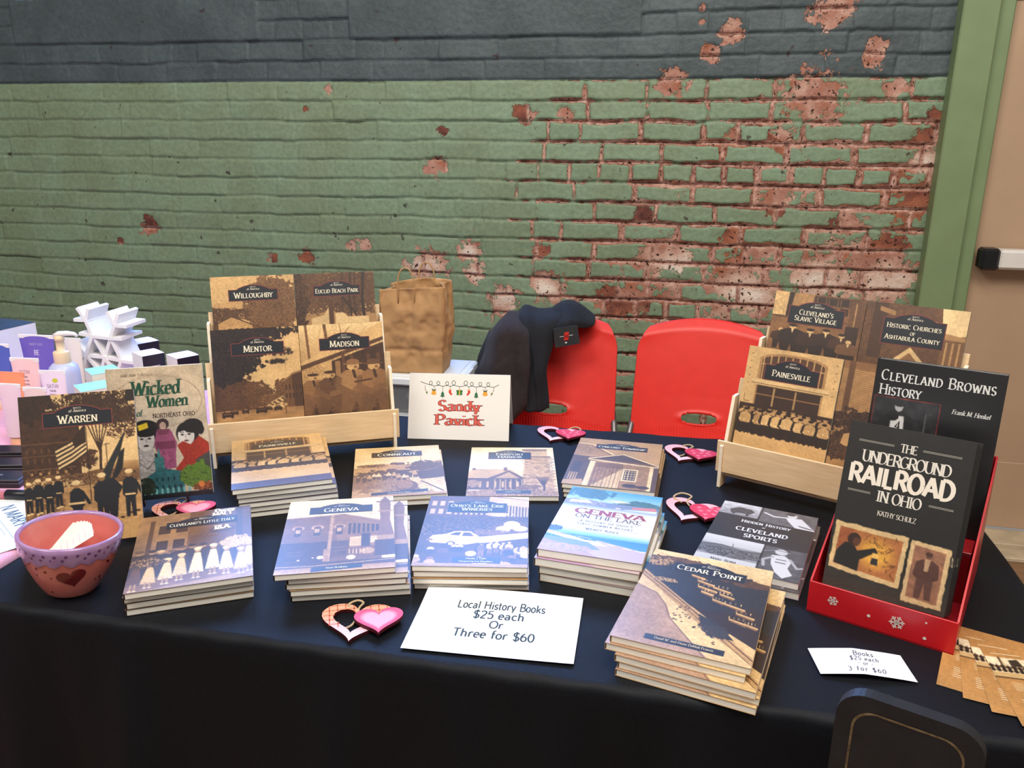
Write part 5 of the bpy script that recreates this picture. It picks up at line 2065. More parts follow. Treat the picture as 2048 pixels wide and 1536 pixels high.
TU = .0105
b = make_book('paperback_book', art_underground(), *H4, TU, (30, 29, 30))
gB = 'black books in the red gift box'
yawU, tiltU = R(-21.4), R(16.4)
nU = Vector((math.sin(yawU) * math.cos(tiltU), -math.cos(yawU) * math.cos(tiltU), math.sin(tiltU)))
P0 = Vector((.286, 1.047, TH + .031))
labs = ['front black book with large white title and a lantern carrier, in the red box', 'second black book of the row in the red box, right behind the lantern cover',
        'third black book of the row in the red box behind the lantern cover', 'rearmost of the four lantern-cover books in the red box']
for i in range(4):
    o = b if i == 0 else copy_tree(b)
    P = P0 - nU * (TU + .0008) * i + Vector((math.cos(yawU), math.sin(yawU), 0)) * (.0012, .0030, .0055, .0062)[i] + Vector((0, 0, -.0005 * i))
    stand_up(o, P, yawU + R(-.1 * i), tiltU)
    finish(o, labs[i], gB)
b = make_book('paperback_book', art_browns(), *A4, .0095, (30, 30, 32))
PB = Vector((.352, 1.179, TH + .0815))
yB, tB = R(-20.8), R(7.6)
stand_up(b, PB, yB, tB)
finish(b, 'tall black book with a football player photo, standing above the front row', gB)
c = copy_tree(b)
nB = Vector((math.sin(yB) * math.cos(tB), -math.cos(yB) * math.cos(tB), math.sin(tB)))
stand_up(c, PB - nB * .0099, yB, tB)
finish(c, 'second copy hidden right behind the tall black football book', gB)


# ------------------------------------------------------------ tables under floor-length cloths
def draped(name, x0, x1, y0, y1, z, mat, label, seed, rad=.012, flat=9, amp=.012):
    """cloth over a rectangular table: top, rounded edge and hanging sides with folds"""
    rs = random.Random(seed)
    m = MB()
    per = []
    N = 70

    def seg(a, b, n):
        return [(a[0] + (b[0] - a[0]) * k / n, a[1] + (b[1] - a[1]) * k / n) for k in range(n)]
    cs = [(x0, y0), (x1, y0), (x1, y1), (x0, y1)]
    nn = [(0, -1), (1, 0), (0, 1), (-1, 0)]
    ring = []
    for e in range(4):
        a, b = cs[e], cs[(e + 1) % 4]
        n = 120 if e % 2 == 0 else 60
        nx_, ny_ = nn[e]
        px_, py_ = nn[(e - 1) % 4]
        for k in range(n):
            t = k / n
            ring.append((a[0] + (b[0] - a[0]) * t, a[1] + (b[1] - a[1]) * t, nx_, ny_))
    n = len(ring)
    ph = [rs.uniform(0, 6.28) for _ in range(6)]
    rows = [(-rad, 0)] + [(rad * (math.sin(R(a)) - 1), -rad * (1 - math.cos(R(a)))) for a in (30, 60, 90)] + [(0, -d) for d in (.03, .07, .12, .18, .26, .35, .45, .55, .65, z - .004)]
    vs = []
    for (o, dz) in rows:
        for i, (x, y, nx_, ny_) in enumerate(ring):
            s = i / n * 6.283
            f = min(1, max(0, -dz - .02) / .3)
            w = f * amp * (math.sin(s * 17 + ph[0]) + .7 * math.sin(s * 29 + ph[1] - dz * 2) + .5 * math.sin(s * 47 + ph[2])) + f * .012
            w += .0012 * math.sin(s * 60 + ph[3]) * (1 if dz < 0 else 0)
            if nx_ and flat in (nx_, 2):
                w = 0
            vs.append((x + nx_ * (o + w), y + ny_ * (o + w), z + dz + (.0010 * math.sin(s * 23 + ph[4]) if -.03 < dz < 0 else 0)))
    fs = []
    for r_ in range(len(rows) - 1):
        for i in range(n):
            j = (i + 1) % n
            fs.append((r_ * n + i, (r_ + 1) * n + i, (r_ + 1) * n + j, r_ * n + j))
    m.add(vs, fs, mat)
    m.add(vs[:n], [tuple(range(n))], mat)
    o = m.build(name, smooth=True)
    setp(o, label, 'tablecloth')
    return o


draped('tablecloth', -.972, .522, .826, 1.712, TH, M['cloth'], 'dark navy floor-length tablecloth under the book piles', 3, flat=2)
draped('tablecloth', -2.75, -.992, .78, 1.80, TH - .004, M['pink_cloth'], 'pink tablecloth under the cosmetics display', 8, flat=1)


# ------------------------------------------------------------ red plastic chairs
def make_chair(loc, yaw, label):
    c = empty('plastic_chair', loc, (0, 0, yaw), label, 'chair', 'red plastic chairs behind the table')
    hwid = .193

    def back(u, v):
        # u -1..1, v 0..1 from the seat bend up
        z = .470 + .372 * v
        taper = 1 - .05 * v
        top = .022 * (1 - u * u)
        if v > .72:
            k = (v - .72) / .28
            lim = math.sqrt(max(0, 1 - max(0, (k - .35) / .65) ** 2.2 * .30))
            taper *= (1 - .0 * k) * (lim if abs(u) > .0 else 1)
        x = u * hwid * taper
        z += top * max(0, (v - .5) * 2)
        y = .16 + .105 * v + .015 * v * v + .035 * (u * u) * -1 * (.6 + .4 * v) + (.018 * max(0, v - .94) / .06)
        if v < .14:
            k = 1 - v / .14
            y -= .055 * k * k
        return x, y, z
    nu, nv = 96, 90
    hc, hr = (0, .345), (.262, .037)

    def inhole(u, v):
        return ((u - hc[0]) / hr[0]) ** 2 + ((v - hc[1]) / hr[1]) ** 2

    def pt(u, v):
        u = u * 2 - 1
        d = inhole(u, v)
        if .55 < d < 1.12:
            s = 1 / math.sqrt(d)
            u, v = hc[0] + (u - hc[0]) * s, hc[1] + (v - hc[1]) * s
        x, y, z = back(u, v)
        d = inhole(u, v)
        lip = .006 * math.exp(-max(0, d - 1) * 2.2)
        y -= lip
        rib = .10 < v < .305 and d > 1.9
        if rib and abs(u) < .93:
            edge = .305 - .10 * (1 - abs(u)) * 0
            wob = .5 + .5 * math.cos(u * 46 * math.pi)
            y += .0065 * (wob ** 2) * min(1, (v - .10) / .03) * min(1, (.235 + .05 * (1 - abs(u)) - v) / .02 if v < .235 + .05 * (1 - abs(u)) else 0)
        return (x, y, z)
    m = MB()
    m.grid(pt, nu * 4, nv, M['red_plastic'], lambda u, v: inhole(u * 2 - 1, v) > .98)
    o = m.build('backrest', c, smooth=True)
    sd = o.modifiers.new('thick', 'SOLIDIFY')
    sd.thickness = .006
    sd.offset = 1
    m = MB()

    def seat(u, v):
        u = u * 2 - 1
        y = .112 - .40 * v
        z = .462 - .018 * math.sin(min(1, v * 1.2) * math.pi) + .012 * u * u - (.03 * max(0, v - .85) / .15) ** 1 * .8
        k = max(0, (v - .8) / .2)
        x = u * (.192 - .02 * k * k)
        return (x, y, z)
    m.grid(seat, 30, 30, M['red_plastic'])
    o = m.build('seat', c, smooth=True)
    sd = o.modifiers.new('thick', 'SOLIDIFY')
    sd.thickness = .006
    for sx in (-1, 1):
        m = MB()
        x = sx * .188
        m.tube([(sx * .182, .190, .60), (x, .165, .575), (x + sx * .006, .13, .535), (x + sx * .006, .115, .49), (x + sx * .004, .10, .455), (x, -.20, .445)], .009, M['steel'], 10)
        m.build('side_frame', c, smooth=True)
        for yy, y2 in ((.10, .17), (-.20, -.25)):
            m = MB()
            m.tube([(x, yy, .448), (x + sx * .005, y2, .012)], .0095, M['steel'], 10)
            m.lathe([(.013, 0), (.013, .015), (.010, .02)], M['black'], 12, (x + sx * .005, y2, 0))
            m.build('leg', c, smooth=True)
    return c


make_chair((-.352, 2.08, 0), R(.3), 'red plastic chair with a dark coat over its back')
make_chair((.071, 2.08, 0), R(-.3), 'empty red plastic chair near the door')


# ------------------------------------------------------------ the coat over the chair
def patch(m, rows, mat, nu=24, nv=24, th=.006, wob=.004, seed=1):
    """smooth surface through a net of control points (rows of equal length)"""
    rs = random.Random(seed)
    ph = [rs.uniform(0, 6) for _ in range(4)]

    def cr(p, t):
        n = len(p) - 1
        x = min(t * n, n - 1e-6)
        i = int(x)
        f = x - i
        a, b, c, d = p[max(i - 1, 0)], p[i], p[i + 1], p[min(i + 2, n)]
        return [.5 * (2 * b[k] + (c[k] - a[k]) * f + (2 * a[k] - 5 * b[k] + 4 * c[k] - d[k]) * f * f + (3 * b[k] - a[k] - 3 * c[k] + d[k]) * f ** 3) for k in range(3)]

    def fn(u, v):
        q = cr([cr(r_, u) for r_ in rows], v)
        q[1] += wob * (math.sin(u * 9 + v * 5 + ph[0]) + .6 * math.sin(u * 17 - v * 8 + ph[1]) + .5 * math.sin(v * 19 + ph[2] + u * 3))
        return q
    m.grid(fn, nu, nv, mat)


ct = empty('coat', (-.45, 2.27, .86), label='dark brown coat with navy lining draped over the red chair', cat='coat')
ci = Matrix.Translation((.45, -2.27, -.86))


def coatpart(name, rows, mat, th, parent=ct, seed=1, wob=.004, nu=26, nv=26):
    m = MB()
    rr = [[(p[0] + .45, p[1] - 2.27, p[2] - .86) for p in r_] for r_ in rows]
    patch(m, rr, mat, nu, nv, wob=wob, seed=seed)
    o = m.build(name, parent, smooth=True)
    s = o.modifiers.new('thick', 'SOLIDIFY')
    s.thickness = th
    s.offset = 0
    return o


coatpart('outer_shell', [
    [(-.505, 2.34, .845), (-.490, 2.32, .868), (-.470, 2.31, .872), (-.445, 2.30, .876), (-.425, 2.28, .872)],
    [(-.545, 2.31, .80), (-.515, 2.24, .835), (-.480, 2.21, .845), (-.440, 2.19, .845), (-.410, 2.19, .838)],
    [(-.560, 2.30, .745), (-.530, 2.22, .765), (-.490, 2.17, .77), (-.440, 2.17, .77), (-.400, 2.18, .77)],
    [(-.580, 2.30, .685), (-.550, 2.235, .69), (-.500, 2.15, .70), (-.440, 2.16, .70), (-.405, 2.175, .70)],
    [(-.590, 2.31, .60), (-.555, 2.24, .59), (-.515, 2.14, .59), (-.450, 2.15, .615), (-.405, 2.17, .64)],
    [(-.595, 2.31, .50), (-.560, 2.24, .49), (-.52, 2.13, .49), (-.47, 2.145, .56), (-.425, 2.165, .62)]], M['coat_brown'], .010, seed=2, wob=.007)
coatpart('sleeve', [
    [(-.555, 2.37, .80), (-.530, 2.30, .815), (-.510, 2.29, .80)],
    [(-.590, 2.37, .72), (-.555, 2.30, .73), (-.530, 2.30, .72)],
    [(-.610, 2.37, .64), (-.575, 2.30, .64), (-.545, 2.30, .64)],
    [(-.630, 2.37, .55), (-.59, 2.30, .55), (-.56, 2.30, .55)]], M['coat_brown'], .012, seed=5)
coatpart('lining', [
    [(-.460, 2.33, .868), (-.440, 2.32, .893), (-.405, 2.33, .882), (-.360, 2.335, .885), (-.322, 2.335, .902)],
    [(-.455, 2.24, .850), (-.430, 2.235, .872), (-.400, 2.24, .868), (-.360, 2.25, .868), (-.325, 2.26, .875)],
    [(-.430, 2.19, .80), (-.405, 2.20, .81), (-.390, 2.20, .80), (-.365, 2.215, .80), (-.345, 2.225, .80)],
    [(-.415, 2.17, .73), (-.400, 2.18, .73), (-.385, 2.185, .73), (-.370, 2.19, .73), (-.358, 2.195, .735)],
    [(-.420, 2.16, .67), (-.400, 2.17, .67), (-.38, 2.18, .67), (-.365, 2.18, .67), (-.347, 2.185, .67)],
    [(-.425, 2.16, .628), (-.400, 2.165, .620), (-.38, 2.17, .622), (-.365, 2.17, .622), (-.345, 2.175, .632)]], M['lining'], .008, seed=7, wob=.003)
coatpart('collar', [
    [(-.370, 2.42, .80), (-.330, 2.43, .82), (-.290, 2.43, .82), (-.245, 2.42, .80)],
    [(-.370, 2.37, .872), (-.330, 2.38, .893), (-.290, 2.38, .889), (-.245, 2.37, .858)],
    [(-.365, 2.31, .876), (-.330, 2.31, .902), (-.292, 2.31, .893), (-.240, 2.33, .858)],
    [(-.360, 2.255, .850), (-.330, 2.25, .868), (-.290, 2.255, .868), (-.238, 2.30, .850)],
    [(-.350, 2.235, .815), (-.330, 2.232, .835), (-.295, 2.238, .848), (-.255, 2.285, .845)]], M['lining'], .008, seed=9, wob=.003)
tag = MB()
q0 = [(-.343, 2.222, .850), (-.276, 2.222, .864), (-.266, 2.212, .815), (-.335, 2.212, .798)]
tag.add([(p[0] + .45, p[1] - 2.27, p[2] - .86) for p in q0] + [(p[0] + .45, p[1] - 2.265, p[2] - .86) for p in q0],
        [(3, 2, 1, 0), (4, 5, 6, 7), (0, 1, 5, 4), (1, 2, 6, 5), (2, 3, 7, 6), (3, 0, 4, 7)], M['black_matte'])
tago = tag.build('cloth_label', ct)
tg = MB()


def tagfn(x, y):
    ox, oz = -.3045, .832
    return (ox + .45 + x * .97 - y * .0, 2.2145 - 2.27 + .20 * y, oz - .86 + y + x * .21)


def tq(x0, y0, x1, y1, col):
    tg.add([tagfn(x0, y0), tagfn(x1, y0), tagfn(x1, y1), tagfn(x0, y1)], [(0, 1, 2, 3)], M['print'], col)


tq(-.0065, -.010, .0065, .012, (196, 40, 30))
for k in range(3):
    tq(-.0045 + k * .0036, -.006, -.0030 + k * .0036, .007, (30, 14, 14))
tq(-.0055, -.0008, .0055, .0008, (30, 14, 14))
for s in (-1, 1):
    for k in range(4):
        tq(s * (.009 + k * .0028) - .0009, .0005, s * (.009 + k * .0028) + .0009, .0028, (200, 200, 198))
tq(-.003, -.0185, .003, -.0145, (190, 190, 188))
tg.build('woven_mark', tago, ink=True)


# ------------------------------------------------------------ bag on storage bins
def bin_thing(loc, w, d, h, label, clear, stuffed):
    b = empty('storage_bin', loc, (0, 0, R(1)), label, 'storage bin', 'stacked storage bins')
    m = MB()
    t = .003
    k = .008

    def ring(z, o):
        return [(-w / 2 + o, -d / 2 + o, z), (w / 2 - o, -d / 2 + o, z), (w / 2 - o, d / 2 - o, z), (-w / 2 + o, d / 2 - o, z)]
    for (a, bb) in ((ring(0, k), ring(h - .02, 0)), (ring(t, k + t), ring(h - .02, t))):
        m.add(a + bb, [(0, 1, 2, 3), (0, 1, 5, 4), (1, 2, 6, 5), (2, 3, 7, 6), (3, 0, 4, 7)], M['clear'])
    m.build('body', b)
    m = MB()
    m.box((0, 0, h - .012), (w + .016, d + .016, .024), M['lid'], bev=.005)
    m.box((0, 0, h + .001), (w - .02, d - .02, .004), M['lid'], bev=.001)
    m.build('lid', b)
    m = MB()
    for sx in (-1, 1):
        m.box((sx * (w / 2 + .010), 0, h - .016), (.006, .07, .03), M['lid'], bev=.002)
    m.build('latch', b)
    if stuffed:
        m = MB()
        m.box((0, .006, (h - .03) / 2 + .004), (w - .03, d - .04, h - .045), M['black_matte'], bev=.004)
        m.build('dark_contents', b)
        m = MB()
        m.box((.045, -d / 2 + .0125, .052), (.085, .002, .016), M['steel'], Matrix.Rotation(R(14), 4, 'Y'), bev=.0005)
        m.box((.03, -d / 2 + .0125, .022), (.10, .002, .003), M['steel'], Matrix.Rotation(R(-8), 4, 'Y'))
        m.box((0, -d / 2 + .0125, .075), (w - .04, .002, .002), M['steel'])
        m.build('packet', b)
    return b


bin_thing((-.735, 2.165, .611), .31, .20, .119, 'clear lidded bin with dark contents under the paper bag', True, True)
bin_thing((-.745, 2.15, .0), .27, .19, .609, 'large lidded bin at the bottom of the bin stack', True, False)

bag = empty('paper_bag', (-.715, 2.14, .7345), (0, 0, R(3)), 'brown kraft paper bag with twisted handles on the white bin lid', 'paper bag')
rs = np.random.RandomState(4)
cr = [fbm(60, 200, c_, 50 + i, 2) for i, c_ in enumerate((26, 11, 5))]


def bagwall(m, inner=False):
    hx, hy, H = .082, .05, .232
    per = 200
    nz_ = 46

    def pt(u, v):
        s = u * 4
        e = int(s) % 4
        f = s - int(s)
        fl = 1 + .07 * v
        c_ = [(-hx, -hy), (hx, -hy), (hx, hy), (-hx, hy)]
        a, b_ = c_[e], c_[(e + 1) % 4]
        x, y = a[0] + (b_[0] - a[0]) * f, a[1] + (b_[1] - a[1]) * f
        nx_, ny_ = [(0, -1), (1, 0), (0, 1), (-1, 0)][e]
        i, j = min(199, int(u * 199.9)), min(59, int(v * 59))
        n = (cr[0][j, i] - .5) * .040 + (cr[1][j, i] - .5) * .022 + (cr[2][j, i] - .5) * .007
        n *= min(1, v * 5) * (.5 + .5 * math.sin(math.pi * f))
        if e in (1, 3):
            n -= .020 * math.sin(math.pi * f) * max(0, v - .25)
        k = math.exp(-((v - .28) / .025) ** 2) * .004
        n -= k
        if inner:
            n -= .0012
        z = H * v + .010 * v * (1 if e == 2 else 0) * math.sin(math.pi * f) + (.014 * v * (x + hx) / (2 * hx))
        bow = .022 * (1 - v) * v * 4 * .4
        return (x * fl + nx_ * (n + bow), y * fl + ny_ * (n + bow), z)
    m.grid(pt, per, nz_, M['kraft'])


m = MB()
bagwall(m)
m.add([(-.082, -.05, .0), (.082, -.05, .0), (.082, .05, .0), (-.082, .05, .0)], [(3, 2, 1, 0)], M['kraft'])
o = m.build('body', bag, smooth=True)
sd = o.modifiers.new('thick', 'SOLIDIFY')
sd.thickness = .0008
for sy, off in ((-1, -.012), (1, .018)):
    m = MB()
    pts = []
    for k in range(21):
        t = k / 20
        a = math.pi * t
        pts.append((off - .023 * math.cos(a), sy * (.052 if sy < 0 else .054), .225 + .068 * math.sin(a) ** .6))
    m.tube([(pts[0][0], pts[0][1], .19)] + pts + [(pts[-1][0], pts[-1][1], .19)], .0022, M['kraft'], 8)
    m.build('handle', bag, smooth=True)


# ------------------------------------------------------------ paired-heart ornaments
def heart(n=44, sx=1.0, sy=1.0):
    o = []
    for k in range(n):
        t = 2 * math.pi * k / n
        x = 16 * math.sin(t) ** 3
        y = 13 * math.cos(t) - 5 * math.cos(2 * t) - 2 * math.cos(3 * t) - math.cos(4 * t)
        o.append((x / 32 * sx, (y + 2) / 32 * sy))
    return o


def ornament(loc, yaw, label, plaid, s=1.0, twine=1):
    g = empty('heart_ornament', loc, (0, 0, yaw), label, 'ornament', 'paired-heart ornaments on the table')
    W, th = .098 * s, .005
    H0 = heart(48, W, W * .98)
    ca, sa = math.cos(R(-14)), math.sin(R(-14))

    def rot(p):
        return (p[0] * ca - p[1] * sa, p[0] * sa + p[1] * ca)
    ou = [rot(p) for p in H0]
    inn = [rot((p[0] * .63 - .002, p[1] * .63 + .002)) for p in H0]
    n = len(ou)
    if plaid:
        c0, c1, c2 = (242, 176, 150), (222, 120, 90), (236, 200, 226)
    else:
        c0, c1, c2 = (240, 172, 176), (226, 130, 140), (244, 196, 200)
    m = MB()
    K = 4
    vs, cs = [], []
    for j in range(K + 1):
        for i in range(n):
            t = j / K
            x, y = ou[i][0] * (1 - t) + inn[i][0] * t, ou[i][1] * (1 - t) + inn[i][1] * t
            vs.append((x, y, th))
            f = min(1, max(0, (y + .03) / .05))
            cs.append(tuple(c2[q] + (c0[q] - c2[q]) * f for q in range(3)))
    fs = [(j * n + i, j * n + (i + 1) % n, (j + 1) * n + (i + 1) % n, (j + 1) * n + i) for j in range(K) for i in range(n)]
    m.add(vs, fs, M['print'], cs)
    for a, b_ in ((ou, 1), (inn, 0)):
        v2 = [(p[0], p[1], 0) for p in a] + [(p[0], p[1], th) for p in a]
        m.add(v2, [(i, (i + 1) % n, n + (i + 1) % n, n + i) for i in range(n)], M['print'], (70, 16, 22))
    m.add([(p[0], p[1], 0) for p in ou] + [(p[0], p[1], 0) for p in inn], [(i, n + i, n + (i + 1) % n, (i + 1) % n) for i in range(n)], M['print'], (70, 16, 22))
    if plaid:
        for k in range(9):
            for d in (0, 1):
                q = -.045 + k * .011
                for a0 in np.linspace(-.05, .05, 34):
                    x, y = (q, a0) if d == 0 else (a0, q)

                    def inside(p, po):
                        r_ = False
                        for i in range(len(po)):
                            (xa, ya), (xb, yb) = po[i], po[i - 1]
                            if (ya > p[1]) != (yb > p[1]) and p[0] < (xb - xa) * (p[1] - ya) / (yb - ya) + xa:
                                r_ = not r_
                        return r_
                    if y > -.008 and inside((x, y), ou) and not inside((x, y), inn):
                        w = .0016
                        e = (w / 2, .0017) if d == 0 else (.0017, w / 2)
                        m.add([(x - e[0], y - e[1], th + .0001), (x + e[0], y - e[1], th + .0001), (x + e[0], y + e[1], th + .0001), (x - e[0], y + e[1], th + .0001)], [(0, 1, 2, 3)], M['print'], c1)
    m.build('open_heart', g, ink=True)
    m = MB()
    S = heart(40, W * .66, W * .66)
    cb, sb = math.cos(R(-4)), math.sin(R(-4))
    P = [(p[0] * cb - p[1] * sb + W * .30, p[0] * sb + p[1] * cb - W * .13) for p in S]
    cx, cy = W * .30, -W * .12
    edge, mid = ((222, 92, 132), (246, 170, 190)) if plaid else ((206, 56, 84), (214, 66, 92))
    n = len(P)
    z = th + .0015
    vs, cs = [], []
    for j, t in enumerate((1, .8, .6, .4)):
        for p in P:
            vs.append((cx + (p[0] - cx) * t, cy + (p[1] - cy) * t, z + th))
            f = (edge, edge, mid, mid)[j]
            cs.append(f)
    fs = [(j * n + i, j * n + (i + 1) % n, (j + 1) * n + (i + 1) % n, (j + 1) * n + i) for j in range(3) for i in range(n)] + [tuple(3 * n + i for i in range(n))]
    m.add(vs, fs, M['print'], cs)
    m.add([(p[0], p[1], z) for p in P] + [(p[0], p[1], z + th) for p in P], [(i, (i + 1) % n, n + (i + 1) % n, n + i) for i in range(n)] + [tuple(range(n))[::-1]], M['print'], (84, 14, 26))
    if not plaid:
        for (hx_, hy_) in [(.2, 0), (.33, .04), (.45, .06), (.16, .12), (.28, -.12), (.42, -.08), (.3, -.25), (.5, .0), (.36, .14), (.48, .16)]:
            hh = heart(12, .008 * s, .008 * s)
            x, y = W * (hx_ - .02), W * (hy_ - .1)
            m.add([(p[0] + x, p[1] + y, z + th + .0001) for p in hh], [tuple(range(12))], M['print'], (232, 130, 146))
    m.build('solid_heart', g, ink=True)
    m = MB()
    if twine == 1:
        pts = [(-.004, W * .34, .004), (-.008, W * .42, .006), (.004, W * .50, .006), (.012, W * .44, .005), (.006, W * .34, .004), (.002, W * .12, .003), (-.006, -.004, .002), (-.016, -.010, .002)]
    else:
        pts = [(-.018, W * .30, .004), (-.034, W * .42, .007), (-.022, W * .60, .008), (-.004, W * .54, .007), (-.010, W * .36, .005), (-.004, W * .2, .004)]
    if twine == 3:
        pts = [(.020, W * .30, .004), (.034, W * .46, .006), (.046, W * .40, .007), (.050, W * .26, .006), (.046, W * .18, .004)]
    m.tube(smooth_path(pts), .0016, M['twine'], 7)
    m.build('twine_loop', g, smooth=True)
    return g


ornament((-.393, .888, TH + .0006), R(24), 'peach plaid heart ornament in front of the price sheet', True, 1.0)
ornament((-.242, 1.645, TH + .0006), R(4), 'pink heart ornament with a grey twine loop beside the name card', False, 1.0, 3)
ornament((.030, 1.590, TH + .0006), R(-4), 'pink heart ornament at the table end near the empty chair', False, 1.0)
ornament((.040, 1.325, TH + .0006), R(-6), 'pink heart ornament between the blue lake pile and the sports books', False, 1.02, 2)
ornament((-.815, 1.135, TH + .0006), R(28), 'peach heart ornament half hidden behind the pile of apron-cover books', True, 1.0)


# ------------------------------------------------------------ paper signs
INK = (52, 66, 72)


def sheet(m, w, d, z, fn, mat, col=(255, 255, 255)):
    m.grid(lambda u, v: fn((u - .5) * w, (v - .5) * d, z), 16, 12, mat, col=col)


ns = empty('name_card', (-.443, 1.578, TH + .0006), (0, 0, R(8)), 'white folded name card with a holiday garland and red lettering', 'sign')
nt_ = R(21)


def nfn(x, y, z=0):      # mm on the card face, origin bottom middle
    return (x / 1000, y / 1000 * math.sin(nt_) - z * math.cos(nt_), y / 1000 * math.cos(nt_) + z * math.sin(nt_))


m = MB()
vs = [nfn(-108, 0), nfn(108, 0), nfn(108, 140), nfn(-108, 140)]
vs2 = [nfn(-108, 0, -.0006), nfn(108, 0, -.0006), nfn(108, 140, -.0006), nfn(-108, 140, -.0006)]
m.add(vs + vs2, [(0, 1, 2, 3), (7, 6, 5, 4), (0, 4, 5, 1), (1, 5, 6, 2), (2, 6, 7, 3), (3, 7, 4, 0)], M['print'], (232, 228, 222))
zf = .0003
g_ = lambda z: (lambda x, y: nfn(x, y, z))
for dz, col, tk, tn in ((.0002, (44, 40, 38), .235, .11), (.00042, (212, 92, 80), .18, .05)):
    text(m, 'Sandy', 0, 61, 22, g_(dz), M['print'], col, thick=tk, thin=tn, fit=90)
    text(m, 'Pavick', 0, 31, 22, g_(dz), M['print'], col, thick=tk, thin=tn, fit=101)
gx = np.linspace(-82, 82, 200)
loops = [-62, -46, -27, -13, 13, 26, 44, 61]
pts = []
n_ = len(loops)
seq = [(-84, 122)]
prev = -84
for i, lx in enumerate(loops + [84]):
    midx = (prev + lx) / 2
    sag = 113 if i else 118
    seq.append((midx, sag))
    if i < n_:
        r_ = 4.6 if i in (3, 4) else 3.9
        cy_ = 121 if i in (3, 4) else 119.5
        seq.append((lx + 1, cy_ - r_ - .6))
        for k in range(13):
            a = R(-60 + 300 * k / 12)
            seq.append((lx + r_ * .82 * math.cos(a), cy_ + r_ * math.sin(a)))
        seq.append((lx + 2.2, cy_ - r_ - .8))
    prev = lx
seq.append((84, 119))
for q in ribbon(seq, lambda d: 1.0):
    m.add([g_(.0003)(*p) for p in q], [(0, 1, 2, 3)], M['print'], (44, 66, 56))


def shape(pts, col, z=.0003):
    m.add([g_(z)(*p) for p in pts], [tuple(range(len(pts)))], M['print'], col)


hang = [(-74, 'cane'), (-55, 'bell'), (-36, 'tree'), (-20, 'sock'), (0, 'gift'), (20, 'sock2'), (36, 'tree'), (55, 'bell'), (73, 'cane2')]
for x, k in hang:
    y = 113
    ylen = 10 if k in ('tree',) else 6
    shape([(x - .35, y + 1), (x + .35, y + 1), (x + .35, y - ylen), (x - .35, y - ylen)], (44, 66, 56))
    y -= ylen
    if k == 'tree':
        shape([(x - 5, y - 12), (x - 2, y - 7), (x - 4, y - 7), (x - 1.8, y - 3), (x, y), (x + 1.8, y - 3), (x + 4, y - 7), (x + 2, y - 7), (x + 5, y - 12)], (40, 104, 70))
        shape([(x - 1, y - 14), (x + 1, y - 14), (x + 1, y - 12), (x - 1, y - 12)], (50, 70, 50))
    elif k == 'bell':
        shape([(x - 5.5, y - 11), (x - 4, y - 5), (x, y - 2), (x + 4, y - 5), (x + 5.5, y - 11), (x, y - 13)], (226, 160, 52))
        shape([(x - 5, y + 1), (x, y - 2), (x + 5, y + 1), (x + 3, y - 4), (x - 3, y - 4)], (74, 80, 44), .0004)
    elif k.startswith('sock'):
        s_ = 1 if k == 'sock' else -1
        shape([(x - 2.5 * s_, y), (x + 2.5 * s_, y), (x + 2 * s_, y - 6), (x + 5 * s_, y - 11), (x + 2 * s_, y - 13), (x - 3 * s_, y - 7)], (206, 62, 48))
        shape([(x - 3 * s_, y + 1), (x + 3 * s_, y + 1), (x + 3 * s_, y - 1.5), (x - 3 * s_, y - 1.5)], (240, 190, 150), .0004)
    elif k == 'gift':
        shape([(x - 6, y - 12), (x + 6, y - 12), (x + 6, y - 3), (x - 6, y - 3)], (58, 118, 54))
        shape([(x - 6.6, y - 4.5), (x + 6.6, y - 4.5), (x + 6.6, y - 1.5), (x - 6.6, y - 1.5)], (44, 96, 50), .0004)
        shape([(x - 1, y - 12), (x + 1, y - 12), (x + 1, y - 1.5), (x - 1, y - 1.5)], (232, 190, 84), .0005)
        shape([(x - 4, y + 1), (x, y - 2), (x + 4, y + 1), (x, y - .4)], (232, 190, 84), .0005)
    else:
        s_ = 1 if k == 'cane' else -1
        for j in range(5):
            shape([(x + s_ * (j * 1.3 - 1), y - j * 2.4), (x + s_ * (j * 1.3 + 1), y - j * 2.4 - .6), (x + s_ * (j * 1.3 + 1.6), y - j * 2.4 - 1.8), (x + s_ * (j * 1.3 - .4), y - j * 2.4 - 1.4)], (206, 62, 48) if j % 2 == 0 else (50, 110, 66))
        shape([(x + s_ * 2, y - 7), (x + s_ * 6, y - 5.5), (x + s_ * 5, y - 9.5), (x + s_ * 2.6, y - 10)], (58, 124, 64), .0004)
m.build('front_flap', ns, ink=True)
m = MB()
dz_ = 140 * math.cos(nt_) / 1000
dy_ = 140 * math.sin(nt_) / 1000
m.add([(-.108, dy_ + .0006, dz_), (.108, dy_ + .0006, dz_), (.110, dy_ + .062, 0), (-.106, dy_ + .062, 0),
       (-.108, dy_ + .0012, dz_), (.108, dy_ + .0012, dz_), (.110, dy_ + .0626, 0), (-.106, dy_ + .0626, 0)],
      [(0, 1, 2, 3), (7, 6, 5, 4), (0, 4, 5, 1), (1, 5, 6, 2), (2, 6, 7, 3), (3, 7, 4, 0)], M['white_card'])
m.build('rear_flap', ns)

# printed price sheet
sw, sd_ = .2165, .147
ps = empty('price_sheet', (-.2135, .9275, TH + .0012), (0, 0, R(3.2)), 'white printed price sheet lying at the table front', 'sign')


def pfn(x, y, z):
    e = y / sd_ + .5
    return (x, y, z + .010 * max(0, e - .55) ** 2 * 4 * .35 + .0016 * math.sin(x * 22 + 1) * e + .003 * max(0, x / sw) ** 2)


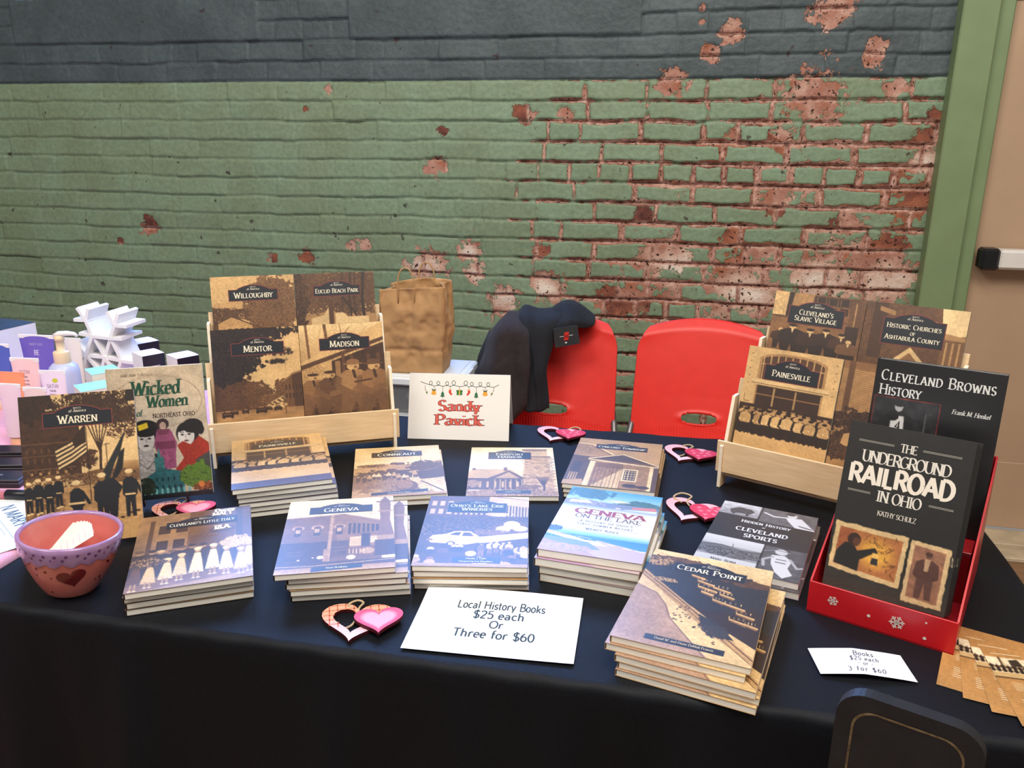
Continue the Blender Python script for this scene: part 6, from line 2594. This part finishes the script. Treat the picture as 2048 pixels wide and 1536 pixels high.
for k, (dx, dy) in enumerate(((.003, .004), (0, 0))):
    m = MB()
    sheet(m, sw, sd_, .0008 + .0010 * k, lambda x, y, z: pfn(x, y, z), M['print'], (230, 231, 232))
    if k:
        for s, yy, sz in (('Local History Books', 29, 17), ('$25 each', 7, 17), ('Or', -14, 16), ('Three for $60', -37, 17)):
            text(m, s, 3, yy, sz, lambda x, y: pfn(x / 1000, y / 1000, .0021), M['print'], INK, thick=.125, thin=.115, serif=False, track=.02, maxw=121)
        m.build('top_leaf', ps, ink=True)
    else:
        o = m.build('lower_leaf', ps, ink=True)
        o.location = (.003, .003, 0)
        o.rotation_euler = (0, 0, R(-.8))

# handwritten card
hc_ = empty('price_card', (.2455, .9345, TH + .0012), (0, 0, R(4.8)), 'small handwritten white price card in front of the red box', 'sign')
m = MB()


def hfn(x, y, z):
    k = max(0, 1 - abs(x + .004) / .06)
    return (x, y, z + .006 * k ** .8 + .0012)


m.grid(lambda u, v: hfn((u - .5) * .112 + (.5 - v) * .004, (v - .5) * .052, 0), 24, 6, M['print'], col=(230, 230, 236))
for s, yy, sz in (('Books', 12, 8.5), ('$25 each', 2, 7.5), ('- or -', -7, 6.5), ('3 for $60', -19.5, 8)):
    text(m, s, 4, yy, sz, lambda x, y: hfn(x / 1000 + .1 * y / 1000, y / 1000, .0003), M['print'], (52, 46, 60), thick=.11, thin=.085, serif=False, track=.09 if yy > -15 else .18)
m.build('card', hc_, ink=True)

# fan of tan postcards at the table corner
for i in range(4):
    pc = empty('postcard', (.3945 + .0165 * i, .972 - .014 * i, TH + .0008 + .0008 * (3 - i) if 0 else TH + .0008 + .0008 * i), (0, 0, R(-20 + 6.5 * i - 0)),
               ['lowest tan postcard of the fan, its whole photo strip in view', 'second tan postcard up in the fan beside the red box', 'third tan postcard up in the fan beside the red box', 'uppermost tan postcard of the fan at the table corner'][i],
               'postcard', 'fan of tan postcards')
    a = Art(102, 150, (176, 128, 74), seed=90 + i, pitch=1.2)
    a.R(0, 13, 100, 34, (214, 190, 150))
    for k in range(5):
        a.P([(k * 21, 14), (k * 21 + 14, 13), (k * 21 + 18, 24), (k * 21 + 2, 25)], (232, 214, 180))
    a.R(16, 12, 19, 26, (90, 66, 40))
    a.P([(28, 16), (40, 14), (44, 24), (28, 24)], (60, 46, 34))
    for k in range(14):
        a.man(3 + k * 7, 31 + (k % 2), 9, (56, 40, 30), (44, 32, 26), .6, .2, 1.4)
        a.E(3 + k * 7, 31, 3, 2.2, (50, 36, 28))
    a.R(0, 34, 100, 40, (196, 162, 112))
    a.R(0, 40, 100, 41.6, (70, 48, 32))
    pic = a.out()
    m = MB()
    ny, nx = pic.shape[:2]
    cols = [tuple(c) for c in pic[::-1].reshape(-1, 3).tolist()]
    w_, h_ = .090, .150
    m.grid(lambda u, v: ((u - .5) * w_, (v - .5) * h_, .0004), nx - 1, ny - 1, M['print'], col=cols)
    m.box((0, 0, .00015), (w_, h_, .0003), M['print'], col=(200, 176, 140))
    f0 = lambda x, y: (x / 1000, y / 1000, .0006)
    for k in range(7):
        m.add([f0(-30, 4 - k * 2.4), f0(-30 + 12 + (k * 7) % 9, 4 - k * 2.4), f0(-30 + 12 + (k * 7) % 9, 5 - k * 2.4), f0(-30, 5 - k * 2.4)], [(0, 1, 2, 3)], M['print'], (214, 184, 136))
    for k in range(6):
        m.add([f0(-30, -28 - k * 4), f0(-24 + (k % 3) * 8, -28 - k * 4), f0(-24 + (k % 3) * 8, -27 - k * 4), f0(-30, -27 - k * 4)], [(0, 1, 2, 3)], M['print'], (232, 212, 176))
    m.add([f0(-36, 62), f0(-2, 62), f0(-2, 63.2), f0(-36, 63.2)], [(0, 1, 2, 3)], M['print'], (232, 212, 176))
    m.build('card', pc, ink=True)


# ------------------------------------------------------------ pink bowl with paper slips
bw = empty('bowl', (-.8225, .8885, TH + .0005), (0, 0, 0), 'pink ceramic bowl with mauve scalloped rim and a dark heart', 'bowl')
bw.rotation_euler = (R(-4), R(5), 0)
bw.location.z += .0035
m = MB()
outp = [(.0, .0), (.034, .0), (.037, .004), (.047, .022), (.056, .042), (.0625, .064)]
m.lathe(outp[1:], M['bowl_pink'], 64, caps=False)
m.lathe([(0, 0), (.034, 0)], M['bowl_pink'], 64, caps=False)
inn_ = [(.0655, .0865), (.0615, .084), (.058, .064), (.051, .042), (.042, .024), (.028, .012), (0, .009)]
m.lathe(inn_[1:], M['bowl_pink'], 64, caps=False)
mbody = m
mrim = m = MB()
m.lathe([(.0628, .064), (.0636, .066), (.0668, .078), (.0674, .0855), (.0650, .0880), (.0620, .0862), (.0612, .0835)], M['bowl_purple'], 96, caps=False,
        fn=lambda p, a, i: Vector((p.x, p.y, p.z - (.0052 * abs(math.sin(a * 9)) if i == 0 else (.0052 * abs(math.sin(a * 9)) if i == 1 else 0)))))


def bowlsurf(ang, z, off=.0006):
    r_ = .0
    for (a, b_) in zip(outp[1:], outp[2:]):
        if a[1] <= z <= b_[1] + 1e-6:
            r_ = a[0] + (b_[0] - a[0]) * (z - a[1]) / (b_[1] - a[1] + 1e-9)
    return ((r_ + off) * math.cos(ang), (r_ + off) * math.sin(ang), z)


m = MB()
hh = heart(36, .034, .034)
base = R(-50)
ring_ = []
vs = []
for t in (1, .66, .33):
    for p in hh:
        x, y = p[0] * t, p[1] * t
        x, y = x * math.cos(R(12)) - y * math.sin(R(12)), x * math.sin(R(12)) + y * math.cos(R(12))
        vs.append(bowlsurf(base + x / .052, .0375 + y))
n = 36
vs.append(bowlsurf(base, .0375))
m.add(vs, [(j * n + i, j * n + (i + 1) % n, (j + 1) * n + (i + 1) % n, (j + 1) * n + i) for j in range(2) for i in range(n)] + [(2 * n + i, 2 * n + (i + 1) % n, 3 * n) for i in range(n)], M['bowl_dark'])
m.build('heart_motif', bw, smooth=True)
rsb = random.Random(6)
for k in range(26):
    an, zz = base + rsb.uniform(-1.5, 1.9), rsb.uniform(.012, .06)
    if abs(an - base) < .42:
        continue
    rr_ = rsb.uniform(.0012, .0022)
    mbody.add([bowlsurf(an + rr_ * math.cos(R(40 * q)) / .055, zz + rr_ * math.sin(R(40 * q)), .0005) for q in range(9)], [tuple(range(9))], M['bowl_dark'])
for k in range(30):
    an = 2 * math.pi * k / 30
    for q in range(2):
        rr_ = .0022
        z0 = .071 + q * .006
        r0 = .0636 + (z0 - .066) * .266 - .0004
        mrim.add([((r0 + .0009 + (z0 + rr_ * math.sin(R(40 * j)) - z0) * .2) * math.cos(an + .07 * q + rr_ * math.cos(R(40 * j)) / .066), (r0 + .0009 + (rr_ * math.sin(R(40 * j))) * .2) * math.sin(an + .07 * q + rr_ * math.cos(R(40 * j)) / .066), z0 + rr_ * math.sin(R(40 * j))) for j in range(9)], [tuple(range(9))], M['bowl_plum'])
mbody.build('body', bw, smooth=True)
mrim.build('rim', bw, smooth=True)
for i in range(7):
    s = empty('paper_slip', (-.806 + .0035 * i, .8905 - .0005 * i, TH + .0145), (R(52), R(4), R(6)), ['lowest pale slip of the fan in the bowl', 'second pale slip up in the bowl', 'third pale slip up in the bowl', 'middle pale slip of the fan in the bowl', 'fifth pale slip up in the bowl',
                                                                      'sixth pale slip up in the bowl', 'uppermost pale slip of the fan in the bowl'][i], 'paper slip', 'pale paper slips in the bowl')
    s.matrix_world = Matrix.Translation((-.8225 - .024, .8885 - .020, TH + .041 + .0017 * i)) @ Matrix.Rotation(R(-28), 4, 'Z') @ Matrix.Rotation(R(30), 4, 'X') @ Matrix.Rotation(R(15 - 6.5 * i), 4, 'Z')
    m = MB()
    m.box((0, .038, 0), (.030, .078, .0007), M['slip'])
    for k in range(7):
        m.box((0, .012 + .009 * k, .0006), (.024 - (k * 5 % 7) * .0015, .0006, .0002), M['pink_cloth'])
    m.build('sheet', s)


# ------------------------------------------------------------ chair back in the foreground
fc = empty('black_chair', (.233, .699, 0), (0, 0, R(-21.7)), 'black painted chair with a worn gilt line, at the table front', 'chair')
W2, ZT = .0635, .869


def fo(g, zb=.30):
    w = W2 - g
    t = ZT - g
    r_ = .028 - g * .5
    p = [(-w, zb + g), (w, zb + g)]
    for k in range(9):
        a = R(k * 90 / 8)
        p.append((w - r_ + r_ * math.cos(a), t - r_ + r_ * math.sin(a)))
    for k in range(9):
        a = R(90 + k * 90 / 8)
        p.append((-w + r_ + r_ * math.cos(a), t - r_ + r_ * math.sin(a)))
    return p


m = MB()
m.prism(fo(0), lambda p, k: (p[0] , .010 if k == 0 else -.004, p[1]), M['chair_black'])
bo = m.build('backrest', fc)
bv = bo.modifiers.new('soft', 'BEVEL')
bv.width = .004
bv.segments = 3
m = MB()
a_, b_ = fo(.0150), fo(.0172)
n = len(a_)
m.add([(p[0], -.0045, p[1]) for p in a_] + [(p[0], -.0045, p[1]) for p in b_], [(i, (i + 1) % n, n + (i + 1) % n, n + i) for i in range(n)], M['gilt'])
m.build('gilt_line', bo)
m = MB()
m.box((0, -.13, .31), (.20, .26, .025), M['chair_black'], bev=.006)
m.build('seat', fc)
for x in (-.08, .08):
    for y in (-.24, -.02):
        m = MB()
        m.tube([(x, y, 0), (x * .95, y, .30)], [.009, .013], M['chair_black'], 12)
        m.build('leg', fc, smooth=True)


# ------------------------------------------------------------ cosmetics on the pink cloth, its pinkish light tinted into pale colours
ZP = TH - .0035
LY = 1.66
ND = dict(N1=(-1.374, 0.944), N2=(-1.298, 0.936), M1=(-1.361, 0.907), M2=(-1.314, 0.904), B1=(-1.386, 0.858), B2=(-1.336, 0.856), B3=(-1.292, 0.85), C1=(-1.351, 0.815), C2=(-1.31, .812), C0=(-1.40, .815),
          a1=(-1.402, 0.944), a2=(-1.391, 0.970), a3=(-1.365, 0.968), b1=(-1.312, 0.964), b2=(-1.286, 0.961), b3=(-1.270, 0.935), m0=(-1.391, 0.911), m3=(-1.285, .905), l0=(-1.418, 0.853), l2=(-1.410, 0.887), l3=(-1.265, .848),
          D1=(-1.37, ZP), D2=(-1.33, ZP), D3=(-1.29, ZP))
ED = 'N1-a1 N1-a2 N1-a3 N2-b1 N2-b2 N2-b3 N1-M1 N2-M2 N2-M1b M1-M2 M1-m0 M2-m3 M1-B1 M1-B2 M2-B2 M2-B3 B1-B2 B2-B3 B1-l0 B1-l2 B3-l3 B1-C1 B1-C0 B2-C1 B2-C2 B3-C2 C1-C2 C0-C1 C1-D1 C1-D2 C2-D2 C2-D3 C0-D1'.split()
lt = empty('lattice_rack', (-1.335, LY, ZP), (0, 0, 0), 'white triangular lattice rack among the cosmetics', 'display rack')
for ei, e in enumerate(ED):
    a, b_ = e.split('-')
    if b_ == 'M1b':
        continue
    (xa, za), (xb, zb) = ND[a], ND[b_]
    l = math.hypot(xb - xa, zb - za)
    m = MB()
    m.box(((xa + xb) / 2 + 1.335, .035, (za + zb) / 2 - ZP), (l + .009, .0700 + .0006 * (ei % 13), .0078), M['lattice'], Matrix.Rotation(-math.atan2(zb - za, xb - xa), 4, 'Y'))
    m.build('slat_board', lt)


def tube(x, y, w, h, rgb, label, cap=None, lines=None, yaw=0, crimp=None, caph=.02):
    t = empty('squeeze_tube', (x, y, ZP), (0, 0, R(yaw)), label, 'tube', 'squeeze tubes on the pink cloth')
    mat = pm('tube_plastic_%d_%d_%d' % rgb, rgb, .4, .04, 20, sss=0)
    m = MB()
    N = 28

    def pt(u, v):
        a = 2 * math.pi * u
        d = .014 * (1 - v) ** .8 + .0012
        k = .76 + .24 * v
        return (w / 2 * k * math.cos(a), d * math.sin(a), caph + (h - caph) * v)
    m.grid(pt, N, 14, mat)
    m.add([pt(u / N, 1) for u in range(N)], [tuple(range(N))], mat)
    m.build('body', t, smooth=True)
    m = MB()
    m.box((0, 0, h - .004), (w * 1.0, .0032, .009), M['white_card'] if crimp is None else crimp, bev=.0005)
    m.build('crimp', t)
    m = MB()
    m.lathe([(w * .30, 0), (w * .31, .001), (w * .31, caph - .001), (w * .28, caph + .002)], cap or M['cream_plastic'], 28, sy=.8)
    m.build('cap', t, smooth=True)
    if lines:
        m = MB()

        def front(xx, yy):
            v = (yy / 1000 - caph) / (h - caph)
            d = .014 * (1 - v) ** .8 + .0012
            k = w / 2 * (.76 + .24 * v)
            c_ = max(-1, min(1, xx / 1000 / k))
            return (xx / 1000, -d * math.sqrt(1 - c_ * c_) - .0006, yy / 1000)
        for s, yy, sz, col in lines:
            if s == '*':
                m.add([front(sz * math.cos(R(30 * q)) + 6, yy + sz * .8 * math.sin(R(30 * q))) for q in range(12)], [tuple(range(12))], M['print'], col)
            else:
                text(m, s, 0, yy, sz, front, M['print'], col, thick=.14, thin=.1, serif=False, track=.04, maxw=w * 1000 * .62)
        m.build('printing', t, ink=True)
    return t


gr = (120, 104, 118)
small = [('Satin Hands', 88, 5, gr), ('SATIN', 78, 10, (170, 160, 172)), ('white tea', 70, 4, gr), ('hand cream', 64, 4, gr)]
tube(-1.333, 1.365, .052, .132, (232, 206, 216), 'nearest pale pink tube at the edge of the photo, standing on a peach cap', M['peach_cap'], None, 4)
tube(-1.268, 1.360, .052, .130, (230, 206, 202), 'pale pink tube with grey print, standing in front of the others', M['peach_cap'], [('SATIN', 92, 8, (170, 150, 160)), ('hand cream', 82, 4, gr), ('white tea', 74, 4, gr)], 5)
tube(-1.305, 1.455, .058, .137, (232, 216, 228), 'pale tube with a lime green dot on its front', None, [('*', 116, 6, (196, 200, 60)), ('SATIN', 100, 8, (176, 160, 178)), ('Hands', 92, 4.6, gr), ('cleanser', 84, 4, gr), ('white tea', 77, 4, gr), ('net wt', 70, 4, gr)], 10)
tube(-1.412, 1.50, .068, .146, (240, 206, 208), 'pale rose tube standing behind the tube with a lime dot', None, [('SATIN', 112, 8, (190, 160, 176)), ('lotion', 103, 5, gr), ('white tea', 95, 4.4, gr), ('softening', 87, 4.4, gr)], 6)
tube(-1.400, 1.445, .062, .130, (246, 152, 106), 'tube with an orange top standing in the front rows', None, None, 4, pm('orange_crimp', (246, 150, 104), .5))
tube(-1.463, 1.60, .088, .172, (112, 96, 186), 'large violet tube with white lettering standing behind the pale tubes', None, [('MARY KAY', 148, 6, (180, 170, 220)), ('BE', 126, 11, (226, 220, 244))], 5)
tube(-1.545, 1.565, .070, .155, (78, 98, 182), 'blue tube at the edge of the photo beside the violet one', None, None, 5)
tube(-1.402, 1.635, .052, .160, (238, 228, 218), 'cream tube standing behind the pump bottle', None, None, 4)

pb_ = empty('pump_bottle', (-1.353, 1.545, ZP), (0, 0, R(8)), 'lavender-lit pump bottle with a cream dispenser head', 'bottle')
m = MB()
m.lathe([(.030, 0), (.032, .004), (.032, .105), (.030, .118), (.022, .126), (.016, .128)], M['pearl'], 36)
m.build('body', pb_, smooth=True)
m = MB()
m.lathe([(.0165, .124), (.0175, .126), (.0175, .152), (.016, .154), (.009, .155), (.009, .178), (.0105, .179), (.0105, .189), (0, .190)], M['cream_plastic'], 28)
m.build('pump_collar', pb_, smooth=True)
m = MB()
m.tube([(-.012, 0, .189), (.0, 0, .193), (.02, 0, .195), (.036, 0, .194), (.043, 0, .189)], [.004, .0065, .006, .0045, .0035], M['sill_paint'], 10)
m.build('spout', pb_, smooth=True)


def carton(x, y, w, d, h, yaw, label, group, faces, top, lettering=None):
    c = empty('product_carton', (x, y, ZP), (0, 0, R(yaw)), label, 'carton', group)
    m = MB()
    a, b_ = w / 2, d / 2
    m.add([(-a, -b_, 0), (a, -b_, 0), (a, -b_, h), (-a, -b_, h)], [(0, 1, 2, 3)], faces[0])
    m.add([(a, -b_, 0), (a, b_, 0), (a, b_, h), (a, -b_, h)], [(0, 1, 2, 3)], faces[1])
    m.add([(-a, b_, 0), (a, b_, 0), (a, b_, h), (-a, b_, h), (-a, -b_, 0), (-a, -b_, h)], [(1, 0, 3, 2), (4, 5, 3, 0)], faces[0])
    m.add([(-a, -b_, 0), (a, -b_, 0), (a, b_, 0), (-a, b_, 0)], [(3, 2, 1, 0)], faces[0])
    m.build('body', c)
    m = MB()
    m.grid(lambda u, v: ((u - .5) * (w + .001), (v - .5) * (d + .001), h + .0006 + .0035 * math.sin(math.pi * u) * math.sin(math.pi * v * .9)), 8, 8, top)
    m.build('top_flap', c, smooth=True)
    if lettering:
        m = MB()
        lettering(m, a, b_, h)
        m.build('printing', c, ink=True)
    return c


def darkprint(m, a, b_, h):
    for k in range(4):
        m.add([(a + .0004, -b_ * .8, h - .026 - k * .004), (a + .0004, b_ * (.5 - .2 * (k % 2)), h - .026 - k * .004), (a + .0004, b_ * (.5 - .2 * (k % 2)), h - .0275 - k * .004), (a + .0004, -b_ * .8, h - .0275 - k * .004)], [(0, 1, 2, 3)], M['print'], (200, 190, 206))


gc = 'black and white cartons by the lattice rack'
bw_faces = (M['lattice'], pm('plum_black_card', (38, 32, 48), .4, .1, 40))
pinkw = pm('lilac_lit_card', (242, 222, 234), .45, .03, 30)  # white tops coloured with the pink light off the cloth
carton(-1.222, 1.665, .058, .052, .127, -32, 'black and white carton standing in front of another by the rack', gc, bw_faces, pinkw, darkprint)
carton(-1.322, 1.787, .060, .054, .121, -30, 'black and white carton standing at the back of the pair by the rack', gc, bw_faces, pinkw, darkprint)
carton(-1.132, 1.665, .058, .052, .127, -32, 'black and white carton standing alone behind the tan book', gc, bw_faces, pinkw, darkprint)
ga = 'ivory cartons with aqua tops'
carton(-1.222, 1.47, .064, .062, .103, -38, 'ivory carton with an aqua top, nearer one of the two', ga, (M['ivory'], M['ivory']), M['teal'])
carton(-1.262, 1.555, .062, .060, .113, -38, 'ivory carton with an aqua top, farther one of the two', ga, (M['ivory'], M['ivory']), M['teal'])


def swirl(m, a, b_, h):
    P_ = [(-.004, .06), (.004, .056), (.010, .062), (.006, .074), (-.006, .082), (.002, .088), (.012, .084), (.016, .092)]
    for q in ribbon([(p[0] + .01, p[1] + h - .11) for p in P_], lambda d: .0016):
        m.add([(p[0], -b_ - .0004, p[1]) for p in q], [(0, 1, 2, 3)], M['print'], (110, 100, 130))


carton(-1.655, 1.70, .125, .10, .165, -10, 'large lavender-lit carton with a dark top at the edge of the photo', None, (pm('lavender_lit_card', (222, 212, 232), .5, .03, 20), M['lattice']), pm('dark_blue_top', (46, 62, 84), .35, .2, 60), swirl)  # local lavender light is put into the carton colour


def compact(x, y, w, d, h, yaw, label, mark=False, kind='compact_case', mats=None, grp='dark make-up cases on the pink cloth'):
    c = empty(kind, (x, y, ZP + .0005), (0, 0, R(yaw)), label, 'make-up case', grp)
    m = MB()
    m.box((0, 0, h * .3), (w, d, h * .6), M['black'], bev=.0015)
    m.build('base', c)
    m = MB()
    m.box((0, 0, h * .8), (w, d, h * .38), M['black'], bev=.0015)
    if mark:
        text(m, 'MARY KAY', .0, -2.5, 5, lambda x_, y_: (x_ / 1000, y_ / 1000, h + .0004), M['print'], (210, 206, 220), thick=.12, thin=.08, serif=False, track=.06)
    m.build('lid', c, ink=True)
    return c


compact(-1.300, 1.305, .10, .040, .016, 12, 'black make-up case farthest back in the row beside the marchers book')
compact(-1.205, 1.290, .030, .030, .030, 20, 'small black cube case behind the other make-up cases')
compact(-1.262, 1.245, .10, .040, .016, 14, 'black make-up case second from the back in the row')
compact(-1.222, 1.185, .11, .046, .016, 12, 'black make-up case with small silver lettering', True)
lp = empty('lip_tube', (-1.17, 1.125, ZP + .0095), (0, 0, R(10)), 'rose and black cosmetic tube lying in front of the dark cases', 'make-up tube')
m = MB()
m.tube([(-.06, 0, 0), (.022, 0, 0)], .0088, M['rose'], 18)
m.build('barrel', lp, smooth=True)
m = MB()
m.tube([(.022, 0, 0), (.024, 0, 0), (.058, 0, 0), (.060, 0, 0)], [.0075, .0092, .0092, .008], M['black'], 18)
m.build('cap', lp, smooth=True)
for i, (x, y, yw) in enumerate(((-1.078, 1.064, -30), (-1.082, 1.056, -37), (-1.096, 1.0455, -34.5))):
    lf = empty('leaflet', (x, y, ZP + .0008 + .0007 * i), (0, 0, R(yw)), ['lowest white leaflet on the pink cloth', 'middle white leaflet on the pink cloth', 'white leaflet with slate blue lettering beside the bowl'][i], 'leaflet', 'white leaflets on the pink cloth')
    m = MB()
    m.box((.005, -.006, .0002), (.22, .106, .0004), M['print'], col=(238, 242, 244))
    if i == 2:
        f_ = lambda x_, y_: (x_ / 1000, y_ / 1000, .0006)
        text(m, 'N MARY KAY', -54, 19, 22, f_, M['print'], (84, 108, 132), thick=.12, thin=.10, serif=False, track=.05, anchor='l', fit=162)
        for k in range(2):
            m.add([f_(-60, 6 - k * 7), f_(86 - k * 18, 6 - k * 7), f_(86 - k * 18, 7.2 - k * 7), f_(-60, 7.2 - k * 7)], [(0, 1, 2, 3)], M['print'], (176, 190, 200))
    m.build('sheet', lf, ink=True)
